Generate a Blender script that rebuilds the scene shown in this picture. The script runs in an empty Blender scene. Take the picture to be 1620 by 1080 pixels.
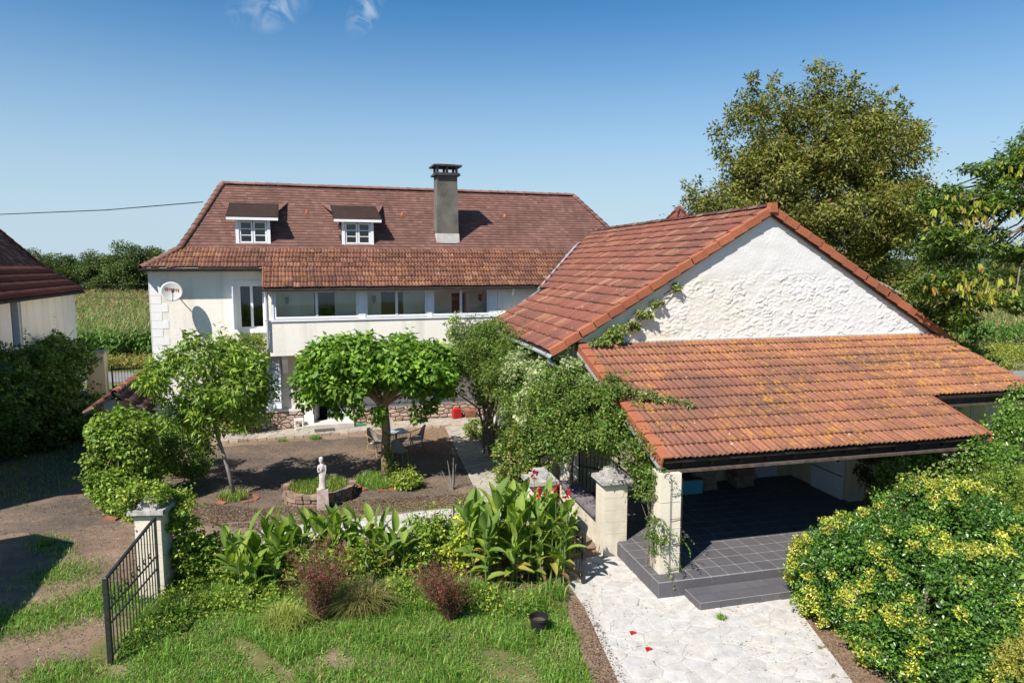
import bpy, math, random
import numpy as np
from mathutils import Vector, Matrix

# ------------------------------------------------------------------ camera, sky, sun
sc = bpy.context.scene
C = sc.collection
cam_d = bpy.data.cameras.new('camera'); cam = bpy.data.objects.new('camera', cam_d); C.objects.link(cam)
sc.camera = cam
cam.location = (0, 0, 6.3)
cam.rotation_euler = (math.radians(90) - math.atan(120 / 1080), 0, 0)
cam_d.sensor_width = 36.0; cam_d.lens = 24.0
cam_d.clip_start = 0.1; cam_d.clip_end = 3000

SUN_EL = math.radians(48)
SUN_TR = Vector((0.60, 0.80, 0)).normalized()            # the way shadows fall on the ground
sun_d = bpy.data.lights.new('sun', 'SUN'); sun = bpy.data.objects.new('sun', sun_d); C.objects.link(sun)
sun_d.energy = 5.0; sun_d.angle = math.radians(0.53); sun_d.color = (1.0, 0.955, 0.89)
trav = Vector((SUN_TR.x * math.cos(SUN_EL), SUN_TR.y * math.cos(SUN_EL), -math.sin(SUN_EL)))
sun.rotation_euler = trav.to_track_quat('-Z', 'Y').to_euler()
sun.location = (-30, -40, 50)

world = bpy.data.worlds.new('World'); sc.world = world; world.use_nodes = True
wn = world.node_tree; wn.nodes.clear()
w_out = wn.nodes.new('ShaderNodeOutputWorld'); w_bg = wn.nodes.new('ShaderNodeBackground')
sky = wn.nodes.new('ShaderNodeTexSky'); sky.sky_type = 'NISHITA'; sky.sun_disc = False
sky.sun_elevation = SUN_EL
sky.sun_rotation = math.atan2(-SUN_TR.x, -SUN_TR.y)      # azimuth from +Y, clockwise
sky.altitude = 200; sky.air_density = 1.1; sky.dust_density = 0.15; sky.ozone_density = 2.5
w_bg.inputs['Strength'].default_value = 0.079
# two small wisps of cloud high in the sky, noise torn
tc = wn.nodes.new('ShaderNodeTexCoord')
def wisp(d, r, stretch, seed):
    mp = wn.nodes.new('ShaderNodeVectorMath'); mp.operation = 'SUBTRACT'
    mp.inputs[1].default_value = d; wn.links.new(tc.outputs['Generated'], mp.inputs[0])
    sca = wn.nodes.new('ShaderNodeVectorMath'); sca.operation = 'MULTIPLY'; sca.inputs[1].default_value = stretch
    rot = wn.nodes.new('ShaderNodeVectorRotate'); rot.rotation_type = 'Y_AXIS'; rot.inputs['Angle'].default_value = seed
    wn.links.new(mp.outputs[0], rot.inputs['Vector']); wn.links.new(rot.outputs[0], sca.inputs[0])
    nz = wn.nodes.new('ShaderNodeTexNoise'); nz.inputs['Scale'].default_value = 26; nz.inputs['Detail'].default_value = 6
    nz.inputs['Distortion'].default_value = 1.6
    wn.links.new(tc.outputs['Generated'], nz.inputs['Vector'])
    ln = wn.nodes.new('ShaderNodeVectorMath'); ln.operation = 'LENGTH'; wn.links.new(sca.outputs[0], ln.inputs[0])
    m = wn.nodes.new('ShaderNodeMapRange'); m.inputs['From Min'].default_value = r; m.inputs['From Max'].default_value = 0
    m.inputs['To Min'].default_value = 0.0; m.inputs['To Max'].default_value = 1.0; wn.links.new(ln.outputs['Value'], m.inputs['Value'])
    n2 = wn.nodes.new('ShaderNodeMapRange'); n2.inputs['From Min'].default_value = 0.38; n2.inputs['From Max'].default_value = 0.66
    wn.links.new(nz.outputs['Fac'], n2.inputs['Value'])
    mu = wn.nodes.new('ShaderNodeMath'); mu.operation = 'MULTIPLY'
    wn.links.new(m.outputs[0], mu.inputs[0]); wn.links.new(n2.outputs[0], mu.inputs[1]); return mu
def dirn(ax, ay):                                          # direction from bearing and elevation in degrees
    a, e = math.radians(ax), math.radians(ay); return (math.sin(a) * math.cos(e), math.cos(a) * math.cos(e), math.sin(e))
wa = wisp(dirn(-18.7, 18.9), 0.046, (0.8, 0.6, 1.5), 0.35)
wb = wisp(dirn(-11.6, 19.0), 0.032, (0.8, 0.6, 1.7), 0.9)
wadd = wn.nodes.new('ShaderNodeMath'); wadd.operation = 'ADD'; wadd.use_clamp = True
wn.links.new(wa.outputs[0], wadd.inputs[0]); wn.links.new(wb.outputs[0], wadd.inputs[1])
wmul = wn.nodes.new('ShaderNodeMath'); wmul.operation = 'MULTIPLY'; wmul.inputs[1].default_value = 0.72; wmul.use_clamp = True
wn.links.new(wadd.outputs[0], wmul.inputs[0])
hs = wn.nodes.new('ShaderNodeHueSaturation'); hs.inputs['Saturation'].default_value = 1.38
wn.links.new(sky.outputs[0], hs.inputs['Color'])
wmx = wn.nodes.new('ShaderNodeMix'); wmx.data_type = 'RGBA'; wmx.inputs[7].default_value = (5.6, 6.3, 7.0, 1)
# pale band of summer air low over the horizon, the same all round
hz_s = wn.nodes.new('ShaderNodeSeparateXYZ'); wn.links.new(tc.outputs['Generated'], hz_s.inputs[0])
hz_m = wn.nodes.new('ShaderNodeMapRange'); hz_m.interpolation_type = 'SMOOTHSTEP'
hz_m.inputs['From Min'].default_value = 0.38; hz_m.inputs['From Max'].default_value = -0.02; hz_m.inputs['To Min'].default_value = 0.0; hz_m.inputs['To Max'].default_value = 0.92
wn.links.new(hz_s.outputs['Z'], hz_m.inputs['Value'])
hz = wn.nodes.new('ShaderNodeMix'); hz.data_type = 'RGBA'; hz.inputs[7].default_value = (4.0, 5.3, 6.5, 1)
wn.links.new(hz_m.outputs[0], hz.inputs[0]); wn.links.new(hs.outputs[0], hz.inputs[6])
wn.links.new(wmul.outputs[0], wmx.inputs[0]); wn.links.new(hz.outputs[2], wmx.inputs[6])
wn.links.new(wmx.outputs[2], w_bg.inputs['Color']); wn.links.new(w_bg.outputs[0], w_out.inputs['Surface'])

sc.view_settings.view_transform = 'Standard'; sc.view_settings.look = 'None'
sc.view_settings.exposure = 0.66; sc.view_settings.gamma = 1.0; sc.view_settings.use_curve_mapping = False
sc.render.engine = 'CYCLES'
sc.cycles.max_bounces = 6; sc.cycles.transparent_max_bounces = 8; sc.cycles.diffuse_bounces = 3

rnd = random.Random(7)
RG = np.random.default_rng(11)

# ------------------------------------------------------------------ materials
def srgb(h):
    h = h.lstrip('#'); v = [int(h[i:i + 2], 16) / 255 for i in (0, 2, 4)]
    return tuple(c / 12.92 if c <= 0.04045 else ((c + 0.055) / 1.055) ** 2.4 for c in v) + (1,)
MATS = {}
class NT:
    def __init__(s, name):
        s.m = bpy.data.materials.new(name); s.m.use_nodes = True; s.t = s.m.node_tree
        s.b = s.t.nodes['Principled BSDF']; s.out = s.t.nodes['Material Output']
        s.g = s.t.nodes.new('ShaderNodeNewGeometry'); MATS[name] = s.m
        s.pos = s.g.outputs['Position']
    def n(s, ty, **k):
        nd = s.t.nodes.new(ty)
        for a, b in k.items():
            if a in nd.inputs: nd.inputs[a].default_value = b
            else: setattr(nd, a, b)
        return nd
    def l(s, a, b): s.t.links.new(a, b)
    def noise(s, scale, detail=4, rough=0.55, dist=0.0, vec=None, stretch=None, obj=False):
        nd = s.n('ShaderNodeTexNoise'); nd.inputs['Scale'].default_value = scale; nd.inputs['Detail'].default_value = detail
        nd.inputs['Roughness'].default_value = rough; nd.inputs['Distortion'].default_value = dist
        v = vec or s.pos
        if stretch:
            mp = s.n('ShaderNodeMapping'); mp.inputs['Scale'].default_value = stretch
            if len(stretch) == 3: pass
            s.l(v, mp.inputs['Vector']); v = mp.outputs[0]
        s.l(v, nd.inputs['Vector']); return nd.outputs['Fac']
    def ramp(s, fac, stops):
        r = s.n('ShaderNodeValToRGB'); el = r.color_ramp.elements
        while len(el) < len(stops): el.new(0.5)
        for e, (p, c) in zip(el, stops): e.position = p; e.color = c if len(c) == 4 else tuple(c) + (1,)
        s.l(fac, r.inputs['Fac']); return r.outputs['Color']
    def mr(s, v, a, b, c=0.0, d=1.0):
        m = s.n('ShaderNodeMapRange'); m.inputs['From Min'].default_value = a; m.inputs['From Max'].default_value = b
        m.inputs['To Min'].default_value = c; m.inputs['To Max'].default_value = d; s.l(v, m.inputs['Value']); return m.outputs[0]
    def mix(s, f, a, b, mode='MIX'):
        m = s.n('ShaderNodeMix'); m.data_type = 'RGBA'; m.blend_type = mode
        for v, i in ((f, 0), (a, 6), (b, 7)):
            if isinstance(v, (int, float)): m.inputs[i].default_value = v
            elif isinstance(v, tuple): m.inputs[i].default_value = v if len(v) == 4 else v + (1,)
            else: s.l(v, m.inputs[i])
        return m.outputs[2]
    def math(s, op, a, b=0.0, clamp=False):
        m = s.n('ShaderNodeMath'); m.operation = op; m.use_clamp = clamp
        for v, i in ((a, 0), (b, 1)):
            if isinstance(v, (int, float)): m.inputs[i].default_value = v
            else: s.l(v, m.inputs[i])
        return m.outputs[0]
    def bump(s, h, strength=0.3, dist=0.02):
        b = s.n('ShaderNodeBump'); b.inputs['Strength'].default_value = strength; b.inputs['Distance'].default_value = dist
        s.l(h, b.inputs['Height']); s.l(b.outputs[0], s.b.inputs['Normal'])
    def done(s, col=None, rough=0.8, spec=0.3, metal=0.0):
        if col is not None:
            if isinstance(col, tuple): s.b.inputs['Base Color'].default_value = col if len(col) == 4 else col + (1,)
            else: s.l(col, s.b.inputs['Base Color'])
        if isinstance(rough, (int, float)): s.b.inputs['Roughness'].default_value = rough
        else: s.l(rough, s.b.inputs['Roughness'])
        s.b.inputs['Specular IOR Level'].default_value = spec; s.b.inputs['Metallic'].default_value = metal
        return s.m

def simple(name, c1, c2, scale=3.0, rough=0.8, bump=0.2, bscale=30, bdist=0.01, spec=0.3, metal=0.0, speck=None, detail=5):
    s = NT(name); n = s.noise(scale, detail)
    col = s.ramp(n, [(0.3, c1), (0.7, c2)])
    if speck:
        k = s.noise(speck[1], 3); col = s.mix(s.mr(k, speck[2], speck[2] + 0.06), col, speck[0])
    if bump: s.bump(s.noise(bscale, 5), bump, bdist)
    return s.done(col, rough, spec, metal)

def lin(*c): return tuple(c)
M = {}
# plaster: cream render with blotches
def plaster(name, c1, c2, dirt=(0.3, 0.26, 0.2), dz=0.0, bs=14, bstr=0.5, streak=0.42):
    s = NT(name)
    base = s.ramp(s.noise(0.8, 6), [(0.3, c1), (0.7, c2)])
    fine = s.noise(9, 5); base = s.mix(s.mr(fine, 0.45, 0.75, 0, 0.25), base, tuple(x * 0.82 for x in c1[:3]))
    st = s.noise(1.6, 5, stretch=(1.2, 1.2, 0.12))
    base = s.mix(s.mr(st, 0.52, 0.80, 0, streak), base, dirt)
    lo = s.n('ShaderNodeSeparateXYZ'); s.l(s.pos, lo.inputs[0]); damp = s.math('MULTIPLY', s.mr(lo.outputs['Z'], 1.3, 0.5, 0, 0.45), s.mr(s.noise(3, 5), 0.35, 0.65))
    base = s.mix(damp, base, dirt)
    s.bump(s.noise(bs, 6, 0.65), bstr, 0.012)
    return s.done(base, 0.92, 0.15)
M['cream'] = plaster('cream_render', (0.85, 0.79, 0.68), (0.87, 0.82, 0.72))
M['cream_old'] = plaster('old_cream_render', (0.60, 0.50, 0.35), (0.68, 0.58, 0.42), streak=0.5)
M['cream_pale'] = plaster('pale_cream_render', (0.70, 0.63, 0.50), (0.74, 0.68, 0.56), streak=0.45)
M['white_render'] = plaster('white_render', (0.74, 0.73, 0.70), (0.80, 0.79, 0.76), (0.5, 0.46, 0.4), streak=0.35)
M['gable'] = None
s = NT('gable_render')
warm = s.noise(0.35, 4); sx = s.n('ShaderNodeSeparateXYZ'); s.l(s.pos, sx.inputs[0])
g1 = s.mr(sx.outputs['X'], 3.5, 8.5, 0.55, 0.0); g1 = s.math('ADD', g1, s.mr(warm, 0.4, 0.65, -0.15, 0.25), True)
lowz = s.mr(sx.outputs['Z'], 5.9, 6.3, 1.0, 0.25); g1 = s.math('MULTIPLY', g1, lowz)
base = s.mix(g1, (0.67, 0.66, 0.645, 1), (0.66, 0.585, 0.44, 1))
base = s.mix(s.mr(s.noise(1.5, 5, stretch=(1, 1, 0.2)), 0.6, 0.85, 0, 0.25), base, (0.5, 0.45, 0.38, 1))
s.bump(s.noise(22, 6, 0.65), 0.45, 0.012); M['gable'] = s.done(base, 0.9, 0.15)
M['white'] = simple('white_paint', (0.74, 0.74, 0.73), (0.80, 0.80, 0.80), 6, 0.45, 0.05)
M['quoin'] = simple('white_quoin_paint', (0.80, 0.78, 0.74), (0.84, 0.82, 0.79), 4, 0.8, 0.2)
M['blueshutter'] = simple('pale_blue_shutter', (0.55, 0.59, 0.64), (0.62, 0.66, 0.71), 6, 0.6, 0.1)
M['door_white'] = simple('porch_door_white', (0.60, 0.62, 0.66), (0.66, 0.68, 0.72), 6, 0.5, 0.05)
M['zinc'] = simple('zinc_gutter', (0.42, 0.44, 0.46), (0.52, 0.54, 0.56), 5, 0.4, 0.05, metal=0.35)
M['darkgutter'] = simple('weathered_gutter', (0.06, 0.045, 0.035), (0.13, 0.10, 0.085), 6, 0.6, 0.1)
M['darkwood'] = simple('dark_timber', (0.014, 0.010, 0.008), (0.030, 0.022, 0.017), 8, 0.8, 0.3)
M['fascia'] = simple('weathered_fascia', (0.05, 0.035, 0.028), (0.12, 0.085, 0.07), 8, 0.8, 0.3)
M['iron'] = simple('black_iron', (0.012, 0.014, 0.014), (0.03, 0.034, 0.033), 12, 0.45, 0.1, spec=0.5)
M['chimney'] = simple('chimney_cement', (0.09, 0.082, 0.070), (0.185, 0.168, 0.142), 1.6, 0.95, 0.6, 18, 0.02)
M['chimneycap'] = simple('sooty_slab', (0.03, 0.028, 0.026), (0.08, 0.07, 0.062), 5, 0.95, 0.4)
M['cement'] = simple('pale_cement', (0.42, 0.40, 0.36), (0.55, 0.53, 0.48), 5, 0.95, 0.4)
M['capstone'] = simple('mossy_capstone', (0.22, 0.205, 0.185), (0.46, 0.44, 0.41), 7, 0.95, 0.5, 25, 0.02, speck=((0.10, 0.10, 0.09, 1), 11, 0.60))
M['pillarblock'] = plaster('pillar_block_render', (0.62, 0.55, 0.42), (0.72, 0.66, 0.54), streak=0.5)
M['stone'] = None
def stones(name, cols, seedscale=1.0, rough=0.9, bump=0.5, spec=0.2, stain=0.3):
    s = NT(name); oi = s.n('ShaderNodeObjectInfo')
    base = s.ramp(oi.outputs['Random'], [(i / max(1, len(cols) - 1), c) for i, c in enumerate(cols)])
    base = s.mix(s.mr(s.noise(5, 6), 0.35, 0.7, 0, stain), base, tuple(x * 0.55 for x in cols[0][:3]) + (1,))
    base = s.mix(s.mr(s.noise(24, 4), 0.5, 0.75, 0, 0.35), base, tuple(min(1, x * 1.25) for x in cols[-1][:3]) + (1,))
    s.bump(s.noise(28, 6, 0.65), bump, 0.01)
    return s.done(base, rough, spec)
M['plinthstone'] = stones('plinth_stone', [(0.25, 0.17, 0.14), (0.42, 0.31, 0.22), (0.52, 0.42, 0.30), (0.36, 0.25, 0.22), (0.55, 0.46, 0.34)])
M['mortar_purple'] = simple('purple_mortar', (0.15, 0.075, 0.085), (0.24, 0.12, 0.13), 4, 0.95, 0.4)
M['paving'] = stones('white_paving_stone', [(0.45, 0.42, 0.385), (0.51, 0.48, 0.44), (0.53, 0.485, 0.425), (0.47, 0.45, 0.425), (0.55, 0.525, 0.485)], stain=0.52, bump=0.35)
M['joint'] = simple('paving_joint', (0.38, 0.355, 0.32), (0.50, 0.47, 0.43), 6, 0.95, 0.4, speck=((0.16, 0.13, 0.09, 1), 5, 0.6))
M['walkstone'] = stones('courtyard_paving_stone', [(0.30, 0.265, 0.225), (0.37, 0.33, 0.275), (0.40, 0.35, 0.28), (0.34, 0.31, 0.265)])
M['planterstone'] = stones('planter_stone', [(0.14, 0.088, 0.062), (0.26, 0.175, 0.125), (0.34, 0.26, 0.19), (0.20, 0.15, 0.12), (0.36, 0.25, 0.18)], stain=0.6)
M['tilefloor'] = stones('slate_floor_tile', [(0.092, 0.087, 0.094), (0.108, 0.102, 0.109), (0.100, 0.095, 0.102), (0.120, 0.113, 0.118)], rough=0.55, bump=0.1, spec=0.35, stain=0.25)
M['grout'] = simple('floor_grout', (0.26, 0.25, 0.24), (0.34, 0.33, 0.31), 8, 0.9, 0.2)
M['coping'] = simple('slate_coping', (0.13, 0.11, 0.12), (0.20, 0.17, 0.18), 6, 0.7, 0.2)
M['terracotta'] = simple('terracotta_brick', (0.20, 0.075, 0.045), (0.30, 0.13, 0.08), 6, 0.9, 0.4)
M['mat'] = simple('doormat', (0.05, 0.045, 0.04), (0.12, 0.10, 0.08), 30, 0.95, 0.5)
M['red'] = simple('red_plastic', (0.34, 0.012, 0.014), (0.42, 0.02, 0.02), 4, 0.4, 0.0)
M['green_plastic'] = simple('green_plastic', (0.02, 0.20, 0.11), (0.03, 0.26, 0.15), 4, 0.4, 0.0)
M['bluebox'] = simple('blue_board', (0.06, 0.30, 0.42), (0.08, 0.36, 0.50), 4, 0.6, 0.0)
M['blackpot'] = simple('black_plastic_pot', (0.012, 0.012, 0.013), (0.025, 0.025, 0.026), 9, 0.4, 0.0)
M['soil'] = simple('soil', (0.045, 0.030, 0.020), (0.11, 0.078, 0.052), 6, 0.98, 0.6)
M['statue'] = simple('white_cast_stone', (0.40, 0.36, 0.33), (0.58, 0.54, 0.50), 9, 0.9, 0.3, speck=((0.28, 0.22, 0.19, 1), 14, 0.60))
M['pedestal'] = simple('lichened_pedestal', (0.34, 0.24, 0.20), (0.56, 0.47, 0.42), 8, 0.95, 0.4)
M['rattan'] = simple('rattan_cane', (0.30, 0.19, 0.09), (0.46, 0.31, 0.16), 20, 0.6, 0.2)
M['weave'] = simple('grey_weave', (0.26, 0.24, 0.22), (0.38, 0.35, 0.32), 60, 0.8, 0.5, 90)
M['tabletop'] = simple('grey_table_top', (0.30, 0.34, 0.37), (0.38, 0.42, 0.45), 5, 0.4, 0.05)
M['dish'] = simple('rusty_white_dish', (0.44, 0.43, 0.41), (0.56, 0.55, 0.52), 3, 0.5, 0.1)
M['rust'] = simple('rust_patch', (0.28, 0.07, 0.035), (0.42, 0.13, 0.07), 14, 0.9, 0.3)
M['bark'] = simple('tree_bark', (0.11, 0.085, 0.06), (0.24, 0.19, 0.14), 9, 0.95, 0.7, 22, 0.03)
M['bark_red'] = simple('reddish_bark', (0.20, 0.12, 0.075), (0.34, 0.23, 0.15), 9, 0.95, 0.7, 22, 0.03)
M['bark_grey'] = simple('grey_bark', (0.16, 0.145, 0.125), (0.28, 0.26, 0.23), 9, 0.95, 0.6, 22, 0.03)
M['twig'] = simple('brown_twig', (0.10, 0.06, 0.04), (0.19, 0.12, 0.08), 9, 0.95, 0.5)
M['interior'] = simple('dark_interior', (0.05, 0.045, 0.04), (0.08, 0.07, 0.06), 3, 0.9, 0)
M['unlit_room'] = simple('dark_room', (0.012, 0.012, 0.012), (0.02, 0.02, 0.02), 3, 0.9, 0)  # near-black colour stands in for the darkness of unlit rooms
M['cable'] = simple('black_cable', (0.02, 0.02, 0.022), (0.04, 0.04, 0.042), 3, 0.6, 0)
s = NT('window_glass')                                      # clear pane: reflects a little, lets the room be seen
tr = s.n('ShaderNodeBsdfTransparent'); tr.inputs['Color'].default_value = (0.96, 0.98, 0.98, 1)
gl = s.n('ShaderNodeBsdfGlossy'); gl.inputs['Roughness'].default_value = 0.03; gl.inputs['Color'].default_value = (1, 1, 1, 1)
fr = s.n('ShaderNodeFresnel'); fr.inputs['IOR'].default_value = 1.5
mxs = s.n('ShaderNodeMixShader'); f2 = s.math('MULTIPLY', fr.outputs[0], 0.9, True)
s.l(f2, mxs.inputs[0]); s.l(tr.outputs[0], mxs.inputs[1]); s.l(gl.outputs[0], mxs.inputs[2]); s.l(mxs.outputs[0], s.out.inputs['Surface'])
M['glass'] = s.m

def tilemat(name, cols, lichen=(0.0, 0.5), dark=0.5, groove=0.75, grad=None, lcol=(0.34, 0.17, 0.035, 1), white=0.70, dk=(0.035, 0.022, 0.018, 1)):
    s = NT(name); oi = s.n('ShaderNodeObjectInfo'); at = s.n('ShaderNodeAttribute'); at.attribute_name = 'rnd'
    r = s.math('FRACT', s.math('ADD', oi.outputs['Random'], at.outputs['Fac']))
    base = s.ramp(r, [(i / (len(cols) - 1), c) for i, c in enumerate(cols)])
    base = s.mix(s.mr(s.noise(0.7, 5, 0.6), 0.42, 0.68, 0, dark), base, dk)
    base = s.mix(s.mr(s.noise(16, 5, 0.7), 0.5, 0.72, 0, dark * 1.1), base, dk)
    gv = s.n('ShaderNodeAttribute'); gv.attribute_name = 'grv'                 # moss and dirt in the channels, plus painted shade for rib contrast
    base = s.mix(s.math('MULTIPLY', gv.outputs['Fac'], s.mr(s.noise(3.5, 4), 0.25, 0.6, groove * 0.35, groove * 0.85)), base, dk)
    ln = s.noise(6, 6, 0.7, 0.4)
    thr = s.mr(ln, lichen[1], lichen[1] + 0.10)
    big = s.math('MULTIPLY', s.mr(s.noise(0.45, 3), 0.36, 0.60), s.mr(s.noise(1.7, 5, 0.65), 0.40, 0.58, 0.25, 1.25))
    if grad:
        sp = s.n('ShaderNodeSeparateXYZ'); s.l(s.pos, sp.inputs[0])
        gsum = s.math('ADD', s.math('MULTIPLY', sp.outputs['X'], grad[0]), s.math('MULTIPLY', sp.outputs['Y'], grad[1]))
        big = s.math('ADD', big, s.mr(gsum, grad[2], grad[3], -0.75, 0.75), True)
    base = s.mix(s.math('MULTIPLY', s.math('MULTIPLY', thr, big), lichen[0]), base, lcol)
    wv = s.noise(7.5, 3, 0.5, vec=None, stretch=(1.3, 0.9, 1.1))
    base = s.mix(s.mr(wv, white, white + 0.03, 0, 0.75), base, (0.48, 0.44, 0.40, 1))
    s.bump(s.noise(45, 5, 0.7), 0.35, 0.006)
    return s.done(base, 0.88, 0.2)
M['tile_upper'] = tilemat('brown_plain_tile', [(0.154, 0.079, 0.062), (0.184, 0.092, 0.070), (0.214, 0.110, 0.085), (0.169, 0.086, 0.068), (0.248, 0.135, 0.106)], (0.25, 0.66), 0.30, white=0.735)
M['tile_skirt'] = tilemat('mottled_skirt_tile', [(0.123, 0.055, 0.039), (0.196, 0.081, 0.052), (0.255, 0.109, 0.069), (0.162, 0.071, 0.051), (0.306, 0.147, 0.097)], (0.85, 0.53), 0.36, white=0.69)
M['tile_barn'] = tilemat('red_barn_tile', [(0.191, 0.070, 0.046), (0.242, 0.087, 0.053), (0.209, 0.073, 0.048), (0.278, 0.107, 0.067), (0.170, 0.071, 0.055), (0.231, 0.080, 0.052), (0.347, 0.184, 0.110)], (0.35, 0.56), 0.50, groove=0.6, white=0.71, dk=(0.10, 0.052, 0.044, 1))
M['tile_porch'] = tilemat('orange_lichened_tile', [(0.266, 0.102, 0.059), (0.302, 0.121, 0.070), (0.331, 0.137, 0.081), (0.281, 0.111, 0.067)], (0.72, 0.50), 0.75, groove=0.65, grad=(0.07, 0.035, 0.40, 1.35), lcol=(0.42, 0.21, 0.035, 1), white=0.71, dk=(0.11, 0.062, 0.050, 1))
M['tile_verge'] = tilemat('orange_verge_tile', [(0.350, 0.114, 0.059), (0.393, 0.134, 0.069), (0.306, 0.099, 0.053)], (0.15, 0.62), 0.3, white=0.76)
M['tile_old'] = tilemat('old_dark_tile', [(0.07, 0.032, 0.027), (0.11, 0.045, 0.036), (0.13, 0.065, 0.052), (0.20, 0.14, 0.115), (0.09, 0.038, 0.032)], (0.2, 0.60), 0.45, white=0.71)
M['tile_old_red'] = tilemat('old_red_tile', [(0.16, 0.055, 0.042), (0.19, 0.065, 0.048), (0.13, 0.045, 0.036)], (0.2, 0.60), 0.3, white=0.75)
M['tile_dormer'] = tilemat('dark_dormer_tile', [(0.040, 0.026, 0.021), (0.055, 0.034, 0.027), (0.048, 0.030, 0.024)], (0.4, 0.60), 0.4, white=0.78)

def leafmat(name, trans=0.35, rough=0.45, spec=0.4):
    s = NT(name); at = s.n('ShaderNodeAttribute'); at.attribute_name = 'col'
    s.l(at.outputs['Color'], s.b.inputs['Base Color']); s.b.inputs['Roughness'].default_value = rough
    s.b.inputs['Specular IOR Level'].default_value = spec
    t = s.n('ShaderNodeBsdfTranslucent')
    br = s.mix(1.0, at.outputs['Color'], (1.3, 1.45, 0.7, 1), 'MULTIPLY'); s.l(br, t.inputs['Color'])
    mx = s.n('ShaderNodeMixShader'); mx.inputs[0].default_value = trans
    s.l(s.b.outputs[0], mx.inputs[1]); s.l(t.outputs[0], mx.inputs[2]); s.l(mx.outputs[0], s.out.inputs['Surface'])
    return s.m
M['leaf'] = leafmat('leaf_matt', 0.35, 0.5, 0.35)
M['leaf_gloss'] = leafmat('leaf_glossy', 0.28, 0.32, 0.5)
M['petal'] = leafmat('petal', 0.3, 0.6, 0.2)
def bigleaf(name, cols):
    s = NT(name); oi = s.n('ShaderNodeObjectInfo')
    base = s.ramp(oi.outputs['Random'], [(i / (len(cols) - 1), c) for i, c in enumerate(cols)])
    tcn = s.n('ShaderNodeTexCoord'); wv = s.n('ShaderNodeTexWave'); wv.inputs['Scale'].default_value = 14; wv.inputs['Distortion'].default_value = 1.0
    wv.bands_direction = 'Y'; s.l(tcn.outputs['Object'], wv.inputs['Vector'])
    base = s.mix(s.mr(wv.outputs['Fac'], 0, 1, 0, 0.18), base, tuple(x * 0.6 for x in cols[0][:3]) + (1,))
    base = s.mix(s.mr(s.noise(9, 4), 0.62, 0.72, 0, 0.5), base, (0.26, 0.20, 0.05, 1))
    s.l(base, s.b.inputs['Base Color']); s.b.inputs['Roughness'].default_value = 0.62; s.b.inputs['Specular IOR Level'].default_value = 0.3
    t = s.n('ShaderNodeBsdfTranslucent'); s.l(s.mix(1.0, base, (1.5, 1.6, 0.6, 1), 'MULTIPLY'), t.inputs['Color'])
    mx = s.n('ShaderNodeMixShader'); mx.inputs[0].default_value = 0.38
    s.l(s.b.outputs[0], mx.inputs[1]); s.l(t.outputs[0], mx.inputs[2]); s.l(mx.outputs[0], s.out.inputs['Surface'])
    return s.m
M['canna'] = bigleaf('canna_leaf', [(0.12, 0.20, 0.032), (0.19, 0.29, 0.045), (0.27, 0.37, 0.055), (0.14, 0.23, 0.045), (0.36, 0.43, 0.07)])
M['canna_yellow'] = bigleaf('canna_leaf_yellowing', [(0.34, 0.32, 0.06), (0.45, 0.34, 0.07), (0.24, 0.28, 0.05)])
M['canna_brown'] = bigleaf('canna_leaf_withered', [(0.22, 0.12, 0.06), (0.30, 0.18, 0.09)])
M['sprayyellow'] = bigleaf('yellow_spray', [(0.46, 0.44, 0.05), (0.36, 0.40, 0.06), (0.44, 0.26, 0.07)])
M['stem'] = simple('green_stem', (0.10, 0.16, 0.04), (0.16, 0.22, 0.07), 9, 0.6, 0)

# grounds
s = NT('field_ground'); b_ = s.ramp(s.noise(0.08, 5), [(0.3, (0.10, 0.13, 0.04)), (0.55, (0.15, 0.16, 0.06)), (0.75, (0.22, 0.18, 0.10))])
b_ = s.mix(s.mr(s.noise(3, 5), 0.4, 0.7, 0, 0.5), b_, (0.08, 0.10, 0.03, 1)); s.bump(s.noise(8, 5), 0.5, 0.05); M['fieldground'] = s.done(b_, 0.95, 0.1)
s = NT('drive_dirt')
b_ = s.ramp(s.noise(0.55, 6, 0.6), [(0.30, (0.115, 0.083, 0.060)), (0.48, (0.205, 0.140, 0.092)), (0.70, (0.275, 0.200, 0.138))])
b_ = s.mix(s.mr(s.noise(5, 6, 0.7), 0.45, 0.7, 0, 0.6), b_, (0.07, 0.060, 0.055, 1))
b_ = s.mix(s.mr(s.noise(1.7, 8, 0.75, 0.8), 0.50, 0.66, 0, 0.55), b_, (0.25, 0.18, 0.13, 1))
b_ = s.mix(s.mr(s.noise(30, 4, 0.7), 0.60, 0.70, 0, 0.6), b_, (0.34, 0.25, 0.16, 1))
b_ = s.mix(s.mr(s.noise(60, 3, 0.7), 0.66, 0.72, 0, 0.8), b_, (0.42, 0.38, 0.32, 1))
s.bump(s.noise(40, 6, 0.7), 0.6, 0.02); M['drive'] = s.done(b_, 0.95, 0.15)
s = NT('courtyard_tar')
b_ = s.ramp(s.noise(0.5, 8, 0.7), [(0.32, (0.074, 0.062, 0.053)), (0.50, (0.125, 0.097, 0.075)), (0.68, (0.22, 0.150, 0.105))])
b_ = s.mix(s.mr(s.noise(2.3, 8, 0.75, 0.8), 0.50, 0.66, 0, 0.5), b_, (0.19, 0.135, 0.10, 1))
b_ = s.mix(s.mr(s.noise(28, 4, 0.7), 0.60, 0.70, 0, 0.6), b_, (0.30, 0.20, 0.12, 1))
b_ = s.mix(s.mr(s.noise(70, 3, 0.7), 0.64, 0.70, 0, 0.8), b_, (0.36, 0.32, 0.27, 1))
s.bump(s.noise(50, 6, 0.7), 0.6, 0.015); M['court'] = s.done(b_, 0.95, 0.15)
s = NT('leaf_litter')
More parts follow.
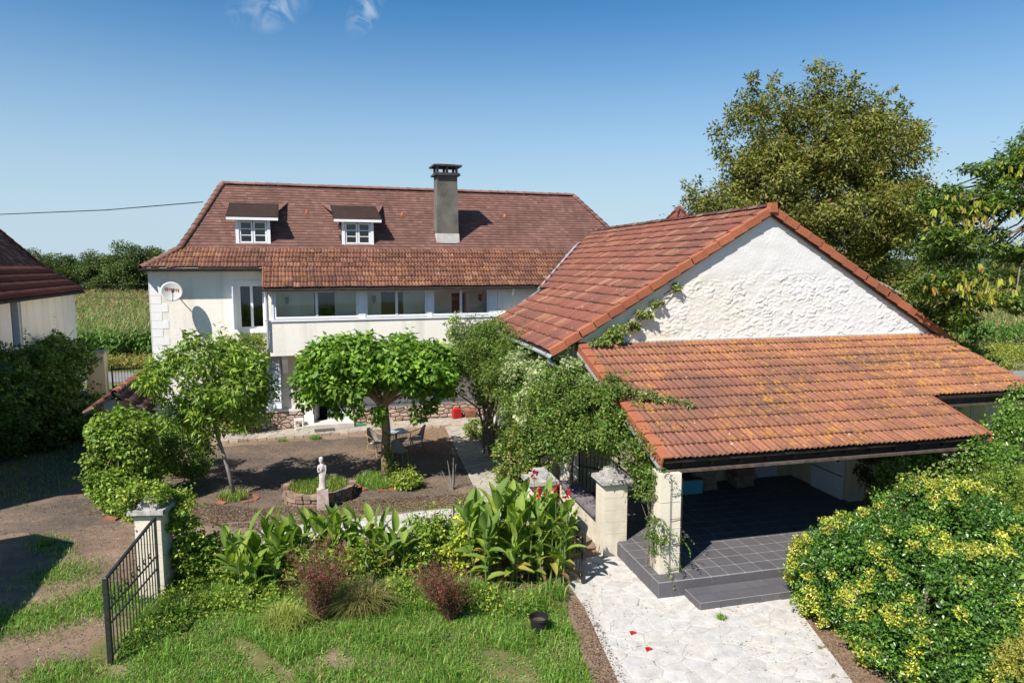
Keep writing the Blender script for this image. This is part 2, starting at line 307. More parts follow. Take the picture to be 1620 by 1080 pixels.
b_ = s.ramp(s.noise(30, 5, 0.7), [(0.35, (0.13, 0.088, 0.062)), (0.52, (0.22, 0.145, 0.098)), (0.68, (0.34, 0.24, 0.16))])
s.bump(s.noise(40, 6, 0.7), 0.8, 0.03); M['litter'] = s.done(b_, 0.95, 0.1)
s = NT('lawn_soil')
b_ = s.ramp(s.noise(1.1, 5, 0.6), [(0.36, (0.10, 0.115, 0.035)), (0.52, (0.16, 0.145, 0.06)), (0.64, (0.25, 0.19, 0.12))])
b_ = s.mix(s.mr(s.noise(25, 5, 0.7), 0.45, 0.7, 0, 0.4), b_, (0.05, 0.07, 0.02, 1)); s.bump(s.noise(40, 5), 0.7, 0.03); M['lawn'] = s.done(b_, 0.95, 0.1)
M['road'] = simple('road_asphalt', (0.17, 0.16, 0.16), (0.24, 0.23, 0.22), 2, 0.95, 0.3)
M['earth'] = simple('bed_earth', (0.06, 0.042, 0.03), (0.16, 0.11, 0.075), 4, 0.98, 0.7, 20, 0.03, speck=((0.30, 0.20, 0.12, 1), 18, 0.60))

# ------------------------------------------------------------------ mesh tools
class MB:
    def __init__(s): s.v = []; s.f = []; s.mi = []; s.cur = 0
    def add(s, vs, fs):
        o = len(s.v); s.v += [tuple(p) for p in vs]; s.f += [tuple(i + o for i in f) for f in fs]; s.mi += [s.cur] * len(fs)
        return s
    def box(s, x0, x1, y0, y1, z0, z1, mat=None):
        vs = [(x0, y0, z0), (x1, y0, z0), (x1, y1, z0), (x0, y1, z0), (x0, y0, z1), (x1, y0, z1), (x1, y1, z1), (x0, y1, z1)]
        if mat: vs = [mat @ Vector(p) for p in vs]
        return s.add(vs, [(3, 2, 1, 0), (4, 5, 6, 7), (0, 1, 5, 4), (1, 2, 6, 5), (2, 3, 7, 6), (3, 0, 4, 7)])
    def frustum(s, cx, cy, z0, z1, a0, b0, a1, b1):
        vs = [(cx - a0, cy - b0, z0), (cx + a0, cy - b0, z0), (cx + a0, cy + b0, z0), (cx - a0, cy + b0, z0),
              (cx - a1, cy - b1, z1), (cx + a1, cy - b1, z1), (cx + a1, cy + b1, z1), (cx - a1, cy + b1, z1)]
        return s.add(vs, [(3, 2, 1, 0), (4, 5, 6, 7), (0, 1, 5, 4), (1, 2, 6, 5), (2, 3, 7, 6), (3, 0, 4, 7)])
    def tube(s, pts, radii, n=6, cap=True):
        pts = [Vector(p) for p in pts]
        if not hasattr(radii, '__len__'): radii = [radii] * len(pts)
        o = len(s.v); up = None
        for i, p in enumerate(pts):
            t = (pts[min(i + 1, len(pts) - 1)] - pts[max(i - 1, 0)]).normalized()
            if up is None: up = Vector((0, 0, 1)) if abs(t.z) < 0.9 else Vector((1, 0, 0))
            a = t.cross(up).normalized(); b = a.cross(t).normalized(); up = b
            for k in range(n):
                an = 2 * math.pi * k / n; s.v.append(tuple(p + (a * math.cos(an) + b * math.sin(an)) * radii[i]))
        for i in range(len(pts) - 1):
            for k in range(n):
                s.f.append((o + i * n + k, o + i * n + (k + 1) % n, o + (i + 1) * n + (k + 1) % n, o + (i + 1) * n + k)); s.mi.append(s.cur)
        if cap:
            s.f.append(tuple(o + k for k in range(n))[::-1]); s.f.append(tuple(o + (len(pts) - 1) * n + k for k in range(n))); s.mi += [s.cur] * 2
        return s
    def lathe(s, prof, cx=0, cy=0, n=16, sx=1, sy=1, rotz=0):
        o = len(s.v)
        for r, z in prof:
            for k in range(n):
                a = 2 * math.pi * k / n + rotz; s.v.append((cx + r * sx * math.cos(a), cy + r * sy * math.sin(a), z))
        for i in range(len(prof) - 1):
            for k in range(n):
                s.f.append((o + i * n + k, o + i * n + (k + 1) % n, o + (i + 1) * n + (k + 1) % n, o + (i + 1) * n + k)); s.mi.append(s.cur)
        s.f.append(tuple(o + k for k in range(n))[::-1]); s.f.append(tuple(o + (len(prof) - 1) * n + k for k in range(n))); s.mi += [s.cur] * 2
        return s
    def poly(s, pts, fl=None): return s.add(pts, [tuple(range(len(pts)))])
    def slab(s, pts, d):                                    # polygon pts extruded by vector d
        n = len(pts); d = Vector(d); vs = [Vector(p) for p in pts] + [Vector(p) + d for p in pts]
        return s.add(vs, [tuple(range(n)), tuple(range(n, 2 * n))[::-1]] + [(i, (i + 1) % n + 0, n + (i + 1) % n, n + i)[::-1] for i in range(n)])
    def mesh(s, name, mats, smooth=False):
        me = bpy.data.meshes.new(name); me.from_pydata(s.v, [], s.f)
        for m in (mats if isinstance(mats, (list, tuple)) else [mats]): me.materials.append(m)
        if any(s.mi): me.polygons.foreach_set('material_index', s.mi)
        if smooth: me.polygons.foreach_set('use_smooth', [True] * len(s.f))
        me.update(); return me
    def build(s, name, mats, parent=None, smooth=False, **k):
        o = bpy.data.objects.new(name, s.mesh(name, mats, smooth)); C.objects.link(o); o.parent = parent
        for a, b in k.items(): o[a] = b
        return o
def link_mesh(name, me, parent=None, **k):
    o = bpy.data.objects.new(name, me); C.objects.link(o); o.parent = parent
    for a, b in k.items(): o[a] = b
    return o
def npmesh(name, V, F, mat, cols=None, rndv=None, smooth=False, grv=None):
    """V (n,3), F (m,3|4) int arrays -> mesh; cols per vertex (n,3)."""
    me = bpy.data.meshes.new(name); k = F.shape[1]
    me.vertices.add(len(V)); me.vertices.foreach_set('co', np.ascontiguousarray(V, dtype=np.float32).ravel())
    me.loops.add(F.size); me.loops.foreach_set('vertex_index', np.ascontiguousarray(F, dtype=np.int32).ravel())
    me.polygons.add(len(F)); me.polygons.foreach_set('loop_start', np.arange(0, F.size, k, dtype=np.int32))
    if smooth: me.polygons.foreach_set('use_smooth', np.ones(len(F), dtype=bool))
    me.update(calc_edges=True); me.materials.append(mat)
    if cols is not None:
        a = me.attributes.new('col', 'FLOAT_COLOR', 'POINT'); c4 = np.ones((len(V), 4), np.float32); c4[:, :3] = cols
        a.data.foreach_set('color', c4.ravel())
    if rndv is not None:
        a = me.attributes.new('rnd', 'FLOAT', 'POINT'); a.data.foreach_set('value', np.asarray(rndv, np.float32))
    if grv is not None:
        a = me.attributes.new('grv', 'FLOAT', 'POINT'); a.data.foreach_set('value', np.asarray(grv, np.float32))
    return me
def thing(name, label, cat, loc=(0, 0, 0), rotz=0, group=None):
    o = bpy.data.objects.new(name, None); C.objects.link(o); o.location = loc; o.rotation_euler = (0, 0, rotz)
    o.empty_display_size = 0.2; o['label'] = label; o['category'] = cat
    if group: o['group'] = group
    return o
def tag(o, label, cat, group=None):
    o['label'] = label; o['category'] = cat
    if group: o['group'] = group
    return o
def copy_tree(o, parent=None):
    c = o.copy(); C.objects.link(c); c.parent = parent
    for ch in list(o.children): copy_tree(ch, c)
    return c
def struct(o): o['kind'] = 'structure'; return o

def instance_np(V, F, mats):
    """merge len(mats) copies of (V,F): mats (m,4,4)"""
    m = len(mats); n = len(V)
    VV = np.einsum('mij,nj->mni', mats[:, :3, :3], V) + mats[:, None, :3, 3]
    FF = (F[None] + (np.arange(m) * n)[:, None, None]).reshape(-1, F.shape[1])
    return VV.reshape(-1, 3), FF

# ------------------------------------------------------------------ foliage tools
LEAFGAIN = np.array([1.70, 1.38, 1.12])
def nrm(a): return a / (np.linalg.norm(a, axis=-1, keepdims=True) + 1e-9)
def leaves(P, D, N, L, W, fold=0.18):
    """folded leaf quads: base P, direction D, normal N, length L, width W"""
    D = nrm(D); S = nrm(np.cross(D, N)); N = np.cross(S, D); L = L[:, None]; W = W[:, None]
    mid = P + D * L * 0.45
    V = np.stack([P, mid + S * W * 0.5 + N * W * fold, P + D * L, mid - S * W * 0.5 + N * W * fold], 1).reshape(-1, 3)
    b = np.arange(len(P)) * 4
    F = np.stack([np.stack([b, b + 1, b + 2], 1), np.stack([b, b + 2, b + 3], 1)], 1).reshape(-1, 3)
    return V, F
def pick_cols(g, n, cols, jit=0.18):
    cs = np.array([c[:3] for c in cols]) * LEAFGAIN; w = np.array([c[3] if len(c) > 3 else 1.0 for c in cols]); w = w / w.sum()
    out = cs[g.choice(len(cs), n, p=w)]
    return out * (1 + g.normal(0, jit, (n, 1))).clip(0.5, 1.6)
def clumps_in(g, ells, K, r0, r1, shell=0.55):
    """K clump centres spread in a union of ellipsoids (cx,cy,cz,rx,ry,rz)"""
    E = np.array(ells, float); w = np.array([(e[3] * e[4] + e[4] * e[5] + e[3] * e[5]) for e in E]); w = w / w.sum()
    i = g.choice(len(E), K, p=w); d = nrm(g.normal(0, 1, (K, 3))); r = shell + (1 - shell) * g.random(K) ** 0.6
    c = E[i, :3] + d * r[:, None] * E[i, 3:6]
    return np.concatenate([c, (r0 + (r1 - r0) * g.random(K))[:, None], d], 1)
def foliage(g, cl, n, L, W, cols, up=0.5, out=0.5, rand=0.7, droop=0.2, flat=0.7, shell=0.35, jit=0.18, zmin=0.02, clumpjit=0.12):
    w = cl[:, 3] ** 2; w = w / w.sum(); i = g.choice(len(cl), n, p=w)
    d = nrm(g.normal(0, 1, (n, 3))); rr = (shell + (1 - shell) * g.random(n) ** 0.7)
    P = cl[i, :3] + d * (rr * cl[i, 3])[:, None] * np.array([1, 1, flat]); P[:, 2] = np.maximum(P[:, 2], zmin)
    N = nrm(d * out + np.array([0, 0, up]) + g.normal(0, rand, (n, 3)))
    D = d * 0.7 + g.normal(0, 0.6, (n, 3)) - np.array([0, 0, droop]); D = nrm(D - (D * N).sum(1)[:, None] * N * 0.8)
    Ls = L * g.uniform(0.65, 1.25, n); Ws = W * g.uniform(0.7, 1.2, n)
    V, F = leaves(P, D, N, Ls, Ws)
    col = pick_cols(g, n, cols, jit) * (1 + g.normal(0, clumpjit, len(cl))[i]).clip(0.6, 1.5)[:, None]
    return V, F, np.repeat(np.clip(col, 0.004, 0.9), 4, 0)
def merge(*parts):
    V = []; F = []; Cc = []; o = 0
    for v, f, c in parts: V.append(v); F.append(f + o); Cc.append(c); o += len(v)
    return np.concatenate(V), np.concatenate(F), np.concatenate(Cc)
def fol_obj(name, parts, mat, parent=None, **k):
    V, F, c = merge(*parts) if isinstance(parts, list) else parts
    return link_mesh(name, npmesh(name, V, F, mat, c), parent, **k)
def limbs(mb, g, base, cl, k, r0, split=0.5, r1=0.02, sag=0.1):
    """tubes from base point out to k of the clumps"""
    idx = g.choice(len(cl), min(k, len(cl)), replace=False)
    for i in idx:
        e = Vector(cl[i, :3]); b = Vector(base); m1 = b.lerp(e, 0.35) + Vector((0, 0, 0.15 * (e - b).length)) + Vector(g.normal(0, 0.06, 3)) * (e - b).length
        m2 = b.lerp(e, 0.7) + Vector((0, 0, 0.08 * (e - b).length)) + Vector(g.normal(0, 0.05, 3)) * (e - b).length
        mb.tube([b, m1, m2, e], [r0, r0 * 0.6, r0 * 0.35, r1], 5, False)

# ------------------------------------------------------------------ roof tiles
def tile_proto(w, gauge, roll=0.028, lift=0.035, flat=False):
    over = 0.03
    if flat: xs = [0.0, w]; zs = [0, 0]
    else:
        xs = [0, 0.10 * w, 0.22 * w, 0.36 * w, 0.46 * w, 0.58 * w, 0.70 * w, 0.84 * w, 0.985 * w]
        zs = [0.2 * roll, roll, roll, 0.15 * roll, 0.15 * roll, 0.85 * roll, 0.85 * roll, 0.1 * roll, 0.1 * roll]
    n = len(xs); th = 0.016 if not flat else 0.014
    V = [(x, 0, z + lift) for x, z in zip(xs, zs)] + [(x, gauge + over, z) for x, z in zip(xs, zs)] + [(x, 0, z + lift - th - (0.3 * roll if not flat else 0)) for x, z in zip(xs, zs)]
    F = [(i, i + 1, n + i + 1, n + i) for i in range(n - 1)] + [(2 * n + i, 2 * n + i + 1, i + 1, i) for i in range(n - 1)]
    gr = [0.0 if flat else max(0.0, 1 - z / roll / 0.5) for z in zs]; G_ = gr + gr + [1.0 if not flat else 0.6] * n
    if not flat:
        V += [(xs[0], gauge, -0.02), (xs[-1], gauge, -0.02)]; G_ += [1, 1]
        F += [(2 * n, 0, n, 3 * n), (3 * n - 1, 3 * n + 1, 2 * n - 1, n - 1)]
    return np.array(V, float), np.array(F, int), np.array(G_, float)
def frame4(o, e, s_):
    n = np.cross(e, s_); m = np.eye(4); m[:3, 0] = e; m[:3, 1] = s_; m[:3, 2] = n; m[:3, 3] = o; return m
def tile_slope(parent, name, mat, org, e, sl, w, gauge, rows, span, flat=False, top=0, cut=None, key=None, seed=1, jitter=0.006, stagger=False, root=None, hgt=0.0, roll=0.028, lift=0.035, wear=0.0):
    """rows of tiles on a slope: org eave origin, e along the eave, sl up the slope. span(row)->(a,b).
    cut(x,y in slope coordinates)->bool keep. The `top` largest in view become objects, the rest one stuff part."""
    g = np.random.default_rng(seed); V, F, GV = tile_proto(w, gauge, roll, lift, flat)
    e = np.array(e, float); sl = np.array(sl, float); org = np.array(org, float); nn = np.cross(e, sl); L = []
    for r in range(rows):
        a, b = span(r); off = (w / 2 if (stagger and r % 2) else 0) + g.normal(0, 0.004)
        k = int(round((b - a) / w))
        ww = (b - a) / k
        for i in range(k):
            x = a + i * ww + off; y = r * gauge
            if x + ww > b + 0.02 and stagger: continue
            if cut and not cut(x + ww / 2, y + gauge / 2): continue
            o = org + e * x + sl * (y + g.normal(0, jitter * (0.4 if flat else 1))) + nn * (hgt + g.normal(0, 0.0008 if flat else 0.0025))
            t = g.normal(0, 0.003 if flat else 0.012); e2 = e * math.cos(t) + sl * math.sin(t); s2 = np.cross(nn, e2)
            if g.random() < 0.02 and not flat: o = o - sl * 0.035 + nn * 0.004
            m = frame4(o, e2, s2); m[:3, 0] *= ww / w
            L.append(m)
    L = np.array(L)
    if top:
        d = np.array([key(m[:3, 3]) for m in L]); order = np.argsort(d); near = order[:top]; far = order[top:]
        protos = []
        me0 = npmesh(name, V, F, mat, rndv=np.zeros(len(V)), grv=GV)
        for i in near:
            o = link_mesh(name, me0, parent); o.matrix_local = Matrix(L[i].tolist())
        L = L[far]
    if len(L):
        VV, FF = instance_np(V, F, L)
        link_mesh(name + 's' if top else name, npmesh(name + '_run', VV, FF, mat, rndv=np.repeat(g.random(len(L)), len(V)), grv=np.tile(GV, len(L))), parent, kind='stuff')

# ------------------------------------------------------------------ polygons (stones)
def clip(poly, nx, ny, c):                                  # keep nx*x+ny*y<=c
    out = []
    for i in range(len(poly)):
        p, q = poly[i], poly[(i + 1) % len(poly)]; a = nx * p[0] + ny * p[1] - c; b = nx * q[0] + ny * q[1] - c
        if a <= 0: out.append(p)
        if (a < 0) != (b < 0) and a != b:
            t = a / (a - b); out.append((p[0] + (q[0] - p[0]) * t, p[1] + (q[1] - p[1]) * t))
    return out
def cells(region, size, joint, seed, sy=1.0, jit=0.42):
    """irregular stones filling a convex region (counter-clockwise)"""
    g = np.random.default_rng(seed); xs = [p[0] for p in region]; ys = [p[1] for p in region]; pts = []
    nx = int((max(xs) - min(xs)) / size) + 3; ny = int((max(ys) - min(ys)) / (size * sy)) + 3
    for j in range(ny):
        for i in range(nx):
            pts.append((min(xs) + (i - 0.5 + (0.5 if j % 2 else 0) + g.uniform(-jit, jit)) * size, min(ys) + (j - 0.5 + g.uniform(-jit, jit)) * size * sy))
    P = np.array(pts); out = []
    for i, p in enumerate(P):
        d = np.linalg.norm((P - p) * np.array([1, 1 / sy]), axis=1); nb = np.argsort(d)[1:15]
        poly = [(p[0] - 2 * size, p[1] - 2 * size), (p[0] + 2 * size, p[1] - 2 * size), (p[0] + 2 * size, p[1] + 2 * size), (p[0] - 2 * size, p[1] + 2 * size)]
        for j in nb:
            # bisector in the scaled metric
            q = P[j]; n = np.array([q[0] - p[0], (q[1] - p[1]) / sy ** 2]); ln = math.hypot(*n); n = n / ln; m = (p + q) / 2
            poly = clip(poly, n[0], n[1], n @ m - joint / 2)
            if len(poly) < 3: break
        if len(poly) < 3: continue
        for a in range(len(region)):
            p0, p1 = region[a], region[(a + 1) % len(region)]; ex, ey = p1[0] - p0[0], p1[1] - p0[1]; ln = math.hypot(ex, ey)
            nx_, ny_ = ey / ln, -ex / ln; poly = clip(poly, nx_, ny_, nx_ * p0[0] + ny_ * p0[1] - joint * 0.2)
            if len(poly) < 3: break
        if len(poly) < 3: continue
        ar = 0.5 * abs(sum(poly[a][0] * poly[(a + 1) % len(poly)][1] - poly[(a + 1) % len(poly)][0] * poly[a][1] for a in range(len(poly))))
        if ar > size * size * sy * 0.06: out.append(poly)
    return out
def stone_mesh(poly, h, inset, to3, name, mat, base=0.0):
    cx = sum(p[0] for p in poly) / len(poly); cy = sum(p[1] for p in poly) / len(poly); n = len(poly); mb = MB()
    def ins(p, k):
        dx, dy = cx - p[0], cy - p[1]; d = math.hypot(dx, dy) + 1e-6; t = min(k / d, 0.4); return (p[0] + dx * t, p[1] + dy * t)
    r = [[to3(p[0], p[1], base) for p in poly], [to3(p[0], p[1], h * 0.6) for p in poly], [to3(*ins(p, inset), h) for p in poly]]
    mb.v = r[0] + r[1] + r[2]; mb.f = [(a * n + i, a * n + (i + 1) % n, (a + 1) * n + (i + 1) % n, (a + 1) * n + i) for a in (0, 1) for i in range(n)] + [tuple(2 * n + i for i in range(n))]
    mb.mi = [0] * len(mb.f)
    return mb.mesh(name, mat)
def lay_stones(parent, name, polys, hgt, inset, to3, mat, hj=0.006, limit=300, key=None):
    if key: polys = sorted(polys, key=key)
    rest = MB()
    for i, p in enumerate(polys):
        me = stone_mesh(p, hgt + rnd.uniform(-hj, hj), inset, to3, name, mat)
        if i < limit: link_mesh(name, me, parent)
        else: rest.add([v.co for v in me.vertices], [tuple(q.vertices) for q in me.polygons]); bpy.data.meshes.remove(me)
    if rest.f: rest.build(name + 's', mat, parent, kind='stuff')
# ================================================================== GROUND
def ragged(pts, step=0.35, amp=0.12, seed=1):
    g_ = random.Random(seed); out = []
    for (x0, y0), (x1, y1) in zip(pts, pts[1:] + pts[:1]):
        L_ = math.hypot(x1 - x0, y1 - y0); n = max(1, int(L_ / step)); nx, ny = (y1 - y0) / L_, -(x1 - x0) / L_
        for i in range(n):
            t = i / n; o = g_.gauss(0, amp) * (1 if i else 0.3); out.append((x0 + (x1 - x0) * t + nx * o, y0 + (y1 - y0) * t + ny * o))
    return out
def sheet(name, pts, z, mat, **k):
    return MB().poly([(x, y, z) for x, y in pts]).build(name, mat, kind='structure', **k)
sheet('ground', [(-900, -60), (900, -60), (900, 1500), (-900, 1500)], 0.0, M['fieldground'])
sheet('driveway', [(-30, 1), (14, 1), (14, 20), (-2, 29), (-17, 34.5), (-26, 33)], 0.004, M['drive'])
court = sheet('courtyard', ragged([(-12.4, 17.6), (-8.6, 17.0), (-6.6, 16.6), (-4.0, 17.2), (-2.2, 18.0), (-0.9, 18.4), (-2.9, 25.6), (-12.5, 22.6)], 0.22, 0.10, 3), 0.008, M['court'])
sheet('gravel_yard', ragged([(-20, 14.6), (-13.0, 15.2), (-11.0, 15.5), (-9.6, 16.4), (-10.6, 17.6), (-12.2, 18.4), (-12.6, 24), (-15.5, 30), (-20, 31)], 0.3, 0.18, 9), 0.0065, M['court'])
sheet('leaf_litter', ragged([(-8.6, 16.2), (-6, 15.70), (-1.2, 17.4), (-1.0, 18.2), (-2.4, 17.9), (-4.0, 17.3), (-5.4, 16.7), (-7.0, 16.6)], 0.12, 0.10, 4), 0.012, M['litter'])
sheet('litter_patch', ragged([(-2.55, 23.6), (-2.05, 23.9), (-2.6, 26.0), (-4.2, 25.5), (-3.9, 24.9)], 0.15, 0.08, 5), 0.012, M['litter'])
sheet('lawn', ragged([(-7.2, 3), (1.35, 3), (1.30, 9.7), (1.05, 12.0), (-0.5, 12.5), (-4, 12.2), (-7.1, 12.4), (-6.9, 10.2)], 0.25, 0.08, 6), 0.009, M['lawn'])
sheet('flower_bed', [(-7.2, 12.2), (1.1, 12.0), (1.1, 14.0), (0.1, 16.1), (-5.5, 14.5), (-8.0, 15.2)], 0.013, M['earth'])
sheet('path_edge_litter', ragged([(1.1, 12.3), (1.22, 9.7), (1.3, 3), (1.75, 3), (1.75, 9.7), (1.42, 12.2)], 0.15, 0.06, 8), 0.017, M['litter'])
sheet('shrub_bed', [(4.3, 12.3), (4.7, 10), (4.9, 3), (14, 3), (14, 18), (9.5, 16.5), (10.4, 14.6), (5.0, 13.2)], 0.012, M['litter'])
sheet('road', [(-60, 31.6), (-16.2, 37.4), (-10, 38.6), (-10, 41.6), (-17, 40.6), (-60, 35.4)], 0.010, M['road'])
sheet('road', [(22, 36.2), (70, 50.5), (70, 54.5), (20, 40.6)], 0.010, M['road'])

# crazy paving, foreground path
path_pts = [(0.9, 13.9), (1.35, 11.95), (1.62, 9.7), (1.6, 5.6), (5.2, 5.6), (5.15, 9.2), (5.25, 11.6), (5.6, 13.4), (2.5, 14.5)]
path = sheet('stone_path', path_pts, 0.022, M['joint'])
pc = cells(path_pts, 0.38, 0.018, 3, 0.8, 0.62)
pc = [p for p in pc if not (sum(q[0] for q in p) / len(p) > 3.15 and sum(q[1] for q in p) / len(p) > 13.1)]
lay_stones(path, 'paving_stone', pc, 0.010, 0.012, lambda x, y, z: (x, y, 0.022 + z), M['paving'], 0.003, 300, lambda p: p[0][1])
# courtyard walk and border strip
walk_pts = [(-1.6, 27.4), (-2.77, 26.9), (-0.95, 18.3), (-0.5, 16.8), (0.55, 16.7), (1.2, 17.6), (0.3, 23.5)]
walk = sheet('courtyard_walk', walk_pts, 0.016, M['joint'])
lay_stones(walk, 'paving_stone', cells(walk_pts, 0.40, 0.03, 5, 0.9), 0.02, 0.012, lambda x, y, z: (x, y, 0.016 + z), M['walkstone'], 0.004)
strip_pts = [(-6.0, 15.78), (-5.75, 14.7), (0.5, 16.35), (0.5, 17.1), (-0.4, 17.55)]
strip = sheet('border_paving', strip_pts, 0.0205, M['joint'])
lay_stones(strip, 'paving_stone', cells(strip_pts, 0.46, 0.02, 6, 0.9), 0.02, 0.010, lambda x, y, z: (x, y, 0.0205 + z), M['paving'], 0.003)

# ================================================================== FARMHOUSE
HR = math.radians(17.8)
house = thing('farmhouse', 'large cream farmhouse with a flared brown tiled roof, cement chimney and long glazed upstairs gallery', 'house', (-12.81, 24.17, 0), HR)
def HW(u, v, z): return (-12.81 + u * math.cos(HR) - v * math.sin(HR), 24.17 + u * math.sin(HR) + v * math.cos(HR), z)
def wallholes(mb, u0, u1, z0, z1, v0, v1, holes):
    us = sorted({u0, u1, *[h[0] for h in holes], *[h[1] for h in holes]}); zs = sorted({z0, z1, *[h[2] for h in holes], *[h[3] for h in holes]})
    for a, b in zip(us, us[1:]):
        run = None
        for c, d in zip(zs, zs[1:]):
            m = ((a + b) / 2, (c + d) / 2)
            if any(h[0] < m[0] < h[1] and h[2] < m[1] < h[3] for h in holes): 
                if run: mb.box(a, b, v0, v1, run[0], run[1]); run = None
            else: run = (run[0], d) if run else (c, d)
        if run: mb.box(a, b, v0, v1, run[0], run[1])
UW = (2.92, 3.80, 3.98, 5.60); LW = (2.98, 3.84, 0.95, 2.75); DR = (5.42, 6.50, 0.30, 2.50)
GD = [(5.58, 6.34, 3.35, 5.28), (8.09, 8.95, 3.35, 5.28), (10.9, 11.5, 4.2, 5.2)]
w = MB(); wallholes(w, 0.0, 16.0, 0.0, 6.22, 0.0, 0.35, [UW, LW, DR] + GD)
w.build('wall', M['cream'], house)
MB().box(0.0, 0.35, 0.352, 8.4, 0, 6.22).box(15.65, 16.0, 0.352, 8.4, 0, 6.22).box(0.352, 15.648, 8.05, 8.4, 0, 6.22).build('side_wall', M['cream'], house)
MB().box(0.36, 15.64, 0.9, 1.0, 0.1, 6.1).box(0.36, 15.64, 0.36, 8.0, 3.0, 3.15).build('interior_partition', M['unlit_room'], house)  # room darkness behind the openings is put into the colour
# eave cornice on the left part
MB().box(-0.06, 3.9, -0.07, -0.002, 6.05, 6.20).build('cornice', M['white_render'], house)
for k in range(24): MB().box(0.05 + k * 0.16, 0.13 + k * 0.16, -0.10, -0.072, 6.10, 6.17).build('dentil', M['white_render'], house)
# quoins at the left corner
for k in range(18):
    wq = 0.56 if k % 2 else 0.36; MB().box(-0.015, wq, -0.009, -0.002, 0.82 + k * 0.295, 0.82 + k * 0.295 + 0.283).build('quoin', M['quoin'], house)
MB().box(-0.02, -0.002, -0.015, 0.4, 0.8, 6.05).build('corner_edge', M['quoin'], house)
# plinth: mortar bed and stones
for (a, b, zt, sd) in ((0.0, 5.08, 0.79, 8), (6.86, 13.6, 0.72, 9)):
    bed = MB().box(a, b, -0.045, -0.003, 0.10, zt).build('plinth', M['mortar_purple'], house)
    reg = [(a + 0.01, 0.14), (b - 0.01, 0.14), (b - 0.01, zt - 0.01), (a + 0.01, zt - 0.01)]
    lay_stones(bed, 'stone', cells(reg, 0.30, 0.035, sd, 0.52), 0.035, 0.03, lambda x, y, z: (x, -0.045 - z, y), M['plinthstone'], 0.012, 150)
    MB().box(a, b + 0.0, -0.075, -0.002, zt + 0.002, zt + 0.10).build('plinth_band', M['white_render'], house)
# pavement along the house
pv = MB().box(-0.3, 13.4, -1.12, -0.003, 0.0, 0.115).build('house_pavement', M['joint'], house)
lay_stones(pv, 'paving_stone', cells([(-0.28, -1.10), (13.38, -1.10), (13.38, -0.08), (-0.28, -0.08)], 0.40, 0.02, 12, 0.85), 0.022, 0.012, lambda x, y, z: (x, y, 0.115 + z), M['walkstone'], 0.004)
for k in range(34): MB().box(1.2 + k * 0.32, 1.2 + k * 0.32 + 0.29, -1.165, -1.122, 0.005, 0.10 + rnd.uniform(-0.01, 0.01)).build('kerb_stone', M['plinthstone'], house)
MB().box(5.0, 6.9, -0.55, -0.047, 0.14, 0.29).build('door_step', M['cement'], house)
tag(MB().box(5.42, 6.15, -0.98, -0.62, 0.145, 0.172).build('doormat', M['mat']), 'dark ribbed doormat lying before the white front door', 'doormat').matrix_world = Matrix.Translation(HW(0, 0, 0)) @ Matrix.Rotation(HR, 4, 'Z')
# ---- windows
def casement(parent, name, u0, u1, z0, z1, v, leaves_, bars=0, fw=0.06, fmat='white', back=None):
    """window frame with sashes set in the plane v, panes as sub-parts"""
    f = MB().box(u0, u0 + fw, v, v + 0.07, z0, z1).box(u1 - fw, u1, v, v + 0.07, z0, z1).box(u0 + fw, u1 - fw, v, v + 0.07, z0, z0 + fw).box(u0 + fw, u1 - fw, v, v + 0.07, z1 - fw, z1)
    wid = (u1 - u0 - 2 * fw) / leaves_; panes = []
    for k in range(leaves_):
        a = u0 + fw + k * wid; b = a + wid
        if k: f.box(a - 0.045, a + 0.045, v - 0.012, v + 0.05, z0 + fw, z1 - fw)
        for j in range(bars):
            zz = z0 + fw + (z1 - z0 - 2 * fw) * (j + 1) / (bars + 1); f.box(a + 0.046, b - 0.046, v + 0.002, v + 0.035, zz - 0.016, zz + 0.016)
        panes.append((a, b))
    fo = f.build(name, M[fmat], parent)
    for a, b in panes:
        MB().box(a + 0.003, b - 0.003, v + 0.036, v + 0.044, z0 + fw, z1 - fw).build('pane', M['glass'], fo)
    return fo
casement(house, 'window', *UW, 0.10, 2)
casement(house, 'window', *LW, 0.10, 2, 1)
MB().box(UW[0] - 0.16, UW[1] + 0.16, -0.025, -0.002, UW[3] + 0.0, UW[3] + 0.16).box(UW[0] - 0.16, UW[0] - 0.001, -0.025, -0.002, UW[2], UW[3] - 0.002).box(UW[1] + 0.001, UW[1] + 0.16, -0.025, -0.002, UW[2], UW[3] - 0.002).build('window_surround', M['quoin'], house)
MB().box(UW[0] - 0.18, UW[1] + 0.18, -0.09, -0.002, UW[2] - 0.16, UW[2] - 0.002).build('window_sill', M['quoin'], house)
MB().box(LW[0] - 0.16, LW[1] + 0.16, -0.025, -0.002, LW[3], LW[3] + 0.18).box(LW[0] - 0.16, LW[0] - 0.001, -0.025, -0.002, LW[2], LW[3] - 0.002).box(LW[1] + 0.001, LW[1] + 0.16, -0.025, -0.002, LW[2], LW[3] - 0.002).build('window_surround', M['quoin'], house)
MB().box(LW[0] - 0.18, LW[1] + 0.18, -0.09, -0.002, LW[2] - 0.14, LW[2] - 0.002).build('window_sill', M['quoin'], house)
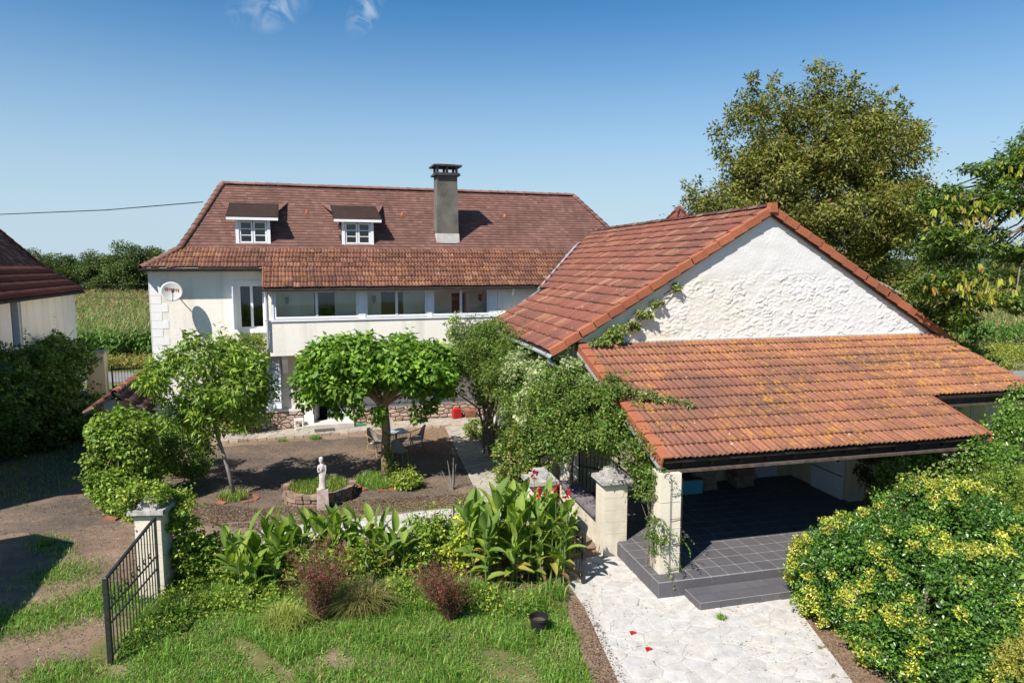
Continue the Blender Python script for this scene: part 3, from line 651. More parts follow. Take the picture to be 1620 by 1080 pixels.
def shutter(u, z0, z1, ang, wid=0.46, mat='blueshutter'):
    t = Matrix.Translation((u, -0.035, 0)) @ Matrix.Rotation(ang, 4, 'Z')
    o = MB().box(0, wid, -0.035, 0.0, z0, z1, t).box(0.02, wid - 0.02, -0.055, -0.036, z0 + 0.25, z0 + 0.35, t).box(0.02, wid - 0.02, -0.055, -0.036, z1 - 0.35, z1 - 0.25, t).build('shutter', M[mat], house)
    MB().box(0.03, wid - 0.08, -0.064, -0.056, z1 - 0.315, z1 - 0.285, t).build('hinge', M['iron'], o)
    MB().box(0.03, wid - 0.08, -0.064, -0.056, z0 + 0.285, z0 + 0.315, t).build('hinge', M['iron'], o)
shutter(UW[0] - 0.05, UW[2], UW[3] - 0.05, math.radians(-104), 0.42)
shutter(UW[1] + 0.06, UW[2], UW[3] - 0.05, math.radians(-82), 0.42)
shutter(LW[1] + 0.03, LW[2], LW[3], math.radians(-24), 0.46)
shutter(LW[0] - 0.03, LW[2], LW[3], math.radians(204), 0.46)
# ---- front door with pilasters
for a, b in ((5.10, 5.40), (6.52, 6.84)):
    MB().box(a, b, -0.09, -0.002, 0.14, 2.62).box(a - 0.03, b + 0.03, -0.12, -0.003, 0.12, 0.62).build('door_pilaster', M['quoin'], house)
MB().box(5.05, 6.89, -0.11, -0.002, 2.622, 2.80).build('door_lintel', M['quoin'], house)
d = MB().box(5.95, 6.49, 0.12, 0.17, 0.31, 2.48).build('door', M['white'], house)
MB().box(6.03, 6.41, 0.10, 0.118, 0.45, 1.25).box(6.03, 6.41, 0.10, 0.118, 1.35, 2.35).build('door_panel', M['white'], d)
MB().box(5.99, 6.01, 0.06, 0.118, 1.30, 1.42).build('handle', M['iron'], d)
t = Matrix.Translation((5.45, 0.18, 0)) @ Matrix.Rotation(math.radians(70), 4, 'Z')
MB().box(0, 0.52, -0.04, 0.0, 0.31, 2.48, t).build('door', M['white'], house)
# ---- gallery: floor, parapet, frames, inner doors
gal = MB().box(3.98, 14.2, -1.30, -0.003, 3.08, 3.22).box(3.98, 14.2, -1.30, -1.18, 3.222, 4.36).box(3.98, 4.08, -1.178, -0.003, 3.222, 5.44).build('gallery', M['cream'], house)
w = MB(); w.box(12.45, 14.2, -1.30, -1.18, 4.362, 5.46); w.build('gallery_wall', M['cream'], house)
for u in (4.36, 8.6, 12.4): MB().slab([(u, -0.003, 2.30), (u, -0.003, 3.075), (u, -1.15, 3.075), (u, -1.15, 2.92), (u, -0.35, 2.62), (u, -0.18, 2.30)], (0.2, 0, 0)).build('corbel', M['white'], house)
for (a, b) in ((4.16, 7.10), (7.36, 9.66), (9.86, 12.10)):
    f = casement(house, 'gallery_window', a, b, 4.40, 5.44, -1.27, 2, 0, 0.075)
for a, b in ((4.085, 4.155), (7.105, 7.355), (9.665, 9.855), (12.105, 12.44)):
    MB().box(a, b, -1.295, -1.20, 4.362, 5.45).build('gallery_post', M['white'], house)
MB().box(4.05, 12.44, -1.34, -1.302, 4.31, 4.385).build('gallery_sill', M['white'], house)
for (a, b, c, e) in GD[:2]:
    MB().box(a, a + 0.05, 0.14, 0.2, c, e).box(b - 0.05, b, 0.14, 0.2, c, e).box(a + 0.05, b - 0.05, 0.14, 0.2, e - 0.05, e).build('inner_door_frame', M['darkwood'], house)
for u in (4.55, 7.75, 12.0): 
    MB().box(u, u + 0.12, -0.12, -0.002, 4.92, 5.14).box(u + 0.03, u + 0.09, -0.16, -0.122, 4.86, 5.0).build('wall_lamp', M['iron'], house)
MB().box(4.1, 14.1, -1.17, -0.005, 5.405, 5.44).build('gallery_ceiling', M['white'], house)
MB().box(4.1, 12.4, -1.17, -0.005, 3.225, 3.24).build('gallery_floor', M['cement'], house)
# ---- roof decks
z_sk = lambda v: 6.93 - 0.58 * (0.8 - v); z_up = lambda v: 6.93 + 0.81 * (v - 0.8)
RV = 4.15; RZ = z_up(RV)
UL = 2.2; UR = 17.9
roof = MB()
def deck(pts): roof.slab([(x, y, z - 0.02) for x, y, z in pts], (0, 0, -0.10))
deck([(0.95, 0.8, z_sk(0.8)), (19.3, 0.8, z_sk(0.8)), (UR, RV, RZ), (UL, RV, RZ)])
deck([(-0.12, -0.42, z_sk(-0.42)), (3.86, -0.42, z_sk(-0.42)), (3.86, 0.8, z_sk(0.8)), (0.95, 0.8, z_sk(0.8))])
deck([(3.86, -1.62, z_sk(-1.62)), (14.6, -1.62, z_sk(-1.62)), (19.3, 0.8, z_sk(0.8)), (3.86, 0.8, z_sk(0.8))])
roof.slab([(0.95, 0.8, 6.91), (UL, RV, RZ - 0.02), (UL, RV + 0.3, RZ - 0.02), (0.95, 7.7, 6.91)], (0, 0, -0.1))
roof.slab([(-0.3, -0.42, 6.2), (0.95, 0.8, 6.91), (0.95, 7.7, 6.91), (-0.3, 8.8, 6.2)], (0, 0, -0.1))
roof.slab([(UL, RV + 0.001, RZ - 0.02), (UR, RV + 0.001, RZ - 0.02), (19.8, 7.7, 6.9), (0.95, 7.7, 6.9)], (0, 0, -0.1))
roof.slab([(UR, RV, RZ - 0.02), (19.6, 0.8, 6.91), (20.2, 4, 6.6), (19.8, 7.7, 6.9)], (0, 0, -0.1))
roof = roof.build('roof', M['darkwood'], house)
# upper plain tiles (roof slope frame), dormers and chimney stand in front of them
su = nrm(np.array([0, 1, 0.81])); Lup = (RV - 0.8) * math.sqrt(1 + 0.81 ** 2)
def span_up(r):
    t = r / 24; return (0.95 + (UL - 0.95) * t - 0.02, 19.3 + (UR - 19.3) * t)
def cut_up(x, y):
    v = 0.8 + y / math.sqrt(1 + 0.81 ** 2)
    for c in (3.46, 7.36):
        if abs(x - c) < 0.60 and 1.05 < v < 2.4: return False
    return not (10.62 < x < 11.48 and 1.1 < v < 1.9)
tile_slope(roof, 'plain_tile', M['tile_upper'], (0, 0.8, 6.93), (1, 0, 0), su, 0.19, Lup / 24, 24, span_up, flat=True, cut=cut_up, seed=21, stagger=True, lift=0.024)
ss = nrm(np.array([0, 1, 0.58])); q_ = math.sqrt(1 + 0.58 ** 2)
def span_sk(r):
    v = -1.62 + r * 2.42 / 8
    a = 3.86 if v < -0.43 else -0.12 + (v + 0.42) * 0.877
    return (a, 14.6 + (v + 1.62) * 1.94)
tile_slope(roof, 'roof_tile', M['tile_skirt'], (0, -1.62, z_sk(-1.62)), (1, 0, 0), ss, 0.25, 2.42 * q_ / 8, 8, span_sk, seed=22, jitter=0.01, roll=0.03,
           top=300, key=lambda p: (p[0] - 9) ** 2 * 0.02 + p[1] ** 2 + (10 if p[0] > 15 else 0))
# left hip tiles and ridge tiles
def ridge_run(parent, name, pts, r, ln, mat, flat=0.75, over=0.03):
    for a, b in zip(pts, pts[1:]):
        a = Vector(a); b = Vector(b); L_ = (b - a).length; k = max(1, int(round(L_ / ln))); dr = (b - a).normalized()
        side = dr.cross(Vector((0, 0, 1))).normalized(); up = side.cross(dr).normalized(); l = L_ / k
        V = []; n = 7
        for (t, rr) in ((0, r * 1.08), (l + over, r * 0.94)):
            for i in range(n): an = math.pi * i / (n - 1); V.append((math.cos(an) * rr, t, math.sin(an) * rr * flat + (0.012 if t == 0 else 0)))
        F = [(i, i + 1, n + i + 1, n + i)[::-1] for i in range(n - 1)]
        V += [(x * 0.86, y, z * 0.86) for x, y, z in V[:n]]; F += [(i, 2 * n + i, 2 * n + i + 1, i + 1)[::-1] for i in range(n - 1)]
        me = bpy.data.meshes.new(name); me.from_pydata(V, [], F); me.materials.append(mat); me.polygons.foreach_set('use_smooth', [i < n - 1 for i in range(len(F))])
        at = me.attributes.new('rnd', 'FLOAT', 'POINT')
        for i in range(k):
            o = link_mesh(name, me, parent); p = a + dr * l * i
            m = Matrix.Identity(4); m.col[0][:3] = side; m.col[1][:3] = dr; m.col[2][:3] = up; m.col[3][:3] = p + Vector((0, 0, rnd.uniform(-0.006, 0.006))); o.matrix_local = m
ridge_run(roof, 'ridge_tile', [(UL, RV, RZ + 0.02), (UR, RV, RZ + 0.02)], 0.13, 0.42, M['tile_upper'])
ridge_run(roof, 'hip_tile', [(-0.16, -0.42, z_sk(-0.42)), (0.40, 0.2, z_sk(0.2)), (0.95, 0.8, 6.96), (1.45, 2.1, z_up(2.1) + 0.02), (UL, RV, RZ + 0.03)], 0.12, 0.36, M['tile_upper'])
ridge_run(roof, 'hip_tile', [(19.45, 0.6, 6.85), (UR, RV, RZ + 0.02)], 0.11, 0.36, M['tile_upper'])
# verge of the gallery roof (left edge step) and gutters
MB().box(3.80, 3.855, -1.64, -0.43, z_sk(-1.62) - 0.0, z_sk(-1.62) + 0.02, Matrix.Identity(4)).build('verge_trim', M['darkwood'], roof)
MB().slab([(3.84, -1.62, z_sk(-1.62) - 0.10), (3.84, -0.42, z_sk(-0.42) - 0.10), (3.84, -0.42, z_sk(-0.42) + 0.05), (3.84, -1.62, z_sk(-1.62) + 0.05)], (-0.04, 0, 0)).build('verge_board', M['tile_verge'], roof)
def gutter(parent, a, b, r, mat, name='gutter'):
    a = Vector(a); b = Vector(b); dr = (b - a).normalized(); side = dr.cross(Vector((0, 0, 1))).normalized(); V = []; n = 7
    for p in (a, b):
        for rr in (r, r * 0.9):
            for i in range(n): an = math.pi + math.pi * i / (n - 1); V.append(tuple(p + side * math.cos(an) * rr + Vector((0, 0, math.sin(an) * rr))))
    F = []
    for i in range(n - 1):
        F += [(i, i + 1, 2 * n + i + 1, 2 * n + i), (n + i + 1, n + i, 3 * n + i, 3 * n + i + 1), (i, n + i, n + i + 1, i + 1), (2 * n + i, 2 * n + i + 1, 3 * n + i + 1, 3 * n + i)]
    F += [(0, 2 * n, 3 * n, n), (n - 1, 2 * n - 1, 4 * n - 1, 3 * n - 1)]
    return MB().add(V, F).build(name, mat, parent)
gutter(house, (-0.22, -0.50, 6.20), (3.84, -0.50, 6.20), 0.07, M['darkgutter'])
gutter(house, (3.80, -1.71, 5.48), (14.4, -1.71, 5.48), 0.07, M['darkgutter'])
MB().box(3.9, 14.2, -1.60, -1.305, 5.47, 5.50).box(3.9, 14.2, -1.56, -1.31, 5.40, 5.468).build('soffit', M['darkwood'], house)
MB().box(-0.1, 3.85, -0.40, -0.10, 6.205, 6.225).build('soffit', M['white_render'], house)
MB().tube([(3.93, -1.66, 5.42), (3.93, -1.40, 5.22), (3.93, -1.36, 5.1), (3.93, -1.36, 3.4), (3.93, -0.12, 3.0), (3.93, -0.10, 0.9)], 0.04, 8).build('downpipe', M['zinc'], house)
MB().tube([(13.0, -1.66, 5.44), (13.0, -1.60, 5.30), (13.0, -1.42, 5.15)], 0.045, 8).build('downpipe', M['white'], house)
# ---- dormers
for c in (3.46, 7.36):
    dm = MB().box(c - 0.60, c - 0.53, 1.12, 2.6, 7.10, 8.05).box(c + 0.53, c + 0.60, 1.12, 2.6, 7.10, 8.05).box(c - 0.53, c + 0.53, 2.3, 2.4, 7.1, 8.0).build('dormer', M['darkwood'], house)
    MB().box(c - 0.62, c + 0.62, 1.03, 1.115, 7.04, 7.14).box(c - 0.62, c - 0.50, 1.05, 1.118, 7.142, 8.02).box(c + 0.50, c + 0.62, 1.05, 1.118, 7.142, 8.02).build('dormer_frame', M['white'], dm)
    f = MB()
    for k in (0, 1):
        a = c - 0.49 + k * 0.50; b = a + 0.48
        f.box(a, a + 0.06, 1.08, 1.12, 7.15, 7.98).box(b - 0.06, b, 1.08, 1.12, 7.15, 7.98).box(a + 0.06, b - 0.06, 1.08, 1.12, 7.15, 7.21).box(a + 0.06, b - 0.06, 1.08, 1.12, 7.92, 7.98)
        for j in (1, 2): zz = 7.21 + 0.71 * j / 3; f.box(a + 0.061, b - 0.061, 1.09, 1.115, zz - 0.015, zz + 0.015)
        MB().box(a + 0.06, b - 0.06, 1.122, 1.128, 7.2, 7.94).build('pane', M['glass'], dm)
    f.build('casement', M['white'], dm)
    dz = lambda v: 8.13 + 0.33 * (v - 0.92)
    MB().slab([(c - 0.93, 0.92, 8.12), (c + 0.93, 0.92, 8.12), (c + 0.93, 3.0, 8.80), (c - 0.93, 3.0, 8.80)], (0, 0, -0.05)).build('dormer_roof', M['darkwood'], dm)
    MB().box(c - 0.92, c + 0.92, 0.87, 0.915, 8.00, 8.10).build('dormer_fascia', M['white'], dm)
    dh = thing  # (dormer tiles, one run per dormer)
    sd = nrm(np.array([0, 1, 0.33]))
    tile_slope(dm, 'dormer_tile', M['tile_dormer'], (c - 0.94, 0.90, 8.12), (1, 0, 0), sd, 0.125, 0.145, 15, lambda r: (0, 1.88), flat=True, seed=int(c * 10), stagger=True, lift=0.018)
    wl = []
    for sgn in (-1, 1):
        p = [(c + sgn * 0.93, 1.9, 8.45), (c + sgn * 0.93, 3.02, 8.83), (c + sgn * 1.30, 3.2, 8.885)]
        MB().poly(p if sgn < 0 else p[::-1]).build('dormer_wing', M['tile_upper'], dm)
# ---- chimney
ch = MB().frustum(11.05, 1.6, 7.25, 9.98, 0.46, 0.38, 0.42, 0.36).build('chimney', M['chimney'], house)
MB().frustum(11.05, 1.6, 7.20, 7.62, 0.49, 0.41, 0.47, 0.395).build('chimney_flashing', M['cement'], ch)
MB().box(10.52, 11.58, 1.12, 2.08, 9.98, 10.06).box(10.56, 11.54, 1.16, 2.04, 10.062, 10.10).build('chimney_shelf', M['chimneycap'], ch)
for dx in (-0.40, 0.0, 0.40):
    for dy in (-0.30, 0.30):
        MB().box(11.05 + dx - 0.045, 11.05 + dx + 0.045, 1.6 + dy - 0.05, 1.6 + dy + 0.05, 10.102, 10.34).build('chimney_post', M['chimney'], ch)
MB().box(10.46, 11.64, 1.06, 2.14, 10.342, 10.41).frustum(11.05, 1.6, 10.412, 10.46, 0.5, 0.45, 0.3, 0.28).build('chimney_slab', M['chimneycap'], ch)
# roof ventilation tiles
for u, v in ((5.5, 2.55), (9.4, 2.55), (14.0, 2.6), (0.0, 0)):
    if u: MB().slab([(u - 0.1, v, z_up(v) + 0.03), (u + 0.1, v, z_up(v) + 0.03), (u, v, z_up(v) + 0.14)], (0, 0.2, 0.10)).build('vent_tile', M['tile_verge'], roof)
# ---- satellite dish on the wall: hangs on the house, a thing of its own
dish = thing('satellite_dish', 'round white satellite dish with rust patches on the cream house wall', 'satellite dish', HW(0.80, -0.60, 5.40), HR)
T = Matrix.Rotation(math.radians(14), 4, 'Z') @ Matrix.Rotation(math.radians(68), 4, 'X')
prof = [(0.001, -0.075), (0.12, -0.068), (0.22, -0.048), (0.30, -0.022), (0.36, 0.0), (0.36, 0.012), (0.30, -0.010), (0.2, -0.04), (0.001, -0.063)]
m = MB(); m.lathe([(r, z) for r, z in prof], n=28); m.v = [tuple(T @ Vector(p)) for p in m.v]; dd = m.build('reflector', M['dish'], dish, True)
for k in range(7):
    xx = -0.2 + k * 0.068; y0 = 0.17 - 0.012 * k; h_ = 0.10 + 0.05 * rnd.random()
    pts = [(xx - 0.02, y0), (xx + 0.022, y0 + 0.01), (xx + 0.028, y0 - h_ * 0.6), (xx + 0.008, y0 - h_), (xx - 0.012, y0 - h_ * 0.7)]
    def onz(x, y): r = math.hypot(x, y); return -0.060 + 0.055 * (r / 0.32) ** 2 * 1.0
    MB().poly([tuple(T @ Vector((x, y, onz(x, y) + 0.012))) for x, y in pts]).build('rust_patch', M['rust'], dd)
MB().tube([T @ Vector((0, -0.36, 0)), T @ Vector((0.0, -0.30, 0.22)), T @ Vector((0, -0.10, 0.36))], 0.012, 6).build('feed_arm', M['iron'], dish)
MB().box(-0.04, 0.04, -0.16, -0.06, 0.32, 0.42, T).build('receiver', M['fascia'], dish)
MB().tube([(0, 0.08, 0), (0.0, 0.35, -0.05), (0, 0.598, -0.05)], 0.02, 6).build('wall_bracket', M['zinc'], dish)

# ================================================================== BARN with open porch
BR = math.radians(14)
barn = thing('barn', 'white gabled barn with red tiled roof and a long lichen-covered lean-to porch roof', 'barn', (2.9, 12.72, 0), BR)
def BW(x, y, z): return (2.9 + x * math.cos(BR) - y * math.sin(BR), 12.72 + x * math.sin(BR) + y * math.cos(BR), z)
GY = 4.95
zl = lambda y: 2.6 + 0.343 * y
zb = lambda x: 4.15 + 0.5955 * (min(x, 11.66 - x) + 0.8 if x > 5.43 else x + 0.8)
# gable: rubble stones under thick white render, really proud of each other
g = np.random.default_rng(5)
st = 0.026; gx = np.arange(0.0, 11.0 + st, st); gz = np.arange(4.20, 7.64, st)
cs = 0.25; ch_ = 0.10
ncx = int(11.5 / cs) + 4; ncz = int(3.7 / ch_) + 5
PX = (np.arange(ncx)[None, :] - 1 + 0.5 * (np.arange(ncz)[:, None] % 2) + g.uniform(-0.55, 0.55, (ncz, ncx))) * cs
PZ = 4.1 + (np.arange(ncz)[:, None] - 1 + g.uniform(-0.38, 0.38, (ncz, ncx))) * ch_
PH = g.random((ncz, ncx))
X, Z = np.meshgrid(gx, gz)
F1 = np.full(X.shape, 9.0); F2 = np.full(X.shape, 9.0); HH = np.zeros(X.shape)
ci = np.floor((X) / cs).astype(int) + 1; cj = np.floor((Z - 4.1) / ch_).astype(int) + 1
wx_ = X + 0.04 * np.sin(Z * 23) + 0.03 * np.sin(X * 13 + Z * 9); wz_ = Z + 0.022 * np.sin(X * 17 + 3) + 0.014 * np.sin(X * 31 + Z * 11)
for dj in (-2, -1, 0, 1, 2):
    for di in (-2, -1, 0, 1, 2):
        a = np.clip(ci + di, 0, ncx - 1); b = np.clip(cj + dj, 0, ncz - 1)
        dd_ = np.hypot((wx_ - PX[b, a]) / cs, (wz_ - PZ[b, a]) / ch_)
        nearer = dd_ < F1; F2 = np.where(nearer, F1, np.minimum(F2, dd_)); HH = np.where(nearer, PH[b, a], HH); F1 = np.where(nearer, dd_, F1)
edge = np.clip((F2 - F1) / 0.4, 0, 1); prof_ = edge * edge * (3 - 2 * edge)
amp = np.clip((6.15 + 0.15 * np.sin(X * 1.3) - Z) / 0.25, 0.0, 1)
nz1 = np.sin(X * 5.1 + 2 * np.sin(Z * 3.7)) * np.sin(Z * 6.3 + 1.7 * np.sin(X * 2.9)) * 0.006 + g.normal(0, 0.0016, X.shape)
Dp = amp * prof_ * (0.005 + 0.020 * HH) + (1 - amp) * 0.012 + nz1
fill = np.clip((np.sin(X * 1.9 + 1) * np.sin(Z * 2.3 + X * 0.7) - 0.25) * 2.5, 0, 1) * amp; Dp = Dp * (1 - 0.45 * fill) + 0.006 * fill
top = np.minimum(zb(0) * 0 + 4.15 + 0.5955 * (X + 0.8), 4.15 + 0.5955 * (11.66 - X)) - 0.10
Zc = np.minimum(Z, top)
V = np.stack([X, GY - 0.03 - Dp, Zc], -1).reshape(-1, 3); nx_ = len(gx); nz_ = len(gz)
I = (np.arange(nz_ - 1)[:, None] * nx_ + np.arange(nx_ - 1)[None, :])
keep = (Z[:-1, :-1] < np.maximum(top[:-1, :-1], top[:-1, 1:]))
I = I[keep]
link_mesh('gable_wall', npmesh('gable_wall', V, np.stack([I, I + 1, I + nx_ + 1, I + nx_], 1), M['gable'], smooth=True), barn)
MB().slab([(0.0, GY, 0), (11.4, GY, 0), (11.4, GY, 4.30), (5.43, GY, 7.72), (0.0, GY, 4.55)], (0, 0.3, 0)).build('wall', M['cream_old'], barn)
MB().box(-0.02, 0.30, GY + 0.302, 12.2, 0, 4.45).build('side_wall', M['white_render'], barn)
MB().box(11.1, 11.4, GY + 0.302, 17, 0, 4.3).build('side_wall', M['white_render'], barn)
MB().box(0.3, 11.1, 14.0, 14.3, 0, 4.3).build('back_wall', M['white_render'], barn)
# barn roof
LB = 6.23 * math.sqrt(1 + 0.5955 ** 2); sb = nrm(np.array([1, 0, 0.5955]))
decks = MB()
Y0 = 4.76
decks.slab([(-0.8, Y0, 4.12), (5.43, Y0, 7.83), (5.43, 18.6, 7.83), (3.7, 16.7, 4.12 + 0.5955 * 4.5), (1.3, 13.1, 4.12 + 0.5955 * 2.1), (-0.8, 12.3, 4.12)], (0, 0, -0.12))
decks.slab([(5.431, Y0, 7.83), (11.66, Y0, 4.12), (11.66, 18.6, 4.12), (5.431, 18.6, 7.83)], (0, 0, -0.12))
broof = decks.build('roof', M['darkwood'], barn)
def cut_b(x, y):                                            # x runs against the y axis from the far end
    X_ = -0.8 + y / math.sqrt(1 + 0.5955 ** 2); Y_ = 18.6 - x
    lim = 12.45 if X_ < 1.3 else 13.0 + (X_ - 1.3) * 1.38
    return Y_ < lim and Y_ > Y0 + 0.14
tile_slope(broof, 'roof_tile', M['tile_barn'], (-0.8, 18.6, 4.15), (0, -1, 0), sb, 0.25, LB / 17, 17, lambda r: (0, 18.6 - Y0 - 0.02), top=300, cut=cut_b,
           key=lambda p: math.hypot(p[0] - 3, p[1] + 8) + 0.4 * abs(p[0] - 3.0), seed=31, jitter=0.012, roll=0.024, lift=0.05)
tile_slope(broof, 'far_slope_tile', M['tile_barn'], (11.66, Y0, 4.15), (0, 1, 0), nrm(np.array([-1, 0, 0.5955])), 0.25, LB / 17, 17, lambda r: (0, 13.9), seed=32, lift=0.045, roll=0.022)
ridge_run(broof, 'ridge_tile', [(5.43, Y0 + 0.15, 7.87), (5.43, 18.4, 7.87)], 0.12, 0.42, M['tile_old'])
# verge tiles up both rakes (box shaped, bright orange)
def verge(parent, name, a, b, k, out, mat, width=0.20, drop=0.20, thick=0.03):
    """L-shaped verge tiles from a to b; out = horizontal unit vector pointing out of the roof"""
    a = Vector(a); b = Vector(b); out = Vector(out); L_ = (b - a).length / k; dr = (b - a).normalized(); up = out.cross(dr)
    if up.z < 0: up = -up
    V = []
    for t, lf in ((0.0, 0.030), (L_ + 0.03, 0.0)):
        for (o_, h_) in ((-width, lf + 0.02), (0.0, lf + 0.045), (0.02, lf + 0.02), (0.02, lf - drop), (0.0, lf - drop), (0.0, lf), (-width, lf)):
            V.append(out * o_ + up * h_ + dr * t)
    n = 7; F = [(i, (i + 1) % n, n + (i + 1) % n, n + i) for i in range(n)] + [tuple(range(n))[::-1], tuple(range(n, 2 * n))]
    me = bpy.data.meshes.new(name); me.from_pydata([tuple(v) for v in V], [], F); me.materials.append(mat)
    me.attributes.new('rnd', 'FLOAT', 'POINT')
    for i in range(k):
        o = link_mesh(name, me, parent); o.location = a + dr * (L_ * i) + Vector((rnd.uniform(-.006, .006), 0, rnd.uniform(-.006, .006)))
verge(broof, 'verge_tile', (-0.82, Y0, 4.14), (5.36, Y0, 4.15 + 0.5955 * 6.18), 16, (0, -1, 0), M['tile_verge'], 0.24, 0.17)
verge(broof, 'verge_tile', (11.68, Y0, 4.14), (5.50, Y0, 4.15 + 0.5955 * 6.18), 16, (0, -1, 0), M['tile_verge'], 0.24, 0.17)
MB().frustum(5.43, Y0 + 0.03, 7.72, 7.98, 0.12, 0.10, 0.09, 0.10).build('apex_tile', M['tile_verge'], broof)
MB().slab([(-0.75, Y0 + 0.06, 3.95), (5.43, Y0 + 0.06, 7.63), (5.43, Y0 + 0.06, 7.82), (-0.75, Y0 + 0.06, 4.12)], (0, 0.03, 0)).build('bargeboard', M['fascia'], barn)
MB().slab([(11.61, Y0 + 0.06, 3.95), (5.431, Y0 + 0.06, 7.63), (5.431, Y0 + 0.06, 7.82), (11.61, Y0 + 0.06, 4.12)], (0, 0.03, 0)).build('bargeboard', M['fascia'], barn)
gutter(barn, (-0.88, 4.62, 4.07), (-0.88, 12.3, 4.12), 0.075, M['zinc'])
gutter(barn, (-0.88, 12.28, 4.14), (1.35, 12.98, 5.42), 0.05, M['zinc'], 'valley_flashing')
MB().slab([(1.25, 13.1, 5.42), (1.4, 13.15, 5.50), (5.3, 18.5, 7.88), (5.15, 18.6, 7.80)], (0, 0, -0.05)).build('valley_flashing', M['zinc'], barn)
MB().tube([(-0.86, 4.75, 4.0), (-0.80, 4.75, 3.85), (-0.25, 4.78, 3.45), (-0.12, 4.8, 3.2), (-0.12, 4.8, 0.1)], 0.045, 8).build('downpipe', M['zinc'], barn)

# ---- lean-to roof
slp = nrm(np.array([0, 1, 0.343])); LL = 5.0 * math.sqrt(1 + 0.343 ** 2); gl_ = LL / 12
ld = MB()
ld.slab([(0.03, 0.04, zl(0.04) - 0.03), (7.78, 0.04, zl(0.04) - 0.03), (7.78, 1.66, zl(1.66) - 0.03), (11.2, 1.66, zl(1.66) - 0.03), (11.2, 4.94, zl(4.94) - 0.03), (0.03, 4.94, zl(4.94) - 0.03)], (0, 0, -0.06))
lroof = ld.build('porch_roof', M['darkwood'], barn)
tile_slope(lroof, 'roof_tile', M['tile_porch'], (0, 0, 2.6), (1, 0, 0), slp, 0.245, gl_, 12, lambda r: (0.16, 7.82) if r < 4 else (0.16, 11.3), top=300,
           key=lambda p: math.hypot(p[0] - 1.0, (p[1] + 4)) , seed=41, jitter=0.008, roll=0.034, lift=0.042)
for r in range(12):                                          # box-shaped verge tiles stepping down the left edge
    y0 = r * gl_; p0 = np.array([0, 0, 2.6]) + slp * y0; L_ = gl_
    a = Vector(p0); d_ = Vector(slp); up = Vector((0, -slp[2], slp[1]))
    V = []
    for t, lf in ((0, 0.055), (L_ + 0.02, 0.022)):
        for (ox, h_) in ((-0.03, -0.19), (-0.035, lf - 0.02), (-0.015, lf + 0.012), (0.17, lf + 0.012), (0.17, lf - 0.02), (0.0, lf - 0.02), (0.0, -0.19)):
            V.append(a + d_ * t + up * h_ + Vector((ox, 0, 0)))
    n = 7; MB().add(V, [(i, (i + 1) % n, n + (i + 1) % n, n + i)[::-1] for i in range(n)] + [tuple(range(n)), tuple(range(n, 2 * n))[::-1]]).build('verge_tile', M['tile_verge'], lroof)
MB().slab([(7.83, 0.02, 2.44), (7.83, 1.66, 3.0), (7.83, 1.66, 3.20), (7.83, 0.02, 2.66)], (0.04, 0, 0)).build('verge_board', M['tile_verge'], lroof)
MB().slab([(-0.015, 0.05, 2.36), (-0.015, 4.9, 4.02), (-0.015, 4.9, 4.10), (-0.015, 0.05, 2.43)], (-0.03, 0, 0)).build('verge_flashing', M['zinc'], lroof)
MB().box(0.02, 7.8, 0.17, 0.21, 2.31, 2.56).build('fascia_board', M['darkwood'], barn)  # near-black: shade below the tile edge is painted into the board
MB().box(0.02, 7.8, 0.06, 0.168, 2.31, 2.36).build('fascia_lip', M['fascia'], barn)
MB().box(7.9, 11.2, 1.82, 1.86, 2.86, 3.12).box(7.9, 11.2, 1.72, 1.818, 2.86, 2.91).build('fascia_board', M['fascia'], barn)
MB().box(0.9, 11.0, 4.86, 4.915, zl(4.9) + 0.00, zl(4.9) + 0.06).build('wall_flashing', M['cement'], barn)
for k in range(12): 
    x = 0.45 + k * 0.62
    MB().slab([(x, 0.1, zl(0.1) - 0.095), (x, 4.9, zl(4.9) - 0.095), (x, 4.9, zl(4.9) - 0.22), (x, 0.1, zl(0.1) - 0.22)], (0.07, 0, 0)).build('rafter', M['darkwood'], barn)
# ---- porch platform, floor tiles, step
plat = MB().box(-0.21, 8.3, -0.34, GY - 0.03, 0.0, 0.338).build('porch_floor', M['grout'], barn)
tl = 0.37; cnt = 0
tme = MB().frustum(0, 0, 0, 0.012, tl / 2 - 0.010, tl / 2 - 0.016, tl / 2 - 0.013, tl / 2 - 0.019).mesh('floor_tile', M['tilefloor'])
fme = MB().box(-tl / 2 + 0.008, tl / 2 - 0.008, 0, 0.012, 0.015, 0.325).mesh('riser_tile', M['tilefloor'])
far_t = MB()
for j in range(14):
    for i in range(22):
        x = -0.215 + tl * (i + 0.5); y = -0.345 + tl * (j + 0.5)
        if y > GY - 0.2 or (x > 7.0 and y > 3): continue
        if cnt < 290: o = link_mesh('floor_tile', tme, plat); o.location = (x, y, 0.338); cnt += 1
        else: far_t.frustum(x, y, 0.338, 0.350, tl / 2 - 0.010, tl / 2 - 0.016, tl / 2 - 0.013, tl / 2 - 0.019)
if far_t.f: far_t.build('floor_tiles', M['tilefloor'], plat, kind='stuff')
for i in range(22): o = link_mesh('riser_tile', fme, plat); o.location = (-0.215 + tl * (i + 0.5), -0.352, 0)
for j in range(6): o = link_mesh('riser_tile', fme, plat); o.location = (-0.222, -0.345 + tl * (j + 0.5), 0); o.rotation_euler = (0, 0, -math.pi / 2)
stp = MB().box(0.33, 2.42, -0.93, -0.366, 0.0, 0.160).build('porch_step', M['grout'], barn)
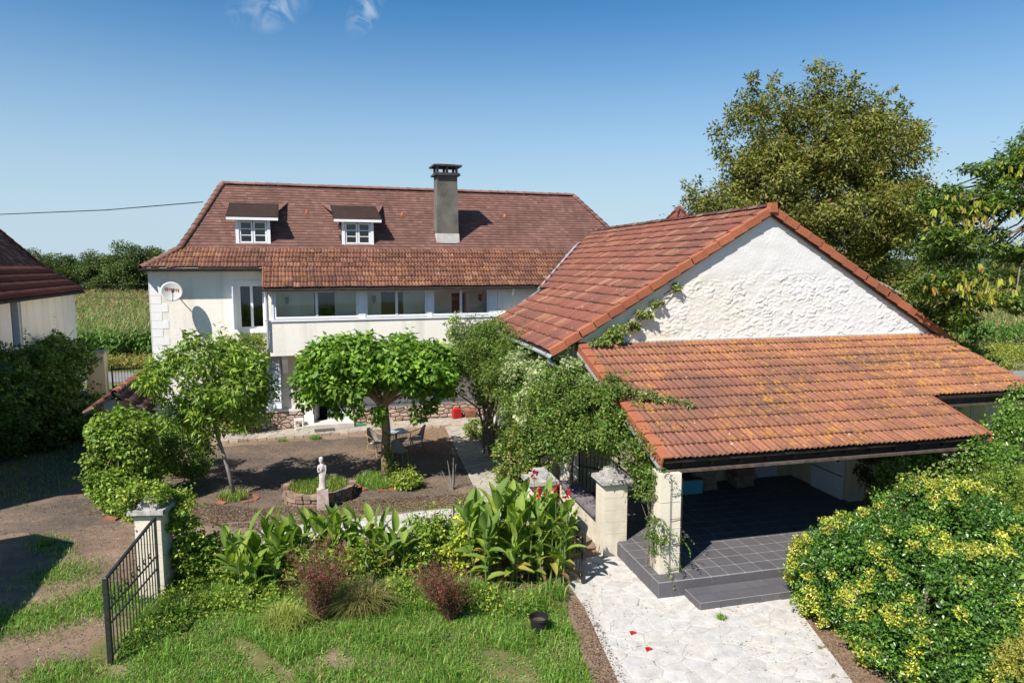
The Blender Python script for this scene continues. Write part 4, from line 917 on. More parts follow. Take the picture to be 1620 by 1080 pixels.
for i in range(5):
    for j in range(2):
        w_ = 2.09 / 5; MB().box(0.33 + w_ * i + 0.006, 0.33 + w_ * (i + 1) - 0.006, -0.925 + j * 0.28 + 0.004, -0.925 + (j + 1) * 0.28 - 0.008, 0.160, 0.172).build('step_tile', M['tilefloor'], stp)
    MB().box(0.33 + w_ * i + 0.006, 0.33 + w_ * (i + 1) - 0.006, -0.942, -0.931, 0.004, 0.155).build('step_riser_tile', M['tilefloor'], stp)
MB().box(0.318, 0.329, -0.925, -0.37, 0.004, 0.155).build('step_riser_tile', M['tilefloor'], stp)
# ---- front column (three rendered blocks) with a bit of rope netting round it
colm = MB().box(-0.06, 0.36, -0.05, 0.37, 0.352, 2.34).build('column', M['pillarblock'], barn)
for z in (0.75, 1.25, 1.78): MB().box(-0.066, 0.366, -0.056, 0.376, z, z + 0.012).build('column_joint', M['cement'], colm)
wr = MB()
for z in (0.45, 0.95, 1.45, 1.95): wr.tube([(0.13, -0.085, z), (0.37, -0.07, z)], 0.006, 5)
for x in (0.13, 0.37): wr.tube([(x, -0.08, 0.38), (x, -0.08, 2.25)], 0.006, 5)
wr.build('plant_wire', M['iron'], colm)
MB().box(7.20, 7.50, 0.9, 1.2, 0.352, 2.5).build('column', M['cream_old'], barn)
# ---- porch back wall pieces
MB().box(0.32, 11.05, GY - 0.034, GY - 0.002, 0.352, 4.15).build('porch_back_wall', M['cream_old'], barn)
MB().box(6.45, 6.75, 2.55, GY - 0.04, 0.352, 3.2).box(6.76, 11.1, 2.55, 2.8, 0.0, 3.2).build('porch_side_room', M['cream_old'], barn)
dw = MB().box(6.36, 6.42, 2.7, 3.9, 0.36, 2.3).build('storeroom_door', M['door_white'], barn)
for z in (0.95, 1.65): MB().box(6.345, 6.358, 2.72, 3.88, z, z + 0.02).build('door_groove', M['darkwood'], dw)
MB().box(6.33, 6.358, 2.85, 2.92, 1.3, 1.36).build('handle', M['iron'], dw)
MB().box(5.2, 6.0, GY - 0.08, GY - 0.036, 0.36, 2.5).build('inner_door', M['door_white'], barn)
for px in (3.35, 4.55):                                      # two rough stone piers at the back
    base_ = MB().box(px - 0.2, px + 0.2, 4.25, 4.6, 0.352, 3.4).build('stone_pier', M['mortar_purple'], barn)
    z = 0.36
    while z < 2.2:
        hh = rnd.uniform(0.13, 0.26); wv_ = rnd.uniform(0.0, 0.09)
        MB().frustum(px + rnd.uniform(-.03, .03), 4.42, z, z + hh - 0.015, 0.27 + wv_, 0.24, 0.25 + wv_, 0.22).build('stone', M['planterstone'], base_); z += hh
# side room window under the right-hand roof
MB().box(9.0, 10.6, 2.50, 2.548, 1.6, 2.8).build('window', M['blueshutter'], barn)
for k in range(3): MB().box(9.06 + k * 0.52, 9.06 + k * 0.52 + 0.44, 2.485, 2.499, 1.66, 2.74).build('window_pane', M['glass'], barn)
# ---- left front: pilaster, low wall with slate coping
MB().box(-0.40, -0.03, 4.72, 5.12, 0.0, 3.35).build('pilaster', M['cream_pale'], barn)
# furniture in the porch
bx = thing('storage_crate', 'blue fronted crate standing in the shade at the back of the porch', 'crate', BW(2.75, 4.0, 0.352), BR)
MB().box(-0.42, 0.42, 0.0, 0.4, 0.0, 0.40).build('body', M['twig'], bx)
MB().box(-0.36, 0.40, -0.02, -0.002, 0.03, 0.38).build('front_board', M['bluebox'], bx)
bx = thing('cabinet', 'dark low cabinet behind the blue crate in the porch', 'cabinet', BW(2.55, 4.62, 0.352), BR)
MB().box(-0.62, 0.55, -0.15, 0.2, 0.0, 0.72).build('body', M['darkwood'], bx)
MB().box(-0.65, 0.58, -0.18, 0.22, 0.722, 0.76).build('top', M['darkwood'], bx)

# far pyramid roof peeping over the barn ridge
pk = thing('roof_turret', 'small red pyramid roof peeping over the barn ridge', 'roof', (6.3, 26.2, 6.5), math.radians(14))
MB().frustum(0, 0, -6.45, 0.3, 0.9, 0.9, 0.9, 0.9).build('wall', M['white_render'], pk)
MB().frustum(0, 0, 0.3, 1.95, 1.2, 1.2, 0.03, 0.03).build('roof', M['tile_old_red'], pk)
for k in range(4):
    an = math.pi / 4 + k * math.pi / 2
    ridge_run(pk, 'hip_tile', [(1.2 * math.cos(an) * 1.41, 1.2 * math.sin(an) * 1.41, 0.32), (0, 0, 1.97)], 0.08, 0.35, M['tile_old_red'])
# ================================================================== LEFT BUILDING
LO = Vector((-19.6, 30.6, 0)); LA = HR
lb = thing('outbuilding', 'cream outbuilding with an old dark tiled roof at the left edge', 'house', (-19.9, 30.6, 0.12), LA)
# local: +x out of the wall into the yard (east), y along the wall away from camera
w = MB()
def wallx(mb, x0, x1, y0, y1, z0, z1, holes):
    ys = sorted({y0, y1, *[h[0] for h in holes], *[h[1] for h in holes]}); zs = sorted({z0, z1, *[h[2] for h in holes], *[h[3] for h in holes]})
    for a, b in zip(ys, ys[1:]):
        for c, d in zip(zs, zs[1:]):
            m_ = ((a + b) / 2, (c + d) / 2)
            if not any(h[0] < m_[0] < h[1] and h[2] < m_[1] < h[3] for h in holes): mb.box(x0, x1, a, b, c, d)
wallx(w, -0.35, 0, -16.4, 1.0, 0, 5.12, [(-6.6, -5.6, 3.2, 4.95)])
w.box(-7, -0.352, 0.7, 1.0, 0, 5.12).box(-7, -0.352, -16.4, -16.1, 0, 5.12)
w.build('wall', M['cream'], lb)
MB().box(-0.34, -0.30, -6.6, -5.6, 3.2, 4.95).build('window', M['unlit_room'], lb)  # flat dark panel, the unlit room painted in
MB().box(-0.28, -0.06, -5.70, -5.602, 3.2, 4.95).build('shutter', M['blueshutter'], lb)
lr = MB().slab([(0.35, -16.7, 5.0), (0.35, 1.35, 5.0), (-1.1, 0.75, 6.1), (-1.1, -16.2, 6.1)], (0, 0, -0.1)).slab([(-1.1, -16.2, 6.1), (-1.1, 0.75, 6.1), (-3.6, -1.6, 9.3), (-3.6, -13.5, 9.3)], (0, 0, -0.1)).slab([(0.35, 1.35, 5.0), (-7.3, 1.35, 5.0), (-6.1, 0.75, 6.1), (-1.1, 0.75, 6.1)], (0, 0, -0.1)).slab([(-1.1, 0.75, 6.1), (-6.1, 0.75, 6.1), (-3.6, -1.6, 9.3)], (0, 0, -0.1)).slab([(0.35, -16.7, 5.0), (-1.1, -16.2, 6.1), (-3.6, -13.5, 9.3), (-6.1, -16.2, 6.1), (-7.3, -16.7, 5.0)], (0, 0, -0.1)).slab([(-3.6, -1.6, 9.3), (-6.1, 0.75, 6.1), (-6.1, -16.2, 6.1), (-3.6, -13.5, 9.3)], (0, 0, -0.1)).build('roof', M['darkwood'], lb)
s1 = nrm(np.array([-1.45, 0, 1.1])); tile_slope(lr, 'roof_tile', M['tile_old_red'], (0.35, -16.7, 5.03), (0, 1, 0), s1, 0.25, 1.82 / 4, 4, lambda r: (0.12 * r, 18.05 - 0.15 * r), seed=51, roll=0.03, lift=0.05)
s2 = nrm(np.array([-2.5, 0, 3.2])); tile_slope(lr, 'plain_tile', M['tile_old'], (-1.1, -16.2, 6.13), (0, 1, 0), s2, 0.20, 4.06 / 22, 22, lambda r: (0.12 * r, 16.95 - 2.35 * r / 22 - 0.0), flat=True, seed=52, stagger=True, lift=0.03, jitter=0.012)
ridge_run(lr, 'hip_tile', [(0.35, 1.35, 5.03), (-1.1, 0.75, 6.15), (-3.6, -1.6, 9.36)], 0.11, 0.38, M['tile_old_red'])
# a second outbuilding beyond the frame on the left, whose corner shadow lies on the drive
sh = thing('shed', 'cream shed with tiled roof standing out of frame to the left of the drive', 'shed', (-12.95, 11.5, 0), LA)
MB().box(-4, 0, -5.5, -0.4, 0, 4.9).build('wall', M['cream'], sh)
MB().slab([(0.3, -5.8, 4.9), (0.3, -0.1, 4.9), (-2, -0.1, 6.6), (-2, -5.8, 6.6)], (0, 0, -0.12)).slab([(-2.001, -5.8, 6.6), (-2.001, -0.1, 6.6), (-4.3, -0.1, 4.9), (-4.3, -5.8, 4.9)], (0, 0, -0.12)).build('roof', M['tile_old_red'], sh)

# gate post beside it, iron gate to the road
pl = thing('gate_pillar', 'pale rendered pillar beside the far iron gate by the left outbuilding', 'pillar', (-18.9, 30.9, 0), HR)
MB().box(-0.45, 0.3, -0.3, 0.3, 0, 2.35).build('shaft', M['cream_old'], pl)
MB().box(-0.5, 0.35, -0.35, 0.35, 2.352, 2.45).build('cap', M['capstone'], pl)
fg = thing('yard_gate', 'black iron double gate opening onto the road in front of the maize', 'gate', (-18.4, 31.0, 0), HR)
for x0, sd in ((0, 1), (1.75, 1)):
    lf = MB().box(x0, x0 + 0.06, -0.03, 0.03, 0.05, 1.75).box(x0 + 1.62, x0 + 1.68, -0.03, 0.03, 0.05, 1.75).box(x0 + 0.06, x0 + 1.62, -0.02, 0.02, 1.55, 1.60).box(x0 + 0.06, x0 + 1.62, -0.02, 0.02, 0.75, 0.80).box(x0 + 0.06, x0 + 1.62, -0.012, 0.012, 0.1, 0.75).build('gate_leaf', M['iron'], fg)
    for k in range(12): MB().box(x0 + 0.16 + k * 0.125, x0 + 0.178 + k * 0.125, -0.009, 0.009, 0.80, 1.72).build('bar', M['iron'], lf)

# ---- little tiled well shelter in front of it
ws = thing('tiled_shelter', 'low tiled shelter with drooping eaves on a yellow post, behind the leafy hedge column', 'shelter', (-12.95, 22.0, -0.22), HR)
MB().box(-0.16, 0.16, 0.1, 0.45, 0, 2.1).build('post', M['cream_old'], ws)
MB().box(-0.16, 0.16, 5.2, 5.5, 0, 2.1).build('post', M['cream_old'], ws)
MB().box(-0.04, 0.04, -0.2, 5.9, 2.25, 2.36).build('ridge_beam', M['darkwood'], ws)
for sg in (-1, 1):
    rf = MB().slab([(0, -0.25, 2.42), (0, 6.0, 2.42), (sg * 0.95, 6.0, 1.72), (sg * 0.95, -0.25, 1.72)], (0, 0, -0.05)).build('roof_side', M['darkwood'], ws)
    e_ = (0, sg, 0); org = (sg * 0.95, -0.27 if sg > 0 else 6.0, 1.74)
    tile_slope(rf, 'roof_tile', M['tile_old'], org, e_, nrm(np.array([-sg * 0.95, 0, 0.70])), 0.26, 1.18 / 3, 3, lambda r: (0, 6.2), seed=60 + sg, roll=0.05, lift=0.06, top=80, key=lambda p: p[1])
ridge_run(ws, 'ridge_tile', [(0, -0.32, 2.43), (0, 6.0, 2.43)], 0.13, 0.42, M['tile_barn'])
tag(MB().box(-0.36, -0.02, -0.06, 0.098, 1.62, 1.96).build('meter_box', M['cement']), 'square pale meter box fixed to the post of the tiled shelter', 'box').matrix_world = Matrix.Translation((-12.95, 22.0, 0)) @ Matrix.Rotation(HR, 4, 'Z')

# ================================================================== PILLARS, GATES, FENCE
def pillar(label, x, y, rot, w_, h, mat, cap=0.09, top=0.16, blocks=True, group='rendered gate pillars'):
    p = thing('gate_pillar', label, 'pillar', (x, y, 0), rot, group)
    hh = w_ / 2; n = 6; z = 0; bh = h / n
    MB().box(-hh, hh, -hh, hh, 0, h).build('shaft', mat, p)
    for k in range(1, n): MB().box(-hh - 0.003, hh + 0.003, -hh - 0.003, hh + 0.003, k * bh, k * bh + 0.008).build('joint', M['cement'], p)
    cp = MB().frustum(0, 0, h, h + 0.05, hh + 0.03, hh + 0.03, hh + cap, hh + cap).frustum(0, 0, h + 0.052, h + 0.052 + top * 0.5, hh + cap, hh + cap, hh + cap - 0.01, hh + cap - 0.01).build('cap', M['capstone'], p)
    MB().frustum(0, 0, h + 0.053 + top * 0.5, h + 0.053 + top, hh * 0.85, hh * 0.85, hh * 0.80, hh * 0.80).frustum(0, 0, h + 0.054 + top, h + 0.054 + top * 1.7, hh * 0.62, hh * 0.62, hh * 0.52, hh * 0.52).build('cap_block', M['capstone'], cp)
    return p
pillar('pale block pillar with stepped grey cap beside the tiled porch floor', 2.18, 14.50, math.radians(14), 0.52, 1.60, M['pillarblock'])
pillar('weathered pillar with grey capstone behind the red canna flowers', 0.62, 14.65, math.radians(14), 0.50, 1.52, M['pillarblock'])
pillar('ivy-topped pillar holding the open black gate', -6.87, 12.62, math.radians(4), 0.48, 1.62, M['pillarblock'])
lw = MB().slab([(1.95, 14.75, 0), (2.15, 14.8, 0), (1.55, 17.3, 0), (1.30, 17.25, 0)], (0, 0, 0.72))
lwo = thing('low_wall', 'low cream wall with slate coping between the pillar and the barn', 'wall', (0, 0, 0))
lw.build('wall', M['pillarblock'], lwo)
MB().slab([(1.80, 14.74, 0.722), (2.25, 14.84, 0.722), (1.65, 17.32, 0.722), (1.18, 17.2, 0.722)], (0, 0, 0.05)).build('coping', M['coping'], lwo)
# small cream garden wall ends near the walk
gw = thing('garden_wall', 'short white rendered garden wall under the ivy beside the courtyard walk', 'wall', (-0.02, 23.8, 0), math.radians(14))
MB().box(-0.24, 0.2, 0, 2.0, 0, 1.02).build('wall', M['white_render'], gw)
MB().box(-0.75, -0.245, 0.9, 1.2, 0, 0.35).build('low_end', M['white_render'], gw)
# planted iron trellis gate under the ivy
ig = thing('side_gate', 'black iron gate in shade under the ivy next to the barn corner', 'gate', (1.72, 17.35, 0), math.radians(-35))
f_ = MB().box(0, 0.05, -0.02, 0.02, 0.1, 2.1).box(1.15, 1.2, -0.02, 0.02, 0.1, 2.1).box(0.05, 1.15, -0.015, 0.015, 2.05, 2.1).box(0.05, 1.15, -0.015, 0.015, 0.2, 0.25).box(0.05, 1.15, -0.015, 0.015, 1.1, 1.15).build('frame', M['iron'], ig)
for k in range(9): MB().box(0.14 + k * 0.11, 0.155 + k * 0.11, -0.008, 0.008, 0.25, 2.05).build('bar', M['iron'], ig)

def scroll_gate(name, label, loc, rot, width, h0, h1, nb, group):
    """wrought gate leaf: hinge side height h1, free side h0, straight sloping top rail"""
    gt = thing(name, label, 'gate', loc, rot, group); top = lambda x: h1 + (h0 - h1) * x / width
    MB().box(width - 0.07, width, -0.035, 0.035, 0.02, h0).frustum(width - 0.035, 0, h0, h0 + 0.02, 0.035, 0.035, 0.01, 0.01).build('end_post', M['iron'], gt)
    MB().box(0, 0.045, -0.02, 0.02, 0.06, h1).build('hinge_post', M['iron'], gt)
    MB().slab([(0.045, -0.02, top(0) - 0.045), (width - 0.07, -0.02, top(width) - 0.045), (width - 0.07, -0.02, top(width)), (0.045, -0.02, top(0))], (0, 0.04, 0)).build('top_rail', M['iron'], gt)
    for z in (0.08, 0.62, 0.86): MB().box(0.045, width - 0.07, -0.012, 0.012, z, z + 0.025).build('rail', M['iron'], gt)
    for k in range(nb):
        x = 0.045 + (width - 0.115) * (k + 1) / (nb + 1)
        MB().box(x - 0.008, x + 0.008, -0.008, 0.008, 0.10, top(x) - 0.04).build('bar', M['iron'], gt)
        if k < nb - 1 and k % 2 == 0:
            xc = x + (width - 0.115) / (nb + 1); pts = []
            for i in range(15): a = i / 14 * 2.2 * math.pi; r = 0.075 * (1 - i / 18); pts.append((xc + r * math.cos(a), -0.016, 0.97 + r * math.sin(a)))
            MB().tube(pts, 0.010, 5).build('scroll', M['iron'], gt)
    return gt
scroll_gate('wrought_gate', 'open black wrought iron gate with scrolls, hinged on the ivy-topped pillar', (-6.66, 12.30, 0.03), math.radians(-82), 2.15, 1.42, 1.62, 15, None)
gt = scroll_gate('garden_gate', 'small black iron gate standing open behind the tall canna leaves', (0.82, 14.3, 0.02), math.radians(-66), 1.5, 1.06, 1.24, 10, None)
# wire fence between the pillars
wf = thing('wire_fence', 'thin green wire mesh fence behind the flower bed', 'fence', (-6.6, 13.1, 0), math.atan2(1.35, 7.1))
for k in range(5): MB().tube([(0.2 + k * 1.75, 0, 0), (0.2 + k * 1.75, 0, 1.22)], 0.018, 6).build('post', M['iron'], wf)
m = MB()
for k in range(9): m.tube([(0, 0, 0.1 + k * 0.13), (7.2, 0, 0.1 + k * 0.13)], 0.0025, 3, False)
for k in range(56): m.tube([(0.05 + k * 0.128, 0, 0.05), (0.05 + k * 0.128, 0, 1.16)], 0.0025, 3, False)
m.build('wire_mesh', M['zinc'], wf, kind='stuff')

# ================================================================== COURTYARD THINGS
# bistro set
def bistro_chair(label, x, y, rot):
    c = thing('bistro_chair', label, 'chair', (x, y, 0.01), rot, 'rattan bistro chairs round the table')
    st_ = MB().lathe([(0.21, 0.43), (0.235, 0.44), (0.235, 0.46), (0.20, 0.468)], n=16).build('seat', M['weave'], c, True)
    MB().tube([(0.235 * math.cos(a), 0.235 * math.sin(a), 0.445) for a in [i * math.pi / 8 for i in range(17)]], 0.015, 5, False).build('seat_rim', M['rattan'], c)
    for sx in (-1, 1):
        MB().tube([(sx * 0.17, -0.16, 0.44), (sx * 0.21, -0.21, 0.0)], [0.016, 0.013], 6).build('leg', M['rattan'], c)
        MB().tube([(sx * 0.15, 0.17, 0.44), (sx * 0.20, 0.25, 0.0)], [0.016, 0.013], 6).build('leg', M['rattan'], c)
        MB().tube([(sx * 0.20, -0.18, 0.45), (sx * 0.27, -0.16, 0.60), (sx * 0.285, 0.02, 0.665), (sx * 0.25, 0.22, 0.74)], 0.014, 6).build('arm', M['rattan'], c)
        MB().tube([(sx * 0.20, -0.20, 0.10), (sx * 0.12, -0.17, 0.30), (sx * 0.02, -0.17, 0.40)], 0.009, 5).build('brace', M['rattan'], c)
        MB().tube([(sx * 0.205, -0.18, 0.22), (sx * 0.195, 0.22, 0.22)], 0.009, 5).build('stretcher', M['rattan'], c)
    V = []; nx = 10; nz = 7
    for j in range(nz):
        t = j / (nz - 1)
        for i in range(nx):
            s_ = -1 + 2 * i / (nx - 1); a = s_ * (1.15 - 0.25 * t); top_ = 0.90 - 0.16 * abs(s_) ** 2.2
            V.append((0.27 * math.sin(a) * (1.0 - 0.1 * t), 0.25 * math.cos(a) * 0.95 + 0.07 * t, 0.47 + (top_ - 0.47) * t))
    F = [(j * nx + i, j * nx + i + 1, (j + 1) * nx + i + 1, (j + 1) * nx + i) for j in range(nz - 1) for i in range(nx - 1)]
    o = len(V); V += [(x_ * 0.95, y_ * 0.95, z_) for x_, y_, z_ in V]; F += [tuple(o + q for q in f[::-1]) for f in F]
    MB().add(V, F).build('backrest', M['weave'], c, True)
    MB().tube([V[i] for i in [j * nx for j in range(nz)] + [(nz - 1) * nx + i for i in range(1, nx)] + [j * nx + nx - 1 for j in range(nz - 2, -1, -1)]], 0.014, 6).build('back_frame', M['rattan'], c)
    return c
bistro_chair('rattan chair left of the courtyard table, turned side-on', -4.55, 22.25, math.radians(62))
bistro_chair('rattan chair right of the courtyard table with its tall back outward', -3.25, 22.75, math.radians(-72))
bistro_chair('rattan chair nearest the camera, half hidden by the mulberry trunk', -3.55, 21.15, math.radians(165))
bistro_chair('rattan chair on the house side of the courtyard table', -4.35, 23.75, math.radians(20))
tb = thing('bistro_table', 'grey square bistro table under the umbrella-shaped mulberry', 'table', (-3.92, 22.6, 0.01), math.radians(30))
MB().box(-0.36, 0.36, -0.36, 0.36, 0.71, 0.735).build('tabletop', M['tabletop'], tb)
MB().lathe([(0.05, 0.705), (0.032, 0.6), (0.03, 0.12), (0.05, 0.06)], n=10).build('pedestal', M['iron'], tb)
for k in range(4):
    a = k * math.pi / 2 + 0.785; MB().tube([(0.03 * math.cos(a), 0.03 * math.sin(a), 0.10), (0.30 * math.cos(a), 0.30 * math.sin(a), 0.02)], [0.02, 0.014], 5).build('foot', M['iron'], tb)
# stool, can, sweeper
stl = thing('stool', 'small white stool with a potted plant beside the front door', 'stool', HW(4.87, -0.35, 0.14), HR)
MB().box(-0.17, 0.17, -0.14, 0.14, 0.36, 0.40).build('seat', M['white'], stl)
for sx in (-1, 1):
    for sy in (-1, 1): MB().box(sx * 0.14 - 0.02, sx * 0.14 + 0.02, sy * 0.11 - 0.02, sy * 0.11 + 0.02, 0, 0.358).build('leg', M['white'], stl)
MB().box(-0.12, 0.12, -0.12, -0.10, 0.08, 0.11).build('stretcher', M['white'], stl)
jc = thing('jerrycan', 'red plastic jerrycan standing against the stone plinth of the house', 'jerrycan', HW(11.0, -0.30, 0.14), HR + 0.2)
MB().box(-0.17, 0.17, -0.10, 0.10, 0, 0.36).frustum(0, 0, 0.36, 0.41, 0.17, 0.10, 0.12, 0.06).build('body', M['red'], jc)
MB().tube([(-0.11, 0, 0.40), (-0.09, 0, 0.47), (0.03, 0, 0.47), (0.05, 0, 0.40)], 0.015, 6).build('handle', M['red'], jc)
MB().lathe([(0.035, 0.40), (0.035, 0.46), (0.02, 0.47)], cx=0.12, n=10).build('cap', M['blackpot'], jc)
tb2 = thing('planter_box', 'terracotta box beside the red jerrycan at the foot of the house wall', 'planter', HW(11.55, -0.28, 0.14), HR)
MB().frustum(0, 0, 0, 0.30, 0.18, 0.14, 0.24, 0.17).build('body', M['terracotta'], tb2)
gsw = thing('dustpan', 'green long-handled dustpan left by the door step', 'dustpan', HW(7.15, -0.42, 0.14), HR + 0.1)
MB().slab([(-0.2, -0.1, 0.01), (0.2, -0.1, 0.01), (0.17, 0.12, 0.01), (-0.17, 0.12, 0.01)], (0, 0, 0.05)).build('pan', M['green_plastic'], gsw)
MB().tube([(-0.15, 0.1, 0.05), (-0.2, 0.32, 0.95)], 0.011, 6).build('handle', M['iron'], gsw)
# black pot in the lawn
pt = thing('plant_pot', 'black plastic pot on the grass in front of the cannas', 'pot', (0.46, 11.15, 0.01))
MB().lathe([(0.115, 0), (0.155, 0.26), (0.17, 0.265), (0.17, 0.30), (0.155, 0.30), (0.145, 0.24), (0.10, 0.05)], n=20).build('body', M['blackpot'], pt, False)
MB().lathe([(0.001, 0.20), (0.14, 0.21)], n=16).build('soil', M['soil'], pt)
# round raised planter
PCX, PCY = -5.32, 18.25
rp = thing('stone_planter', 'low round dry-stone planter full of grass behind the statue', 'planter', (PCX, PCY, 0.008))
for cse in range(3):
    n = 33 - 2 * cse
    for k in range(n):
        a0 = 2 * math.pi * (k + 0.5 * (cse % 2)) / n; a1 = a0 + 2 * math.pi / n * 0.93
        if cse == 2 and 0.25 < (a0 % (2 * math.pi)) < 1.1: continue
        ri, ro = 0.80 + rnd.uniform(-.03, .02), 0.97 + rnd.uniform(-.04, .04); z0 = cse * 0.105; z1 = z0 + 0.088 + rnd.uniform(-0.014, 0.014) + (0.012 if cse == 2 else 0)
        a0 += rnd.uniform(-.03, .03); pts = [(ri * math.cos(a0), ri * math.sin(a0)), (ro * math.cos(a0), ro * math.sin(a0)), (ro * 1.01 * math.cos((a0 + a1) / 2), ro * 1.01 * math.sin((a0 + a1) / 2)), (ro * math.cos(a1), ro * math.sin(a1)), (ri * math.cos(a1), ri * math.sin(a1))]
        MB().slab([(x, y, z1) for x, y in pts], (0, 0, z0 - z1)).build('stone', M['planterstone'], rp)
MB().lathe([(0.80, 0.0), (0.80, 0.24)], n=24).build('soil', M['soil'], rp)
g = np.random.default_rng(77)
def grass(g, n, sample, h, w_, cols, bend=0.5, zf=None):
    P = sample(n); k = len(P); a = g.uniform(0, 2 * math.pi, k); L_ = h * g.uniform(0.45, 1.3, k)
    D = np.stack([np.cos(a), np.sin(a), np.zeros(k)], 1); lean = g.uniform(0.05, bend, k)[:, None]
    S = np.stack([-np.sin(a), np.cos(a), np.zeros(k)], 1) * (w_ * g.uniform(0.6, 1.3, k))[:, None] / 2
    m1 = P + (D * lean * 0.4 + np.array([0, 0, 0.6])) * L_[:, None]; tip = P + (D * lean * 1.3 + np.array([0, 0, 0.95])) * L_[:, None]; tip[:, 2] -= (lean[:, 0] ** 2) * L_ * 0.5
    V = np.stack([P - S, P + S, m1 + S * 0.8, m1 - S * 0.8, tip], 1).reshape(-1, 3); b = np.arange(k) * 5
    F = np.concatenate([np.stack([b, b + 1, b + 2], 1), np.stack([b, b + 2, b + 3], 1), np.stack([b + 3, b + 2, b + 4], 1)])
    return V, F, np.repeat(np.clip(pick_cols(g, k, cols, 0.2), 0.005, 0.9), 5, 0)
GC = [(0.075, 0.15, 0.025, 5), (0.11, 0.20, 0.035, 5), (0.16, 0.25, 0.05, 2.5), (0.30, 0.26, 0.11, 0.8), (0.05, 0.10, 0.02, 3)]
def disc(cx, cy, r, z=0.0):
    def f(n): a = g.uniform(0, 2 * math.pi, n); q = r * np.sqrt(g.random(n)); return np.stack([cx + q * np.cos(a), cy + q * np.sin(a), np.full(n, z)], 1)
    return f
fol_obj('grass', grass(g, 3500, disc(0, 0, 0.8, 0.23), 0.14, 0.012, GC), M['leaf'], rp, kind='stuff')
# statue on pedestal
sx_, sy_ = -4.93, 17.22
ped = thing('pedestal', 'square lichened stone pedestal under the white garden statue', 'pedestal', (sx_, sy_, 0.01), HR)
MB().frustum(0, 0, 0, 0.52, 0.15, 0.15, 0.135, 0.135).build('block', M['pedestal'], ped)
stt = thing('statue', 'small white statue of a draped standing woman on the pedestal', 'statue', (sx_, sy_, 0.531), 0.1)
m = MB(); n = 28
prof = [(0.105, 0.0), (0.108, 0.03), (0.085, 0.05), (0.085, 0.12), (0.080, 0.22), (0.084, 0.32), (0.088, 0.40), (0.066, 0.47), (0.062, 0.50), (0.072, 0.56), (0.080, 0.61), (0.072, 0.645), (0.036, 0.665), (0.032, 0.69), (0.040, 0.705), (0.052, 0.74), (0.055, 0.775), (0.047, 0.81), (0.026, 0.835), (0.004, 0.842)]
for r, z in prof:
    for k in range(n):
        a = 2 * math.pi * k / n; fold = 1 + (0.075 * math.sin(a * 9 + z * 7) if 0.04 < z < 0.46 else 0.0); dep = 0.72 if 0.05 < z < 0.66 else 0.95
        shift = 0.016 * math.sin((z - 0.1) * 6)
        m.v.append((r * fold * math.cos(a) + shift, r * fold * dep * math.sin(a), z))
for i in range(len(prof) - 1):
    for k in range(n): m.f.append((i * n + k, i * n + (k + 1) % n, (i + 1) * n + (k + 1) % n, (i + 1) * n + k)); m.mi.append(0)
m.f.append(tuple(range(n))[::-1]); m.mi.append(0)
m.tube([(-0.075, 0, 0.628), (-0.098, 0.0, 0.54), (-0.080, -0.050, 0.46), (-0.015, -0.078, 0.52), (0.01, -0.07, 0.57)], [0.024, 0.021, 0.018, 0.015, 0.012], 8)
m.tube([(0.080, 0, 0.628), (0.100, 0.0, 0.53), (0.092, -0.03, 0.42), (0.075, -0.05, 0.34)], [0.024, 0.021, 0.017, 0.013], 8)
m.tube([(0, -0.052, 0.765), (0, -0.064, 0.750), (0, -0.050, 0.742)], [0.006, 0.009, 0.005], 5)
m.build('figure', M['statue'], stt, True)
mh = MB().lathe([(0.056, 0.76), (0.062, 0.79), (0.055, 0.825), (0.03, 0.85), (0.004, 0.856)], cx=-0.012, cy=0.012, n=14).lathe([(0.012, 0.77), (0.028, 0.79), (0.026, 0.815), (0.008, 0.83)], cx=-0.012, cy=0.075, n=10)
mh.build('hair', M['statue'], stt, True)
# brick ring round the small tree, a few loose bricks
tr_ = thing('brick_edging', 'ring of red edging tiles round the foot of the slim tree', 'edging', (-7.45, 17.95, 0.012))
for k in (0, 1, 2, 4, 5, 6, 8):
    a = 2 * math.pi * k / 9; 
    t = Matrix.Translation((0.50 * math.cos(a) + rnd.uniform(-.05, .05), 0.40 * math.sin(a), 0)) @ Matrix.Rotation(a + math.pi / 2 + rnd.uniform(-.3, .3), 4, 'Z') @ Matrix.Rotation(rnd.uniform(-.15, .25), 4, 'X')
    MB().box(-0.13, 0.13, -0.065, 0.065, -0.015, 0.03, t).build('brick', M['terracotta'], tr_)
tr_ = thing('brick_edging', 'broken red edging bricks at the foot of the umbrella-shaped tree', 'edging', (-3.65, 19.2, 0.012))
for k in (0, 1, 3, 4, 6):
    a = -2.7 + k * 0.38; t = Matrix.Translation((0.8 * math.cos(a), 0.65 * math.sin(a), 0)) @ Matrix.Rotation(a + math.pi / 2 + rnd.uniform(-.4, .4), 4, 'Z') @ Matrix.Rotation(rnd.uniform(-.1, .25), 4, 'Y')
    MB().box(-0.13, 0.13, -0.06, 0.06, 0.0, 0.05, t).build('brick', M['terracotta'], tr_)
tag(MB().box(-0.17, 0.17, -0.12, 0.12, 0, 0.05).build('brick', M['terracotta']), 'red flat brick lying at the foot of the leafy hedge column', 'brick').location = (-10.0, 16.45, 0.006)
# dry cut stems standing by the walk
dsr = thing('dead_shrub', 'bare cut stems of a dead shrub beside the courtyard walk', 'shrub', (-1.68, 18.75, 0.0))
for k, (a, b, h) in enumerate(((-0.08, 0.0, 0.85), (0.06, 0.02, 0.75), (0.02, -0.05, 0.95), (-0.18, 0.03, 0.55))):
    MB().tube([(a * 0.3, b, 0), (a, b + 0.03, h * 0.5), (a * 1.7, b - 0.02, h)], [0.022, 0.018, 0.008], 6).build('stem', M['bark_grey'], dsr)
